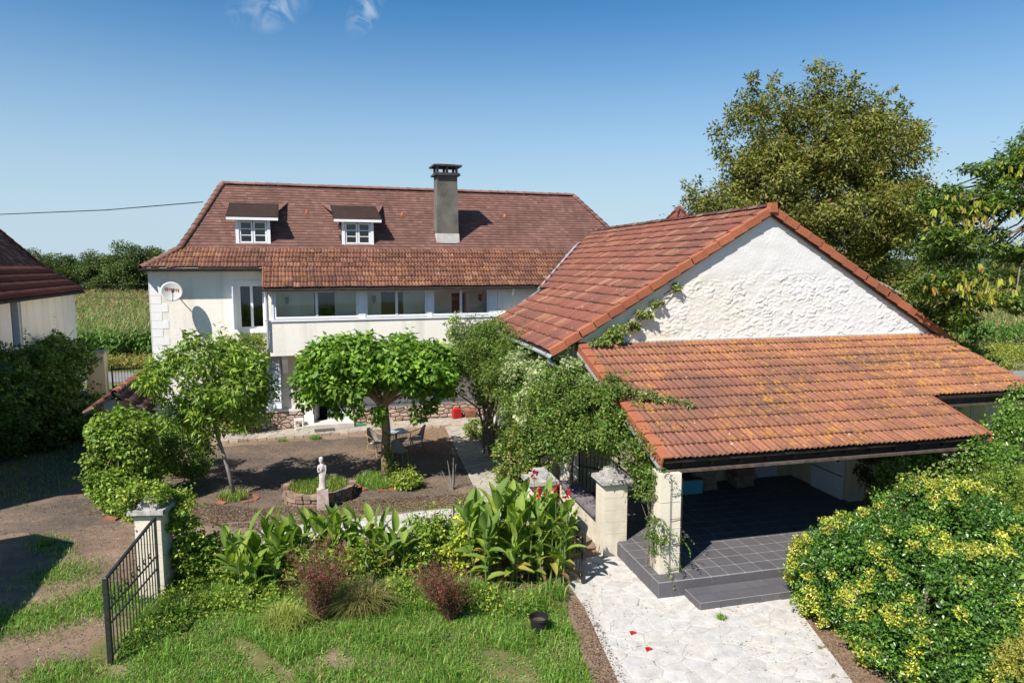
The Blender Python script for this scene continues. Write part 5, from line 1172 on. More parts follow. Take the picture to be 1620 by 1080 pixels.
# fallen red leaves on the path
for (x, y, l) in ((1.62 + 0.45, 11.05, 'bright red fallen petal on the white path, nearer the canna bed'), (1.62 + 0.62, 10.55, 'small dark red fallen leaf on the white path')):
    o = MB().add([(0, 0, 0), (0.07, 0.03, 0.03), (0.02, 0.10, 0.012), (-0.06, 0.05, 0.035), (-0.04, -0.03, 0.01)], [(0, 1, 2), (0, 2, 3), (0, 3, 4)]).build('fallen_leaf', M['red']); tag(o, l, 'leaf'); o.location = (x, y, 0.037)

# power cables
cb = tag(MB().tube([(-60, 46, 9.9), (-38, 38.2, 8.95), (-24.9, 33.2, 8.72), (-18, 30.7, 8.74), (-12.75, 28.6, 8.9)], 0.022, 5).build('power_cable', M['cable']), 'black power cable running from the left sky to the farmhouse roof', 'cable')
for k, (z, y) in enumerate(((4.6, 60), (4.0, 60), (3.5, 58))):
    tag(MB().tube([(-70, y, z + 0.3), (-40, y, z), (-14, y, z + 0.25)], 0.018, 4).build('road_cable', M['cable']), ['highest', 'middle', 'lowest'][k] + ' of the thin cables crossing in front of the far trees', 'cable')
# ================================================================== PLANTS
def inpoly(P, poly):
    x, y = P[:, 0], P[:, 1]; c = np.zeros(len(P), bool); n = len(poly)
    for i in range(n):
        x0, y0 = poly[i]; x1, y1 = poly[(i + 1) % n]
        if y0 != y1: c ^= ((y0 > y) != (y1 > y)) & (x < (x1 - x0) * (y - y0) / (y1 - y0) + x0)
    return c
def patchy(x, y, s=1.0, o=0.0):
    return (np.sin(x * 1.3 * s + 1.7 * np.sin(y * 0.9 * s + o)) + np.sin(y * 1.9 * s + 1.1 * np.sin(x * 1.6 * s + 2 * o)) + 0.6 * np.sin((x + y) * 3.7 * s + o)) / 2.6
def polysample(g, poly, dens=None, z=0.0):
    xs = [p[0] for p in poly]; ys = [p[1] for p in poly]
    def f(n):
        out = []; tot = 0
        for _ in range(40):
            P = np.stack([g.uniform(min(xs), max(xs), n), g.uniform(min(ys), max(ys), n), np.full(n, z)], 1); k = inpoly(P, poly)
            if dens is not None: k &= g.random(n) < dens(P[:, 0], P[:, 1])
            out.append(P[k]); tot += k.sum()
            if tot >= n: break
        return np.concatenate(out)[:n]
    return f
g = np.random.default_rng(101)
lawn_poly = [(-6.9, 7.5), (1.35, 7.5), (1.20, 9.7), (0.98, 12.1), (-0.5, 12.8), (-4, 12.6), (-6.7, 12.9), (-6.4, 10.2)]
ld_ = lambda x, y: np.clip(1.0 - 3.0 * np.clip(patchy(x, y, 1.35, 1.3) - 0.25, 0, 1), 0.03, 1)
LG = [(0.070, 0.180, 0.028, 5), (0.10, 0.230, 0.040, 5), (0.145, 0.275, 0.06, 3), (0.26, 0.24, 0.11, 1.1), (0.06, 0.13, 0.018, 2.5)]
tag(fol_obj('lawn_grass', [grass(g, 110000, polysample(g, lawn_poly, ld_), 0.075, 0.011, LG, 0.95), grass(g, 17000, polysample(g, lawn_poly, lambda x, y: np.clip(patchy(x, y, 2.2, 4) * 2.2 - 0.1, 0, 1)), 0.20, 0.012, LG, 1.1),
     foliage(g, np.concatenate([polysample(g, lawn_poly)(900), np.full((900, 1), 0.10), g.normal(0, 1, (900, 3))], 1), 12000, 0.04, 0.035, LG, 1.0, 0.2, 0.5, 0, 0.3)], M['leaf'], None, kind='stuff'), 'lush green front lawn with a few straw-coloured dry patches', 'grass')
def blob(cx, cy, r):
    def f(n): return np.stack([cx + g.normal(0, r, n), cy + g.normal(0, r * 0.8, n), np.zeros(n)], 1)
    return f
dp = [(-17, 5), (-6.8, 5), (-6.9, 15.0), (-13, 17.5), (-17, 14)]
dd1 = lambda x, y: np.clip((patchy(x, y, 0.75, 2.1) - 0.52) * 3, 0, 1) * np.clip(1.2 - abs(y - 12.4) * 0.22, 0.0, 1)
tag(fol_obj('drive_grass', [grass(g, 2500, polysample(g, dp, dd1), 0.10, 0.012, LG, 0.9),
    grass(g, 3600, blob(-7.6, 12.3, 0.42), 0.12, 0.012, LG, 0.9), grass(g, 2600, blob(-8.5, 11.6, 0.40), 0.10, 0.012, LG, 0.9), grass(g, 1500, blob(-7.0, 9.9, 0.28), 0.12, 0.012, LG, 0.9), grass(g, 2200, blob(-9.4, 11.3, 0.45), 0.11, 0.012, LG, 0.9),
    grass(g, 900, disc(-10.6, 14.9, 0.16), 0.10, 0.012, LG, 0.9), grass(g, 1800, blob(-9.2, 13.4, 0.4), 0.08, 0.012, LG, 0.9), grass(g, 6000, polysample(g, [(-16, 17), (-12.5, 18), (-12.5, 24), (-16, 24)]), 0.10, 0.012, LG, 0.9)], M['leaf'], None, kind='stuff'), 'tufts of grass scattered over the brown earth drive', 'grass')
tag(fol_obj('courtyard_weeds', [grass(g, 500, disc(-7.6, 18.05, 0.40), 0.24, 0.014, LG + [(0.3, 0.25, 0.1, 3)], 0.7), grass(g, 2600, disc(-3.75, 19.5, 0.85), 0.20, 0.014, LG, 0.8),
    grass(g, 400, disc(-7.2, 24.45, 0.2), 0.14, 0.012, LG, 0.8), grass(g, 200, disc(-8.3, 24.1, 0.15), 0.10, 0.012, LG, 0.8), grass(g, 500, disc(5.7, 13.0, 0.35), 0.28, 0.012, LG, 0.8), grass(g, 150, disc(3.75, 11.6, 0.1, 0.01), 0.10, 0.012, LG, 0.8),
    grass(g, 1500, polysample(g, [(-6, 15.4), (-1, 16.6), (-1, 17.9), (-6, 16.6)]), 0.08, 0.012, LG, 0.8)], M['leaf'], None, kind='stuff'), 'tufts of weeds at the tree feet and paving edges of the courtyard', 'weeds')

def debris(name, label, poly, n, seed, z, size, cols, dens=None):
    gd = np.random.default_rng(seed); P = polysample(gd, poly, dens, z)(n); n = len(P); D = nrm(np.concatenate([gd.normal(0, 1, (n, 2)), gd.normal(0, 0.15, (n, 1))], 1))
    V, F = leaves(P, D, nrm(np.concatenate([gd.normal(0, 0.25, (n, 2)), np.ones((n, 1))], 1)), size * gd.uniform(0.4, 1.5, n), size * 0.6 * gd.uniform(0.4, 1.2, n), 0.25)
    tag(fol_obj(name, (V, F, np.repeat(np.clip(pick_cols(gd, n, cols, 0.3) / LEAFGAIN, 0, 0.9), 4, 0)), M['leaf'], None, kind='stuff'), label, 'debris')
DC = [(0.22, 0.14, 0.09, 4), (0.14, 0.09, 0.06, 5), (0.34, 0.25, 0.16, 2.5), (0.07, 0.05, 0.04, 4), (0.40, 0.36, 0.30, 1)]
debris('leaf_scatter', 'dry leaves and small stones strewn over the brown drive', [(-16, 5), (-6.9, 5), (-6.9, 12.5), (-8, 17), (-12, 24), (-17, 24)], 26000, 71, 0.010, 0.035, DC)
debris('leaf_scatter', 'dry leaves and grit strewn over the dark courtyard', [(-12.4, 17.0), (-8.0, 16.2), (-0.9, 17.8), (-1.0, 18.4), (-2.9, 25.6), (-12.5, 22.6)], 22000, 72, 0.014, 0.035, DC)
debris('leaf_scatter', 'thick brown leaf litter along the front edge of the courtyard', [(-9.5, 16.4), (-6, 15.8), (-1.2, 17.5), (-1.0, 18.4), (-3.5, 18.0), (-6.6, 17.2), (-9, 17.8)], 15000, 73, 0.018, 0.045, DC)
debris('leaf_scatter', 'brown litter along the edge of the white path', [(1.1, 12.3), (1.22, 9.7), (1.3, 5), (1.8, 5), (1.78, 9.7), (1.45, 12.2)], 4500, 74, 0.022, 0.035, DC)
debris('leaf_scatter', 'a few dry leaves blown onto the white path', [(1.3, 12.0), (1.7, 6), (5.1, 6), (5.3, 11.6), (2.6, 13.8), (1.2, 13.8)], 500, 75, 0.036, 0.028, DC, lambda x, y: np.clip(np.abs(x - 3.1) * 0.55 - 0.25, 0.08, 1))
debris('leaf_scatter', 'dry litter under the speckled bush by the path', [(4.4, 13.0), (4.9, 10), (4.9, 6), (6.5, 6), (6, 12.5)], 5000, 76, 0.016, 0.035, DC)
debris('leaf_scatter', 'dead leaves and stems littering the flower bed', [(-7.2, 12.2), (1.1, 12.0), (1.1, 14.0), (0.1, 15.6), (-5.5, 14.2)], 12000, 77, 0.018, 0.05, DC)
def shoots(g, cl, n, ln, droop, L, W, cols, step=0.06, up=0.5):
    """young leafy shoots that leave the crown and arch over, leaves in two rows"""
    idx = g.choice(len(cl), n); P = []; D = []; N = []
    for i in idx:
        p = cl[i, :3] + cl[i, 4:7] * cl[i, 3] * 0.8; d = nrm(cl[i, 4:7] + g.normal(0, 0.35, 3) + np.array([0, 0, up])); l = ln * g.uniform(0.4, 1.2); m = max(3, int(l / step)); side = nrm(np.cross(d, np.array([0.1, 0.2, 1.0])))
        for k in range(m):
            P.append(p); D.append(side * (1 if k % 2 else -1) + d * 0.6 + g.normal(0, 0.15, 3)); N.append(np.array([0, 0, 1.0]) + g.normal(0, 0.3, 3)); p = p + d * l / m; d = nrm(d - np.array([0, 0, droop / m]) + g.normal(0, 0.04, 3))
    P = np.array(P); P[:, 2] = np.maximum(P[:, 2], 0.03 if P[:, 2].min() > -0.5 else -99); V, F = leaves(P, np.array(D), np.array(N), L * g.uniform(0.6, 1.15, len(P)), W * g.uniform(0.7, 1.1, len(P)))
    return V, F, np.repeat(np.clip(pick_cols(g, len(P), cols, 0.15), 0.004, 0.9), 4, 0)
SH = {'mulberry_tree': (90, 0.45, 0.9), 'slim_tree': (90, 0.5, 1.2), 'hedge_column': (60, 0.25, 0.3), 'wisteria': (170, 0.75, 2.2), 'ivy_mass': (90, 0.5, 1.8), 'bower_climber': (170, 0.75, 2.2), 'variegated_ivy': (50, 0.3, 1.6),
      'climbing_rose': (50, 0.5, 1.2), 'virginia_creeper': (120, 0.7, 1.6), 'bed_shrub': (45, 0.4, 0.7), 'walnut_tree': (420, 1.0, 0.8), 'locust_tree': (160, 0.9, 1.2), 'laurel_bush': (60, 0.35, 0.3), 'white_rose_bush': (50, 0.5, 0.9), 'garden_bush': (30, 0.3, 0.8), 'pillar_ivy': (50, 0.35, 1.6), 'dark_shrub': (40, 0.35, 0.8)}
def plant(name, label, cat, base, ells, K, n, L, W, cols, seed, mat='leaf', r=(0.25, 0.5), trunk=None, nl=14, lr=0.05, group=None, bark='bark', extra=None, part='foliage', zscale=0.8, **kw):
    g = np.random.default_rng(seed); t = thing(name, label, cat, base, 0, group)
    E = [(e[0] - base[0], e[1] - base[1], e[2] - base[2], e[3], e[4], e[5]) for e in ells]
    cl = clumps_in(g, E, K, r[0], r[1], kw.pop('cshell', 0.55)); cl[:, 2] = np.maximum(cl[:, 2], 0.05 if base[2] == 0 else -99)
    ps = [foliage(g, cl, n, L, W, cols, **kw)]
    if extra: ps += [foliage(g, cl[g.choice(len(cl), max(1, int(len(cl) * x[0])), replace=False)], x[1], x[2], x[3], x[4], **kw) for x in extra]
    if name in SH: ps.append(shoots(g, cl, min(SH[name][0], int(len(cl) * 0.75)), SH[name][1], SH[name][2], L * 0.95, W, cols, L * 0.55))
    fol_obj(part, ps, M[mat], t)
    m = MB()
    if trunk:
        pts, rad = trunk; pts = [(p[0] - base[0], p[1] - base[1], p[2] - base[2]) for p in pts]
        m.tube(pts, rad, 9); tp = pts[-1]; tr_o = m.build('trunk', M[bark], t, True)
    else: tp = (0, 0, 0.02)
    if nl:
        m = MB(); limbs(m, g, tp, cl, nl, lr); m.build('branches', M[bark], t)
    return t
MULB = [(0.070, 0.165, 0.022, 5), (0.105, 0.225, 0.030, 5), (0.15, 0.28, 0.04, 3), (0.045, 0.11, 0.018, 3)]
# umbrella-pruned mulberry
t = plant('mulberry_tree', 'umbrella-pruned mulberry with dense bright green leaves shading the bistro table', 'tree', (-3.71, 19.68, 0),
      [(-3.85, 19.7, 3.55, 2.2, 2.0, 0.50), (-3.9, 19.4, 3.80, 1.8, 1.5, 0.45), (-5.3, 19.2, 3.05, 0.85, 0.9, 0.50), (-2.35, 19.3, 3.10, 0.75, 0.9, 0.50), (-4.6, 18.5, 3.3, 1.3, 0.6, 0.50), (-2.9, 18.6, 3.4, 1.1, 0.6, 0.45)],
      170, 17500, 0.205, 0.115, MULB, 201, 'leaf', (0.22, 0.46), ([(-3.71, 19.68, 0), (-3.74, 19.68, 0.7), (-3.70, 19.66, 1.5), (-3.78, 19.68, 2.2)], [0.17, 0.135, 0.13, 0.15]), 26, 0.075, None, 'bark_red', up=0.7, out=0.6, rand=0.5, droop=0.55, shell=0.45, flat=0.75)
m = MB(); m.tube([(-0.07, 0, 2.1), (0.10, -0.05, 2.55), (0.40, -0.10, 2.78), (0.9, -0.15, 2.85)], [0.12, 0.10, 0.085, 0.06], 8)
m.tube([(-0.07, 0, 2.1), (-0.35, 0.0, 2.6), (-0.9, 0, 2.95)], [0.10, 0.08, 0.05], 8); m.build('main_limb', M['bark_red'], t, True)
for (x, y, z, s_) in ((-4.95, 18.9, 2.2, 0.22), (-2.62, 18.9, 2.05, 0.26), (-2.3, 19.0, 2.3, 0.22), (-3.72, 18.6, 2.05, 0.2), (-5.9, 19.2, 2.4, 0.3), (-6.1, 19.4, 2.75, 0.35), (-4.3, 18.4, 2.35, 0.24)):
    gg = np.random.default_rng(int(-x * 100)); cl = np.concatenate([[[x + 3.71, y - 19.68, z, s_, 0, 0, -1]], [[x + 3.71, y - 19.68, z + 0.25, s_, 0, 0, -1]]])
    fol_obj('hanging_shoot', foliage(gg, cl, 130, 0.17, 0.10, MULB, 0.4, 0.6, 0.5, 0.9), M['leaf'], t)
gg = np.random.default_rng(5); fol_obj('ivy', foliage(gg, np.array([[0.06, -0.10, 0.3 + 0.18 * k, 0.15 if k < 5 else 0.10, 0, -1, 0] for k in range(7)], float), 500, 0.06, 0.05, [(0.05, 0.11, 0.02), (0.10, 0.17, 0.03)], 0.3, 0.9, 0.4), M['leaf_gloss'], t)
# slim tree left
plant('slim_tree', 'slim young tree with pale leaning trunk and loose light green crown, left courtyard', 'tree', (-7.6, 18.07, 0),
      [(-8.15, 18.0, 3.35, 1.55, 1.4, 1.15), (-7.0, 17.9, 3.5, 0.45, 0.5, 0.35), (-7.1, 17.8, 2.3, 0.4, 0.4, 0.3), (-8.3, 17.8, 2.45, 0.8, 0.8, 0.5), (-7.4, 17.9, 3.0, 0.85, 0.9, 0.6), (-8.2, 18, 4.1, 0.75, 0.8, 0.45), (-9.0, 17.7, 3.5, 0.5, 0.6, 0.4)],
      85, 8200, 0.205, 0.07, [(0.085, 0.175, 0.028, 5), (0.13, 0.235, 0.04, 4), (0.19, 0.29, 0.055, 2.5), (0.055, 0.12, 0.02, 2)], 202, 'leaf', (0.22, 0.44),
      ([(-7.58, 18.07, 0), (-7.72, 18.07, 0.8), (-7.95, 18.05, 1.7), (-8.1, 18.03, 2.5)], [0.062, 0.052, 0.047, 0.04]), 26, 0.03, None, 'bark_grey', up=0.6, out=0.4, rand=0.6, droop=0.7, shell=0.3)
# leafy hedge column
plant('hedge_column', 'bright green leafy rounded hedge column standing on the drive', 'hedge', (-10.15, 17.4, 0),
      [(-10.15, 17.4, 1.15, 0.80, 0.70, 1.15), (-10.15, 17.4, 2.1, 0.68, 0.6, 0.45), (-10.1, 17.3, 0.55, 0.75, 0.7, 0.45)], 240, 17000, 0.105, 0.075,
      [(0.085, 0.175, 0.028, 5), (0.13, 0.23, 0.04, 5), (0.18, 0.28, 0.05, 2), (0.06, 0.12, 0.02, 2)], 203, 'leaf', (0.16, 0.26), None, 10, 0.04, cshell=0.88, up=0.5, out=0.9, rand=0.4, droop=0.3, flat=1.0)
plant('dark_shrub', 'darker green shrub tucked behind the bright hedge column under the slim tree', 'shrub', (-9.2, 19.2, 0),
      [(-9.2, 18.9, 1.15, 0.6, 0.5, 0.75), (-10.2, 20.2, 0.9, 0.9, 0.6, 0.75)], 100, 7500, 0.10, 0.065, [(0.05, 0.115, 0.022), (0.075, 0.15, 0.03), (0.10, 0.18, 0.04)], 204, 'leaf', (0.18, 0.32), None, 10, 0.04, cshell=0.8)
plant('climbing_rose', 'loose climbing rose with tiny pale blooms below the upstairs window', 'climber', tuple(HW(3.4, -0.3, 0)),
      [HW(2.7, -0.45, 3.2) + (0.75, 0.4, 0.6), HW(3.5, -0.5, 3.3) + (0.5, 0.35, 0.55), HW(2.2, -0.5, 2.5) + (0.9, 0.4, 0.7), HW(4.0, -0.55, 3.4) + (0.25, 0.25, 0.35), HW(2.6, -0.4, 1.2) + (0.8, 0.35, 0.9)],
      130, 8500, 0.085, 0.055, [(0.10, 0.18, 0.03, 5), (0.16, 0.24, 0.05, 3), (0.06, 0.12, 0.02, 3), (0.26, 0.27, 0.08, 1)], 205, 'leaf', (0.14, 0.30), None, 12, 0.03, extra=[(0.3, 160, 0.06, 0.06, [(0.75, 0.72, 0.66)])])
# creeper on the left outbuilding
plant('virginia_creeper', 'thick dark creeper sprawling over the left outbuilding wall', 'climber', (-17.8, 26.5, 0),
      [(-18.9, 28.4, 2.4, 0.9, 1.2, 1.0), (-18.2, 27.6, 2.9, 0.6, 1.0, 0.6), (-17.9, 26.0, 2.3, 1.0, 1.5, 1.15), (-16.9, 23.5, 2.1, 1.1, 1.9, 1.25), (-16.3, 21.4, 2.2, 0.9, 1.4, 1.5), (-17.9, 26.6, 0.8, 1.1, 1.8, 0.8), (-16.6, 23.6, 0.8, 1.2, 2.2, 0.9)],
      330, 30000, 0.16, 0.11, [(0.045, 0.105, 0.02, 5), (0.07, 0.145, 0.028, 4), (0.12, 0.20, 0.04, 1.2), (0.03, 0.07, 0.015, 3)], 206, 'leaf', (0.25, 0.5), None, 14, 0.06, cshell=0.75, up=0.5, out=0.7, rand=0.5)
IV = [(0.05, 0.11, 0.025, 5), (0.075, 0.15, 0.03, 4), (0.11, 0.19, 0.045, 2), (0.035, 0.075, 0.018, 3)]
WI = [(0.06, 0.125, 0.025, 5), (0.09, 0.165, 0.03, 4), (0.13, 0.21, 0.045, 2), (0.17, 0.13, 0.06, 0.4), (0.04, 0.085, 0.02, 3)]
VA = [(0.25, 0.34, 0.20, 4), (0.18, 0.27, 0.14, 4), (0.32, 0.39, 0.27, 2), (0.09, 0.17, 0.07, 3)]
plant('wisteria', 'feathery dark green wisteria smothering the corner between house and barn', 'climber', (-0.7, 22.0, 0),
      [(-0.85, 22.3, 3.75, 1.05, 1.0, 0.75), (-1.1, 22.0, 3.1, 0.95, 0.8, 0.65), (-0.1, 21.2, 3.45, 0.9, 0.9, 0.7), (0.1, 20.2, 2.9, 0.9, 0.9, 0.75), (0.45, 19.2, 2.4, 0.8, 0.8, 0.7), (-0.5, 21.6, 4.05, 0.9, 0.9, 0.45), (0.3, 20.4, 3.75, 0.8, 0.9, 0.45), (-1.6, 22.4, 3.2, 0.6, 0.6, 0.6)],
      290, 36000, 0.13, 0.035, WI, 207, 'leaf', (0.2, 0.42), None, 10, 0.06, cshell=0.6, up=0.5, droop=0.6)
plant('ivy_mass', 'deep green ivy covering the barn side wall down to the low wall', 'climber', (0.6, 18.4, 0),
      [(0.55, 18.5, 2.0, 0.75, 0.8, 0.9), (0.8, 17.9, 2.8, 0.7, 0.7, 0.6), (0.3, 18.0, 1.2, 0.65, 0.7, 0.7), (0.5, 19.8, 1.6, 0.42, 0.7, 0.7), (1.2, 16.9, 3.2, 0.7, 0.6, 0.55), (0.35, 17.5, 0.6, 0.6, 0.6, 0.45)],
      220, 22000, 0.10, 0.07, WI + [(0.16, 0.24, 0.09, 2)], 208, 'leaf', (0.18, 0.34), None, 10, 0.05, cshell=0.7, extra=[(0.10, 350, 0.10, 0.05, [(0.34, 0.16, 0.10), (0.42, 0.24, 0.16)])])
plant('variegated_ivy', 'pale cream-edged variegated ivy hanging below the barn eave', 'climber', (0.6, 18.8, 0),
      [(0.95, 17.6, 3.55, 0.55, 0.6, 0.35), (0.45, 18.6, 3.55, 0.55, 0.8, 0.45), (0.2, 19.6, 3.3, 0.4, 0.6, 0.5), (0.85, 17.6, 3.05, 0.5, 0.5, 0.50), (0.5, 17.5, 2.6, 0.4, 0.4, 0.5), (1.6, 16.9, 3.6, 0.45, 0.4, 0.35)],
      160, 14000, 0.085, 0.08, VA, 209, 'leaf', (0.15, 0.26), None, 6, 0.03, cshell=0.7, up=0.4, out=0.8, droop=0.5)
plant('variegated_ivy', 'small pale ivy tuft poking up in front of the gallery sill', 'climber', (-2.1, 23.3, 0),
      [(-2.15, 23.3, 4.15, 0.35, 0.3, 0.45), (-1.8, 23.2, 3.7, 0.3, 0.3, 0.35)], 26, 1500, 0.09, 0.07, VA, 210, 'leaf', (0.12, 0.22), ([(-0.9, 23.6, 0), (-1.0, 23.5, 1.8), (-1.9, 23.3, 3.4)], [0.02, 0.018, 0.012]), 5, 0.02)
plant('variegated_ivy', 'grey-green ivy trunk hanging beside the house wall left of the garden wall', 'climber', (-0.95, 22.4, 0),
      [(-0.95, 22.2, 2.4, 0.30, 0.4, 0.5), (-0.75, 22.8, 1.7, 0.28, 0.3, 0.5), (-0.2, 22.8, 2.2, 0.45, 0.4, 0.5)], 50, 4200, 0.085, 0.07, [(0.14, 0.20, 0.10), (0.22, 0.28, 0.16), (0.07, 0.12, 0.04)], 211, 'leaf', (0.15, 0.28), None, 6, 0.04)
plant('bower_climber', 'dense leafy climber bridging the gap from the barn to the porch corner', 'climber', (2.2, 15.2, 0),
      [(1.5, 15.9, 3.2, 0.9, 0.7, 0.65), (2.1, 15.0, 3.0, 0.85, 0.7, 0.65), (2.35, 14.4, 2.75, 0.55, 0.55, 0.50), (1.7, 15.0, 2.5, 0.7, 0.5, 0.4), (2.65, 13.6, 2.5, 0.3, 0.5, 0.45), (0.9, 16.2, 2.7, 0.6, 0.6, 0.6), (2.75, 13.2, 2.05, 0.2, 0.25, 0.35), (1.2, 15.6, 2.2, 0.5, 0.4, 0.4)],
      260, 26000, 0.085, 0.045, WI, 212, 'leaf', (0.16, 0.30), ([(1.55, 17.0, 0), (1.5, 16.9, 1.2), (1.6, 16.3, 2.6)], [0.05, 0.05, 0.04]), 14, 0.03, cshell=0.6, up=0.6, out=0.6, rand=0.5, droop=0.4)
plant('bower_climber', 'thin trailing shoots hanging beside the front porch column', 'climber', (2.75, 13.0, 0),
      [(2.72, 13.0, 2.2, 0.16, 0.16, 0.25), (2.70, 12.85, 1.7, 0.08, 0.08, 0.35), (2.85, 12.62, 1.3, 0.10, 0.06, 0.35), (2.72, 12.85, 0.9, 0.10, 0.08, 0.3)], 34, 850, 0.07, 0.035, WI, 213, 'leaf', (0.06, 0.14), None, 8, 0.008)
plant('roof_creeper', 'tongue of creeper lying across the lower left porch roof tiles', 'climber', (2.9, 14.6, 2.9),
      [tuple(BW(0.15, 2.35, zl(2.35) + 0.10)) + (0.25, 0.35, 0.08), tuple(BW(0.55, 2.15, zl(2.15) + 0.10)) + (0.30, 0.22, 0.06), tuple(BW(0.95, 1.95, zl(1.95) + 0.08)) + (0.25, 0.13, 0.04), tuple(BW(1.3, 1.75, zl(1.75) + 0.07)) + (0.22, 0.08, 0.03), tuple(BW(0.1, 2.9, zl(2.9) + 0.1)) + (0.15, 0.2, 0.06)],
      60, 2600, 0.10, 0.04, [(0.09, 0.14, 0.05), (0.14, 0.19, 0.08), (0.19, 0.22, 0.11), (0.06, 0.10, 0.03)], 214, 'leaf', (0.07, 0.13), None, 8, 0.008, up=0.8)
plant('rake_ivy', 'ivy strip creeping up under the bright verge tiles of the white gable', 'climber', tuple(BW(1.0, 4.75, 4.3)),
      [tuple(BW(0.95, 4.74, 4.50)) + (0.30, 0.12, 0.17), tuple(BW(1.35, 4.79, 4.75)) + (0.25, 0.08, 0.12), tuple(BW(1.75, 4.80, 5.03)) + (0.20, 0.06, 0.08), tuple(BW(2.15, 4.81, 5.33)) + (0.16, 0.05, 0.06), tuple(BW(2.75, 4.82, 5.74)) + (0.12, 0.04, 0.05), tuple(BW(0.5, 4.65, 4.3)) + (0.3, 0.12, 0.12)],
      70, 3000, 0.075, 0.07, [(0.12, 0.19, 0.06), (0.19, 0.26, 0.10), (0.08, 0.14, 0.035)], 215, 'leaf', (0.05, 0.12), None, 8, 0.01)
for (lab, x, y, s_, cols, sd) in (('grey-green lavender-like bush at the end of the courtyard walk', -1.15, 24.6, 0.55, [(0.10, 0.17, 0.06), (0.16, 0.22, 0.09), (0.22, 0.28, 0.13)], 220),
                               ('yellow-green leafy bush beside the garden wall end', -0.60, 23.9, 0.42, [(0.14, 0.23, 0.04), (0.20, 0.29, 0.06)], 221),
                               ('low spreading green bush under the ivy by the courtyard walk', 0.15, 19.5, 0.55, [(0.09, 0.17, 0.03), (0.14, 0.22, 0.05), (0.3, 0.34, 0.18)], 222),
                               ('bushy fern-green plant between the walk and the capped pillar', 0.25, 17.6, 0.5, [(0.10, 0.18, 0.035), (0.17, 0.25, 0.06)], 223),
                               ('small shrub at the foot of the mulberry tree', -3.05, 18.9, 0.32, [(0.10, 0.18, 0.03), (0.20, 0.28, 0.06)], 224)):
    plant('garden_bush', lab, 'bush', (x, y, 0), [(x, y, s_ * 0.62, s_, s_, s_ * 0.62)], 45, 3200, 0.11, 0.045, cols, sd, 'leaf', (0.12, 0.22), None, 6, 0.015, up=0.5, out=0.8)
# flower bed shrubs
BEDC = [(0.10, 0.19, 0.03, 5), (0.15, 0.25, 0.045, 4), (0.24, 0.30, 0.06, 2), (0.06, 0.12, 0.02, 2)]
for (lab, b_, el, K, n, sd) in (
    ('loose rose bush with yellow-green leaves in the middle of the flower bed', (-1.6, 13.7), [(-1.75, 13.5, 0.60, 0.65, 0.40, 0.50), (-1.2, 13.5, 0.8, 0.5, 0.35, 0.45), (-2.0, 13.6, 0.4, 0.5, 0.4, 0.3)], 100, 5200, 231),
    ('airy rose shoots rising in front of the white border paving', (-1.0, 14.3), [(-1.0, 14.2, 0.75, 0.6, 0.25, 0.45), (-0.4, 14.3, 0.9, 0.4, 0.25, 0.45), (-2.0, 13.9, 0.7, 0.3, 0.2, 0.4)], 55, 1500, 232),
    ('leafy green shrub between the left canna clumps', (-3.7, 13.1), [(-3.9, 13.0, 0.45, 0.6, 0.35, 0.38), (-3.0, 13.0, 0.38, 0.5, 0.35, 0.35), (-4.5, 12.9, 0.35, 0.4, 0.35, 0.3)], 100, 5500, 233),
    ('tangle of weeds and bindweed behind the open gate pillar', (-6.0, 13.5), [(-6.1, 13.4, 0.42, 0.6, 0.4, 0.45), (-5.3, 13.4, 0.40, 0.6, 0.35, 0.35), (-6.4, 12.9, 0.8, 0.30, 0.3, 0.65), (-5.8, 12.9, 0.25, 0.8, 0.5, 0.25), (-4.9, 13.4, 0.35, 0.4, 0.3, 0.3)], 150, 7000, 234)):
    plant('bed_shrub', lab, 'shrub', (b_[0], b_[1], 0), el, K, n, 0.085, 0.055, BEDC, sd, 'leaf', (0.10, 0.24), None, 16, 0.012, up=0.6, out=0.5, rand=0.7)
plant('yellow_shrub', 'small golden-leaved shrub glowing in the middle of the flower bed', 'shrub', (-0.95, 13.3, 0), [(-0.98, 13.3, 1.0, 0.22, 0.2, 0.35), (-1.05, 13.2, 0.5, 0.25, 0.2, 0.4)], 22, 900, 0.08, 0.06, [(0.34, 0.40, 0.05), (0.24, 0.33, 0.05)], 236, 'leaf', (0.10, 0.18), None, 6, 0.012)
plant('pillar_ivy', 'trailing ivy spilling over the cap of the open gate pillar', 'climber', (-6.9, 12.9, 0),
      [(-6.95, 12.55, 1.98, 0.42, 0.40, 0.16), (-6.45, 12.75, 1.75, 0.25, 0.35, 0.30), (-7.3, 12.5, 1.75, 0.20, 0.25, 0.22), (-6.5, 12.85, 1.1, 0.20, 0.30, 0.55), (-6.35, 13.1, 0.6, 0.3, 0.3, 0.45), (-6.85, 13.2, 1.0, 0.4, 0.3, 0.8)],
      120, 5600, 0.075, 0.055, BEDC, 237, 'leaf', (0.09, 0.18), None, 12, 0.01)
plant('weed_carpet', 'knee-high mixed weeds along the front of the flower bed', 'weeds', (-3, 12.5, 0),
      [(-5.8, 12.3, 0.12, 0.9, 0.7, 0.16), (-4.6, 12.2, 0.12, 0.9, 0.5, 0.16), (-2.3, 12.5, 0.15, 0.8, 0.5, 0.2), (-1.0, 12.1, 0.12, 0.8, 0.35, 0.14), (0.2, 12.0, 0.1, 0.8, 0.35, 0.14), (-6.2, 11.3, 0.08, 0.4, 0.9, 0.1)], 150, 7500, 0.07, 0.045, BEDC, 238, 'leaf', (0.10, 0.26), None, 0)
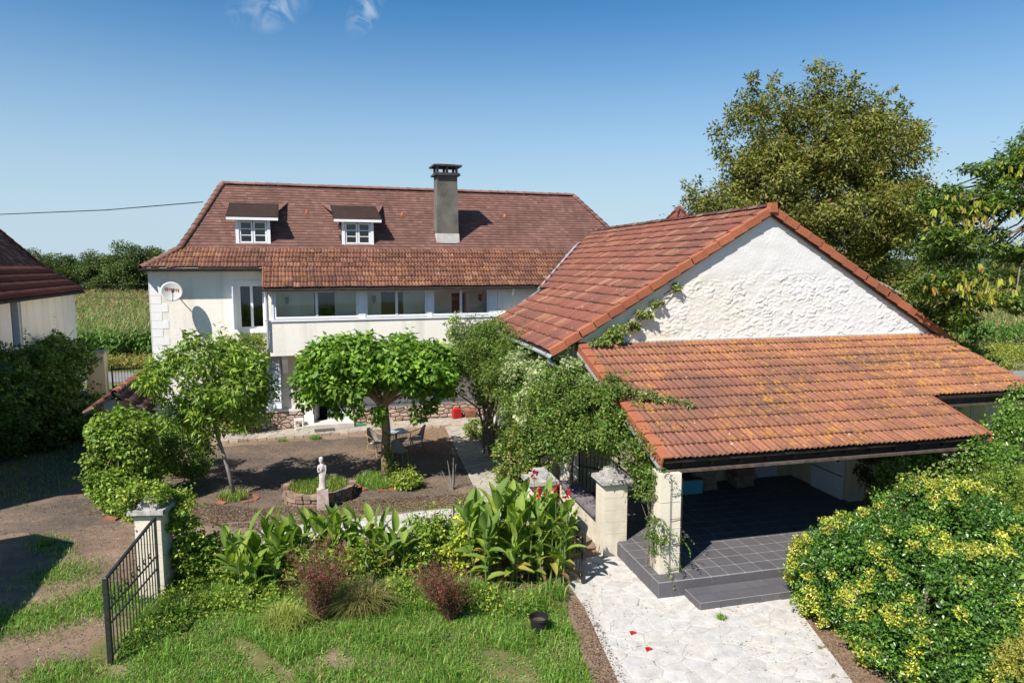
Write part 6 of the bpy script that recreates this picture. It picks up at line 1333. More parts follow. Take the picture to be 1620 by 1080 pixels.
tag(fol_obj('tall_grass', [grass(g, 9000, polysample(g, [(-6.7, 11.2), (-6.0, 11.6), (-4.0, 11.9), (1.0, 11.7), (1.0, 12.6), (-3, 13.0), (-6.8, 13.2)], lambda x, y: np.clip(patchy(x, y, 2.4, 1.9) * 1.6 + 0.25, 0.03, 1)), 0.30, 0.013, LG, 1.1), grass(g, 2500, polysample(g, [(-6.9, 12.6), (-5, 13.4), (-4.6, 14.2), (-6.9, 13.9)]), 0.42, 0.013, LG, 1.1)], M['leaf'], None, kind='stuff'), 'unmown rough grass running into the front of the flower bed', 'grass')
# ---- cannas, leaf by leaf
def canna_mesh(seed, L, W, bend, mat):
    gg = np.random.default_rng(seed); n = 7; V = []
    for i in range(n):
        t_ = i / (n - 1); w_ = W * (math.sin(math.pi * min(1, t_ * 0.93 + 0.07) ** 0.85) ** 0.8) * 0.5 + 0.004
        a = bend * t_; y = L * (math.sin(a) / bend if bend else t_); z = -L * ((1 - math.cos(a)) / bend) if bend else 0
        ww = gg.normal(0, 0.006)
        for s_ in (-1, -0.5, 0, 0.5, 1): V.append((s_ * w_, y + ww * s_, z + abs(s_) ** 1.3 * w_ * 0.42 + gg.normal(0, 0.004)))
    F = [(i * 5 + k, i * 5 + k + 1, (i + 1) * 5 + k + 1, (i + 1) * 5 + k) for i in range(n - 1) for k in range(4)]
    me = bpy.data.meshes.new('canna_leaf'); me.from_pydata(V, [], F); me.materials.append(M[mat]); me.polygons.foreach_set('use_smooth', [True] * len(F)); return me
CM = [canna_mesh(k, 0.47 + 0.05 * (k % 3), 0.145 + 0.014 * (k % 4), 0.35 + 0.17 * (k % 5), 'canna') for k in range(10)]
CMY = [canna_mesh(20 + k, 0.45, 0.14, 1.3, 'canna_yellow') for k in range(3)]; CMB = [canna_mesh(30 + k, 0.38, 0.09, 1.9, 'canna_brown') for k in range(3)]
def canna(label, x, y, rx, ry, ns, h, seed, flowers=0, per=6):
    gg = np.random.default_rng(seed); t = thing('canna_clump', label, 'plant', (x, y, 0), 0, 'canna clumps in the flower bed')
    st_ = MB()
    for k in range(ns):
        a = gg.uniform(0, 6.28); q = math.sqrt(gg.random()); bx, by = rx * q * math.cos(a), ry * q * math.sin(a); hh = h * gg.uniform(0.75, 1.12)
        lx, ly = bx * 1.25 + gg.normal(0, 0.05), by * 1.25 + gg.normal(0, 0.05)
        st_.tube([(bx, by, 0), ((bx + lx) / 2, (by + ly) / 2, hh * 0.5), (lx, ly, hh * 0.92)], [0.016, 0.014, 0.008], 5)
        az = gg.uniform(0, 6.28)
        for j in range(per):
            tt = 0.18 + 0.76 * j / (per - 1); z = hh * tt; px, py = bx + (lx - bx) * tt, by + (ly - by) * tt; az += 2.3 + gg.normal(0, 0.4)
            el = math.radians(28 + 52 * tt + gg.normal(0, 9)); r = gg.random()
            me = CMB[gg.integers(3)] if (j == 0 and r < 0.55) else (CMY[gg.integers(3)] if (j <= 1 and r < 0.35) or r < 0.03 else CM[gg.integers(10)])
            o = link_mesh('leaf', me, t); sc_ = gg.uniform(0.8, 1.12)
            o.matrix_local = Matrix.Translation((px, py, z)) @ Matrix.Rotation(az, 4, 'Z') @ Matrix.Rotation(el, 4, 'X') @ Matrix.Rotation(gg.normal(0, 0.25), 4, 'Y') @ Matrix.Scale(sc_, 4)
        if k < flowers:
            st_.tube([(lx, ly, hh * 0.92), (lx, ly, hh * 1.25)], 0.007, 4); fm = MB()
            for j in range(9):
                c_ = Vector((lx + gg.normal(0, 0.035), ly + gg.normal(0, 0.035), hh * 1.25 + gg.normal(0.02, 0.06))); a1 = Vector(gg.normal(0, 1, 3)).normalized() * 0.085; b1 = a1.cross(Vector(gg.normal(0, 1, 3))).normalized() * 0.030
                fm.add([c_ - a1 * 0.3, c_ + b1 + a1 * 0.4, c_ + a1, c_ - b1 + a1 * 0.4], [(0, 1, 2, 3)])
            fm.build('flower', M['red'], t)
    st_.build('stems', M['stem'], t); return t
canna('bright yellow-green canna clump at the left end of the bed', -4.95, 12.75, 0.55, 0.38, 14, 1.05, 301, 0, 6)
canna('upright canna clump rising before the left end of the white border paving', -4.35, 13.25, 0.42, 0.28, 13, 1.12, 302, 0, 6)
canna('canna clump behind the larger pink-flowered gaura', -3.30, 13.25, 0.50, 0.28, 15, 1.12, 303, 0, 6)
canna('narrow canna clump just left of the loose rose bush', -2.45, 13.2, 0.30, 0.22, 8, 1.0, 304, 0, 5)
canna('broad canna clump at the left of the dense right-hand group, with pale leaves', -0.35, 13.05, 0.55, 0.42, 19, 1.48, 305, 0, 7)
canna('tall dense canna clump in the centre of the right-hand group', 0.18, 13.35, 0.50, 0.42, 19, 1.62, 306, 0, 7)
canna('tall canna clump with red flowers beside the garden gate', 0.80, 13.15, 0.40, 0.42, 16, 1.55, 307, 5, 7)
# ---- gauras
def gaura(label, x, y, h, spread, seed, lean):
    gg = np.random.default_rng(seed); t = thing('gaura_bush', label, 'plant', (x, y, 0), 0, 'wispy gaura bushes on the lawn')
    m = MB(); cl = []; tips = []
    for k in range(105):
        a = gg.uniform(0, 6.28); s_ = spread * math.sqrt(gg.random()); hh = h * gg.uniform(0.6, 1.08) * (1 - 0.25 * (s_ / spread) ** 2); e = Vector((s_ * math.cos(a) + lean * hh, s_ * math.sin(a), hh)); mi = e * 0.5 + Vector((-0.05 * math.cos(a), -0.05 * math.sin(a), 0.06))
        m.tube([(0.06 * math.cos(a), 0.06 * math.sin(a), 0), mi, e], [0.006, 0.004, 0.002], 3, False)
        for j in range(7): q = 0.2 + 0.75 * j / 6; p = Vector((0, 0, 0)).lerp(mi, min(1, q * 2)) if q < 0.5 else mi.lerp(e, q * 2 - 1); cl.append([p.x, p.y, p.z, 0.075, 0, 0, 1])
        if gg.random() < 0.6: tips.append([e.x, e.y, e.z - 0.02, 0.07, 0, 0, 1])
    m.build('stems', M['twig'], t)
    fol_obj('foliage', foliage(gg, np.array(cl), 8200, 0.055, 0.013, [(0.085, 0.060, 0.032, 4), (0.115, 0.048, 0.040, 5), (0.065, 0.095, 0.028, 3), (0.13, 0.05, 0.045, 3)], 0.3, 0.3, 0.8, 0), M['leaf'], t)
    fol_obj('flowers', foliage(gg, np.array(tips), 210 if h > 1.2 else 70, 0.034, 0.026, [(0.30, 0.045, 0.13), (0.22, 0.03, 0.09)], 0.3, 0.5, 0.8, 0), M['petal'], t, kind='stuff')
gaura('larger reddish gaura bush dotted with pink flowers', -3.42, 11.55, 1.5, 0.68, 311, 0.0)
gaura('smaller leaning reddish gaura bush with few pink flowers', -1.10, 11.6, 1.12, 0.60, 312, -0.18)
tg = thing('grass_tuft', 'arching grey-green grass tuft right of the larger gaura', 'plant', (-2.75, 11.9, 0))
fol_obj('blades', grass(np.random.default_rng(3), 1400, lambda n: np.stack([np.random.default_rng(4).normal(0, 0.16, n), np.random.default_rng(5).normal(0, 0.14, n), np.zeros(n)], 1), 0.55, 0.012, [(0.10, 0.14, 0.05), (0.14, 0.17, 0.07), (0.2, 0.18, 0.09)], 1.2), M['leaf'], tg)
tg = thing('grass_tuft', 'pale bright grass tuft left of the larger gaura', 'plant', (-3.95, 11.35, 0))
fol_obj('blades', grass(np.random.default_rng(6), 700, lambda n: np.stack([np.random.default_rng(7).normal(0, 0.14, n), np.random.default_rng(8).normal(0, 0.12, n), np.zeros(n)], 1), 0.42, 0.012, [(0.16, 0.24, 0.06), (0.22, 0.28, 0.09)], 1.2), M['leaf'], tg)
for k, (x, y, h) in enumerate(((-0.1, 14.9, 2.0), (0.1, 15.2, 1.8), (-5.0, 14.2, 1.5), (-5.6, 13.9, 1.45))):
    o = MB().tube([(0, 0, 0), (0.02, 0, h * 0.5), (0.05, 0.02, h)], [0.01, 0.008, 0.005], 5).tube([(0.05, 0.02, h), (0.06, 0.02, h + 0.14)], [0.018, 0.012], 6).build('seed_stalk', M['twig'])
    tag(o, ['tall brown seed stalk rising before the courtyard walk, the taller one', 'shorter brown seed stalk beside the tall one before the courtyard walk', 'brown seed head above the left canna clump, nearer the paving', 'brown seed head at the left end of the flower bed'][k], 'plant').location = (x, y, 0)

# ---- right-hand bushes
EU = [(0.038, 0.110, 0.020, 6), (0.055, 0.145, 0.026, 5), (0.09, 0.20, 0.033, 3), (0.024, 0.07, 0.014, 3)]
EY = [(0.29, 0.34, 0.06, 4), (0.24, 0.35, 0.045, 4), (0.32, 0.32, 0.09, 3)]
gg = np.random.default_rng(400)
debris('joint_weeds', 'tiny green weeds growing in the joints of the white path', [(1.7, 12.4), (1.9, 7), (5.0, 7), (5.2, 11.4), (2.6, 13.6)], 260, 79, 0.036, 0.03, [(0.10, 0.17, 0.03), (0.16, 0.20, 0.06)], lambda x, y: np.clip(patchy(x, y, 2.6, 0.7) * 1.5 - 0.5, 0.01, 1))
t = thing('euonymus_bush', 'huge rounded green bush speckled with yellow leaf tufts beside the white path', 'bush', (7.2, 11.3, 0))
E = [(6.80, 11.7, 0.72, 1.65, 1.35, 1.02), (8.1, 12.2, 1.10, 1.45, 1.3, 1.10), (7.55, 10.2, 0.62, 2.10, 1.5, 1.05), (9.4, 10.6, 0.80, 2.0, 1.9, 1.15), (7.9, 8.6, 0.5, 1.9, 1.4, 0.9)]
E = [(e[0] - 7.2, e[1] - 11.3, e[2], e[3], e[4], e[5]) for e in E]
cl = clumps_in(gg, E, 2300, 0.15, 0.28, 0.90); cl = cl[cl[:, 2] > 0.0]
def inside(p):
    r = np.zeros(len(p), bool)
    for e in E: r |= (((p[:, 0] - e[0]) / e[3]) ** 2 + ((p[:, 1] - e[1]) / e[4]) ** 2 + ((p[:, 2] - e[2]) / e[5]) ** 2) < 0.74
    return r
cl = cl[~inside(cl)]
ps = [foliage(gg, cl, 125000, 0.062, 0.036, EU, up=0.6, out=0.7, rand=0.45, droop=-0.5, shell=0.4)]
ysel = cl[(patchy(cl[:, 0] * 2, cl[:, 1] * 2 + cl[:, 2], 1.1, 0.4) > -0.15) & (gg.random(len(cl)) < 0.70)]
ysel = ysel.copy(); ysel[:, :3] += ysel[:, 4:7] * 0.13; ysel[:, 3] = 0.11
ps.append(foliage(gg, ysel, 40000, 0.052, 0.030, EY, up=0.7, out=0.8, rand=0.4, droop=-0.7, shell=0.3, flat=0.9))
# individual bright tufts: star-shaped shoots
tp = cl[gg.choice(len(cl), 170, replace=False)]; tc_ = np.repeat(tp[:, :3] + tp[:, 4:7] * (tp[:, 3:4] - 0.02), 10, 0); dirs = nrm(gg.normal(0, 0.7, (1700, 3)) + np.repeat(tp[:, 4:7], 10, 0) * 0.5 + np.array([0, 0, 0.5]))
V_, F_ = leaves(tc_, dirs, nrm(gg.normal(0, 0.5, (1700, 3)) + np.array([0, 0, 1.0])), np.full(1700, 0.072), np.full(1700, 0.030)); cc = np.repeat(pick_cols(gg, 170, [(0.18, 0.32, 0.045, 4), (0.26, 0.36, 0.055, 3), (0.10, 0.22, 0.035, 4)], 0.1), 40, 0)
ps.append((V_, F_, cc))
ps.append(shoots(gg, cl, 420, 0.22, 0.3, 0.075, 0.035, [(0.09, 0.20, 0.033, 3), (0.16, 0.28, 0.045, 2)], 0.035))
ps.append(foliage(gg, cl[gg.choice(len(cl), 40, replace=False)], 900, 0.05, 0.03, [(0.12, 0.07, 0.035), (0.16, 0.10, 0.05)], shell=0.6))
fol_obj('foliage', ps, M['leaf_gloss'], t)
m = MB(); limbs(m, gg, (0, 0, 0.05), cl, 40, 0.05); m.build('branches', M['bark'], t)
cin = clumps_in(gg, E, 500, 0.25, 0.4, 0.55); cin = cin[(cin[:, 2] > 0.05)]; cin[:, :3] *= 1.0
Ei = [(e[0], e[1], e[2], e[3] * 0.86, e[4] * 0.86, e[5] * 0.86) for e in E]; cin = clumps_in(gg, Ei, 520, 0.25, 0.36, 0.80); cin = cin[cin[:, 2] > 0.05]
fol_obj('inner_leaves', foliage(gg, cin, 42000, 0.10, 0.06, EU, up=0.6, out=0.7, rand=0.5, droop=-0.3, shell=0.2), M['leaf_gloss'], t)
plant('yew_bush', 'soft feathery light green conifer bush behind the speckled bush', 'bush', (10.7, 13.9, 0), [(10.6, 13.9, 1.15, 1.2, 0.9, 1.0), (11.6, 13.8, 1.3, 1.1, 0.9, 1.1)], 260, 32000, 0.07, 0.013, [(0.12, 0.20, 0.035, 4), (0.17, 0.26, 0.05, 4), (0.08, 0.14, 0.025, 2)], 402, 'leaf', (0.16, 0.28), None, 8, 0.04, cshell=0.85, up=0.5, out=0.8, droop=-0.3)
plant('golden_conifer', 'small golden-olive conifer at the lower right edge', 'bush', (7.0, 8.3, 0), [(7.05, 8.2, 0.95, 0.75, 0.55, 0.75)], 120, 14000, 0.05, 0.012, [(0.22, 0.25, 0.06, 4), (0.16, 0.19, 0.045, 3), (0.30, 0.30, 0.08, 2)], 403, 'leaf', (0.12, 0.2), None, 6, 0.03, cshell=0.85, out=0.8, droop=-0.3)
plant('laurel_bush', 'glossy dark laurel climbing past the stepped end of the porch roof', 'bush', (12.1, 15.6, 0), [(12.1, 15.5, 1.9, 1.15, 0.9, 1.25), (11.0, 15.0, 1.4, 0.8, 0.7, 0.95), (10.3, 14.5, 1.9, 0.7, 0.5, 0.7), (12.8, 16.0, 2.6, 1.0, 0.8, 1.0)], 220, 17000, 0.085, 0.05, [(0.05, 0.13, 0.022, 5), (0.08, 0.17, 0.03, 4), (0.12, 0.22, 0.05, 2)], 404, 'leaf_gloss', (0.18, 0.32), None, 10, 0.05, cshell=0.8)
plant('white_rose_bush', 'rose bush with a few white blooms under the porch roof end', 'bush', (9.4, 15.0, 0), [(9.0, 14.9, 1.45, 0.75, 0.55, 0.75), (10.0, 15.0, 1.7, 0.8, 0.5, 0.8), (10.5, 15.1, 1.2, 0.8, 0.5, 0.9)], 160, 9500, 0.085, 0.055, [(0.09, 0.17, 0.035, 5), (0.14, 0.22, 0.06, 3), (0.05, 0.10, 0.02, 3), (0.24, 0.26, 0.10, 1)], 405, 'leaf', (0.14, 0.28), None, 16, 0.02, extra=[(0.06, 260, 0.055, 0.05, [(0.80, 0.78, 0.72)])])
plant('dark_climber', 'dark reddish climber on the porch pier next to the white door', 'climber', (8.6, 15.9, 0), [(8.55, 15.75, 1.7, 0.28, 0.2, 0.8), (8.75, 15.7, 1.0, 0.35, 0.2, 0.6)], 50, 2600, 0.085, 0.05, [(0.05, 0.05, 0.02), (0.07, 0.045, 0.025), (0.04, 0.07, 0.02)], 406, 'leaf', (0.10, 0.2), None, 10, 0.015)
tw = thing('leafy_twig', 'single leafy twig reaching in from the right edge close to the camera', 'branch', (4.75, 6.0, 3.3))
MB().tube([(1.2, -0.3, -0.5), (0.4, 0, -0.28), (0.05, 0, 0.10), (-0.03, 0, 0.30)], [0.012, 0.009, 0.006, 0.003], 5).build('stem', M['twig'], tw)
gg = np.random.default_rng(41)
for k in range(15):
    t_ = k / 14; p = Vector((0.4, 0, -0.28)).lerp(Vector((0.05, 0, 0.10)), t_ * 1.6) if t_ < 0.62 else Vector((0.05, 0, 0.10)).lerp(Vector((-0.03, 0, 0.30)), (t_ - 0.62) / 0.38)
    d_ = np.array([[(-1) ** k * 0.8 - 0.1, gg.normal(0, 0.4), gg.uniform(-0.5, 0.4)]]); V_, F_ = leaves(np.array([p]), d_, np.array([[0.1, -0.4, 0.9]]), np.array([0.13]), np.array([0.055]), 0.12)
    link_mesh('leaf', npmesh('leaf', V_, F_, M['leaf'], np.tile([[0.20, 0.30, 0.06]], (4, 1))), tw)
# ---- big walnut behind the barn
WAL = [(0.088, 0.118, 0.030, 5), (0.115, 0.152, 0.037, 5), (0.150, 0.180, 0.047, 3), (0.060, 0.080, 0.020, 3), (0.16, 0.11, 0.045, 1.2)]
t = plant('walnut_tree', 'large walnut tree with olive and browning leaves towering behind the barn', 'tree', (14.2, 31.0, 0),
      [(12.95, 30.5, 8.6, 4.3, 3.6, 3.2), (10.75, 30.5, 11.6, 1.6, 1.6, 2.4), (13.55, 30.5, 12.0, 2.0, 1.8, 2.3), (15.95, 30.5, 11.2, 1.8, 1.8, 2.0), (8.95, 30, 8.4, 1.7, 1.6, 1.2), (16.95, 30, 7.2, 2.0, 2.0, 2.2), (12.75, 30, 5.6, 3.4, 3, 1.7), (16.15, 29.5, 4.2, 2.2, 2.0, 1.8), (8.55, 30, 7.0, 1.5, 1.3, 0.8), (10.35, 29.8, 7.4, 2.3, 2.0, 1.5), (15.95, 29.8, 8.8, 2.4, 2.2, 2.0), (11.95, 30, 9.8, 2.2, 2, 1.8)],
      860, 125000, 0.20, 0.085, WAL, 501, 'leaf', (0.35, 0.85), ([(14.2, 31, 0), (14.1, 31, 2.5), (13.9, 30.8, 4.8), (13.7, 30.6, 7.0)], [0.42, 0.34, 0.28, 0.20]), 70, 0.14, None, 'bark_grey', up=0.5, out=0.4, rand=0.65, droop=0.45, shell=0.2, cshell=0.35, clumpjit=0.2)
# wispy top shoots
gg = np.random.default_rng(502); sh_ = []
for (x, z) in ((11.0, 14.0), (12.0, 14.1), (13.7, 14.6), (14.4, 14.4), (15.2, 14.1), (16.6, 13.4), (17.6, 13.0), (18.3, 12.2), (9.9, 12.6), (8.6, 9.6), (12.6, 13.6)):
    for k in range(5): sh_.append([x - 14.85 + gg.normal(0, 0.18), -0.5 + gg.normal(0, 0.3), z + k * 0.18 - 0.3, 0.20, 0, 0, 1])
fol_obj('top_shoots', foliage(gg, np.array(sh_), 1300, 0.24, 0.09, WAL, 0.3, 0.5, 0.7, 0.3), M['leaf'], t)
# ---- right-hand tree with yellow sprays (trunk out of frame)
RT = [(0.052, 0.105, 0.024, 5), (0.078, 0.145, 0.030, 4), (0.115, 0.19, 0.042, 2.5), (0.034, 0.07, 0.018, 3)]
t = plant('locust_tree', 'dark green tree at the right edge hung with yellow autumn leaflets', 'tree', (18.2, 21.0, 0),
      [(15.8, 20.5, 9.5, 1.5, 1.2, 0.65), (14.3, 20.3, 9.0, 1.2, 1.0, 0.45), (12.9, 20.0, 8.1, 1.2, 1.0, 0.50), (12.0, 19.8, 6.9, 0.9, 1.0, 0.45), (12.7, 19.8, 5.8, 1.2, 1.0, 0.50), (14.2, 19.9, 5.3, 1.3, 1.0, 0.35), (15.4, 20.2, 8.1, 1.0, 1.0, 0.45), (15.2, 20.2, 6.6, 1.2, 1.0, 0.35), (17.2, 20.8, 6.8, 1.8, 1.8, 0.7), (17.4, 21, 10.0, 1.5, 1.4, 0.9), (13.3, 20.4, 7.0, 1.3, 1.1, 0.7), (14.2, 20.6, 8.2, 1.2, 1.1, 0.6), (12.9, 20.3, 5.0, 0.9, 0.9, 0.4), (16.4, 20.8, 10.4, 1.2, 1.2, 0.5)],
      380, 30000, 0.17, 0.075, RT, 511, 'leaf', (0.22, 0.46), ([(18.2, 21, 0), (18.1, 21, 3), (17.6, 20.9, 6), (17.2, 20.8, 8)], [0.28, 0.22, 0.17, 0.10]), 60, 0.07, None, 'bark', up=0.8, out=0.3, rand=0.45, droop=0.5, cshell=0.3, flat=0.4)
gg = np.random.default_rng(512); V_, F_ = leaves(np.zeros((7, 3)) + np.array([[0, 0, -0.03 * k] for k in range(7)]), np.array([[0.6 * (-1) ** k, 0.2, -0.9] for k in range(7)], float), np.array([[0.2, -0.9, 0.4]] * 7, float), np.full(7, 0.15), np.full(7, 0.05))
sp = npmesh('yellow_spray', V_, F_, M['sprayyellow'])
EE = np.array([(15.0, 19.6, 9.1, 1.8, 0.5, 0.7), (12.6, 19.2, 7.6, 1.3, 0.5, 0.9), (13.0, 19.0, 5.8, 1.6, 0.5, 0.7), (15.2, 19.4, 7.4, 1.2, 0.5, 1.0)])
for k in range(290):
    e = EE[gg.integers(4)]; d_ = nrm(gg.normal(0, 1, 3)); p = e[:3] + d_ * e[3:] * gg.uniform(0.3, 1)
    o = link_mesh('yellow_spray', sp, t); o.location = Vector(p) - Vector((18.2, 21, 0)); o.rotation_euler = (gg.normal(0, .3), gg.normal(0, .3), gg.uniform(0, 6.28)); s_ = gg.uniform(0.5, 0.95); o.scale = (s_, s_, s_)
plant('elder_shrub', 'dark leafy shrub on thin stems behind the right end of the porch roof', 'shrub', (14.2, 21.4, 0), [(13.8, 21.3, 3.9, 0.9, 0.9, 0.9), (14.5, 21.3, 2.6, 1.0, 0.9, 0.9), (14.7, 21.0, 1.3, 1.0, 0.8, 0.8), (15.6, 21.4, 1.0, 0.7, 0.7, 0.6)], 110, 7500, 0.19, 0.10, RT, 513, 'leaf', (0.2, 0.4), None, 18, 0.04, cshell=0.5)
plant('roadside_shrub', 'light olive shrub growing behind the barn roof on the right', 'shrub', (16.5, 26.5, 0), [(16.0, 26.5, 2.6, 1.6, 1.2, 1.7), (18.0, 27.5, 1.6, 1.4, 1.1, 1.2)], 120, 9000, 0.14, 0.06, [(0.12, 0.15, 0.035), (0.16, 0.19, 0.05), (0.08, 0.11, 0.025)], 514, 'leaf', (0.25, 0.5), None, 12, 0.05)
for k, (x, y) in enumerate(((30.5, 41.5), (34.0, 44.0))):
    plant('verge_bush', ['yellow-green bush beside the road on the right', 'second low bush further along the road on the right'][k], 'bush', (x, y, 0), [(x, y, 0.7, 1.4, 1.0, 0.8)], 40, 2500, 0.16, 0.07, [(0.14, 0.20, 0.04), (0.20, 0.25, 0.05)], 520 + k, 'leaf', (0.3, 0.5), None, 4, 0.04)

# ================================================================== MAIZE FIELD AND FAR TREES
def corn_proto(seed, nt=6):
    gg = np.random.default_rng(seed); h = gg.uniform(1.9, 2.35); V = []; F = []; c = []
    def quad(pts, col):
        o = len(V); V.extend(pts); F.extend([(o, o + 1, o + 2), (o, o + 2, o + 3)]); c.extend([col] * 4)
    for a in (0, 1.57): quad([(-0.014 * math.cos(a), -0.014 * math.sin(a), 0), (0.014 * math.cos(a), 0.014 * math.sin(a), 0), (0.01 * math.cos(a), 0.01 * math.sin(a), h), (-0.01 * math.cos(a), -0.01 * math.sin(a), h)], (0.14, 0.19, 0.06))
    az = gg.uniform(0, 6)
    for j in range(9):
        z = 0.3 + (h - 0.5) * j / 8; az += math.pi + gg.normal(0, 0.35); L_ = gg.uniform(0.55, 0.8); w_ = 0.045
        dx, dy = math.cos(az), math.sin(az); sx, sy = -dy * w_, dx * w_; col = (0.13, 0.25, 0.05) if j > 2 else (0.20, 0.19, 0.08)
        if j > 6: col = (0.16, 0.25, 0.06)
        p0 = (0, 0, z); p1 = (dx * L_ * 0.4, dy * L_ * 0.4, z + L_ * 0.38); p2 = (dx * L_ * 0.8, dy * L_ * 0.8, z + L_ * 0.25); p3 = (dx * L_, dy * L_, z - 0.02)
        quad([(p0[0] - sx * .5, p0[1] - sy * .5, p0[2]), (p0[0] + sx * .5, p0[1] + sy * .5, p0[2]), (p1[0] + sx, p1[1] + sy, p1[2]), (p1[0] - sx, p1[1] - sy, p1[2])], col)
        quad([(p1[0] - sx, p1[1] - sy, p1[2]), (p1[0] + sx, p1[1] + sy, p1[2]), (p2[0] + sx * .8, p2[1] + sy * .8, p2[2]), (p2[0] - sx * .8, p2[1] - sy * .8, p2[2])], col)
        quad([(p2[0] - sx * .8, p2[1] - sy * .8, p2[2]), (p2[0] + sx * .8, p2[1] + sy * .8, p2[2]), p3, p3], col)
    for k in range(nt):
        a = gg.uniform(0, 6.28); quad([(-0.018, 0, h - 0.02), (0.018, 0, h - 0.02), (0.13 * math.cos(a) + 0.014, 0.13 * math.sin(a), h + 0.30), (0.13 * math.cos(a) - 0.014, 0.13 * math.sin(a), h + 0.30)], (0.42, 0.30, 0.16))
    return np.array(V, float), np.array(F, int), np.array(c, float)
def maize(poly, n, seed, label, nt=6):
    gg = np.random.default_rng(seed); P = polysample(gg, poly)(n); parts = []
    for k in range(5):
        V, F, c = corn_proto(seed * 10 + k, nt); Q = P[k::5]; mats = np.zeros((len(Q), 4, 4)); a = gg.uniform(0, 6.28, len(Q)); s_ = gg.uniform(0.88, 1.12, len(Q))
        mats[:, 0, 0] = np.cos(a) * s_; mats[:, 0, 1] = -np.sin(a) * s_; mats[:, 1, 0] = np.sin(a) * s_; mats[:, 1, 1] = np.cos(a) * s_; mats[:, 2, 2] = s_; mats[:, :3, 3] = Q
        VV, FF = instance_np(V, F, mats); parts.append((VV, FF, np.clip(np.tile(c, (len(Q), 1)) * np.repeat((1 + gg.normal(0, 0.15, len(Q))).clip(0.6, 1.5), len(V))[:, None], 0, 0.9)))
    tag(fol_obj('maize_field', parts, M['leaf'], None, kind='stuff'), label, 'crop')
maize([(-30.5, 41.5), (-17, 43.5), (-24, 62), (-38, 62)], 4600, 61, 'tall tasselled maize between the left outbuilding and the farmhouse', 1)
maize([(-38, 62), (-24, 62), (-40, 112), (-84, 112), (-60, 75)], 5200, 62, 'far part of the maize field below the left trees', 7)
maize([(27.5, 46.5), (42, 50), (80, 110), (40, 110), (26, 60)], 4200, 63, 'pale maize field beyond the road at the right')
# weeds on the verge in front of the maize
tag(fol_obj('verge_weeds', [foliage(np.random.default_rng(9), np.concatenate([polysample(np.random.default_rng(10), [(-26, 40.2), (-14, 41.6), (-14, 43.4), (-28, 42)], None, 0.5)(160), np.full((160, 1), 0.5), np.random.default_rng(1).normal(0, 1, (160, 3))], 1), 9000, 0.16, 0.07, [(0.10, 0.17, 0.035), (0.15, 0.21, 0.05), (0.24, 0.17, 0.08)])], M['leaf'], None, kind='stuff'), 'overgrown weedy verge between the road and the maize', 'weeds')
FT = [(0.045, 0.085, 0.026, 5), (0.060, 0.105, 0.030, 4), (0.085, 0.135, 0.038, 2), (0.032, 0.062, 0.020, 4)]
def far_tree_meshes(seed):
    gg = np.random.default_rng(seed); r = gg.uniform(3.0, 3.8); h = 9.5
    E = [(0, 0, h * 0.62, r, r, h * 0.30), (-r * 0.5, 0, h * 0.45, r * 0.75, r * 0.7, h * 0.22), (r * 0.5, 0.3, h * 0.5, r * 0.7, r * 0.7, h * 0.24), (0, -0.5, h * 0.25, r * 0.9, r * 0.8, h * 0.22)]
    cl = clumps_in(gg, E, 120, 0.6, 1.3, 0.6); V, F, c = foliage(gg, cl, 12000, 0.30, 0.20, FT, up=0.6, out=0.5, clumpjit=0.22)
    mb = MB(); mb.tube([(0, 0, 0), (0.1, 0, h * 0.3), (0, 0, h * 0.6)], [0.3, 0.22, 0.12], 7); limbs(mb, gg, (0.1, 0, h * 0.3), cl, 12, 0.12)
    return npmesh('crown', V, F, M['leaf'], c), mb.mesh('trunk', M['bark'])
FM = [far_tree_meshes(600 + k) for k in range(4)]
def far_tree(x, y, s_, k, lab, grp, sz=1.0):
    t = thing('broadleaf_tree', lab, 'tree', (x, y, 0), k * 1.7, grp); t.scale = (s_ * sz, s_ * sz, s_)
    link_mesh('crown', FM[k % 4][0], t); link_mesh('trunk', FM[k % 4][1], t)
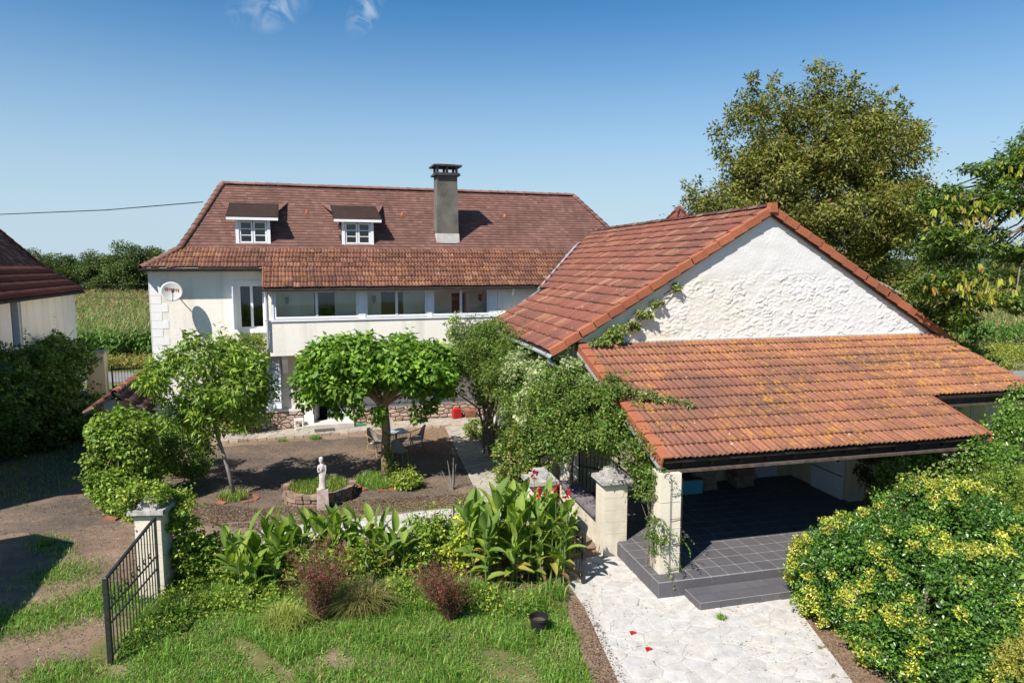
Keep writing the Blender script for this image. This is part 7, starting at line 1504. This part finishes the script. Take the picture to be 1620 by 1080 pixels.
Lab = ['low tree at the left end of the distant left treeline', 'second tree of the distant left treeline, beside the outbuilding roof', 'third tree of the left treeline, slightly lower and paler', 'fourth tree of the left treeline with a feathery top', 'broad tree of the left treeline before its tallest one', 'tallest dark tree of the distant left treeline', 'tall tree sharing the crest of the left treeline', 'tree nearest the farmhouse roof in the left treeline']
PXs = [(-84, 112, 1.05), (-78.5, 113, 1.0), (-74, 112, 0.98), (-69.5, 114, 1.0), (-65.5, 112, 0.96), (-61.5, 110, 1.13), (-58.8, 112, 1.12), (-55.5, 110, 0.98)]
for k, (x, y, s_) in enumerate(PXs): far_tree(x, y, s_, k, Lab[k], 'trees of the distant left treeline', 1.0)
def wood(label, pts):
    Vs = []; Fs = []; Cs = []; o = 0
    for k, (x, y, s_) in enumerate(pts):
        me = FM[k % 4][0]; n = len(me.vertices); v = np.empty(n * 3, np.float32); me.vertices.foreach_get('co', v); f = np.empty(len(me.loops), np.int32); me.loops.foreach_get('vertex_index', f)
        c = np.empty(n * 4, np.float32); me.attributes['col'].data.foreach_get('color', c); a = k * 1.3
        v = v.reshape(-1, 3) @ np.array([[math.cos(a), math.sin(a), 0], [-math.sin(a), math.cos(a), 0], [0, 0, 1]]) * np.array([s_ * 1.25, s_ * 1.25, s_]) + np.array([x, y, 0])
        Vs.append(v); Fs.append(f.reshape(-1, 3) + o); Cs.append(c.reshape(-1, 4)[:, :3]); o += n
    tag(link_mesh('woodland', npmesh('woodland', np.concatenate(Vs), np.concatenate(Fs), M['leaf'], np.concatenate(Cs)), None, kind='stuff'), label, 'trees')
wood('dark second row of the distant left treeline', [(-88 + k * 2.5, 118 + (k % 3) * 2, 0.84) for k in range(16)])
wood('distant woodland edge seen through the right-hand branches', [(46 + k * 5.2, 128 + (k % 3) * 4, 0.95 + 0.1 * (k % 3)) for k in range(14)])
MB().add([(-600, 420, 0), (-200, 420, 5), (40, 420, 3), (160, 400, 8), (330, 420, 12), (700, 430, 10), (700, 500, 0), (-600, 500, 0), (700, 400, 0), (-600, 400, 0)], [(9, 8, 5, 4, 3, 2, 1, 0), (0, 1, 2, 3, 4, 5, 6, 7)]).build('hills', simple('far_wooded_hill', (0.03, 0.055, 0.025), (0.06, 0.09, 0.04), 0.12, 0.95, 0), kind='structure')
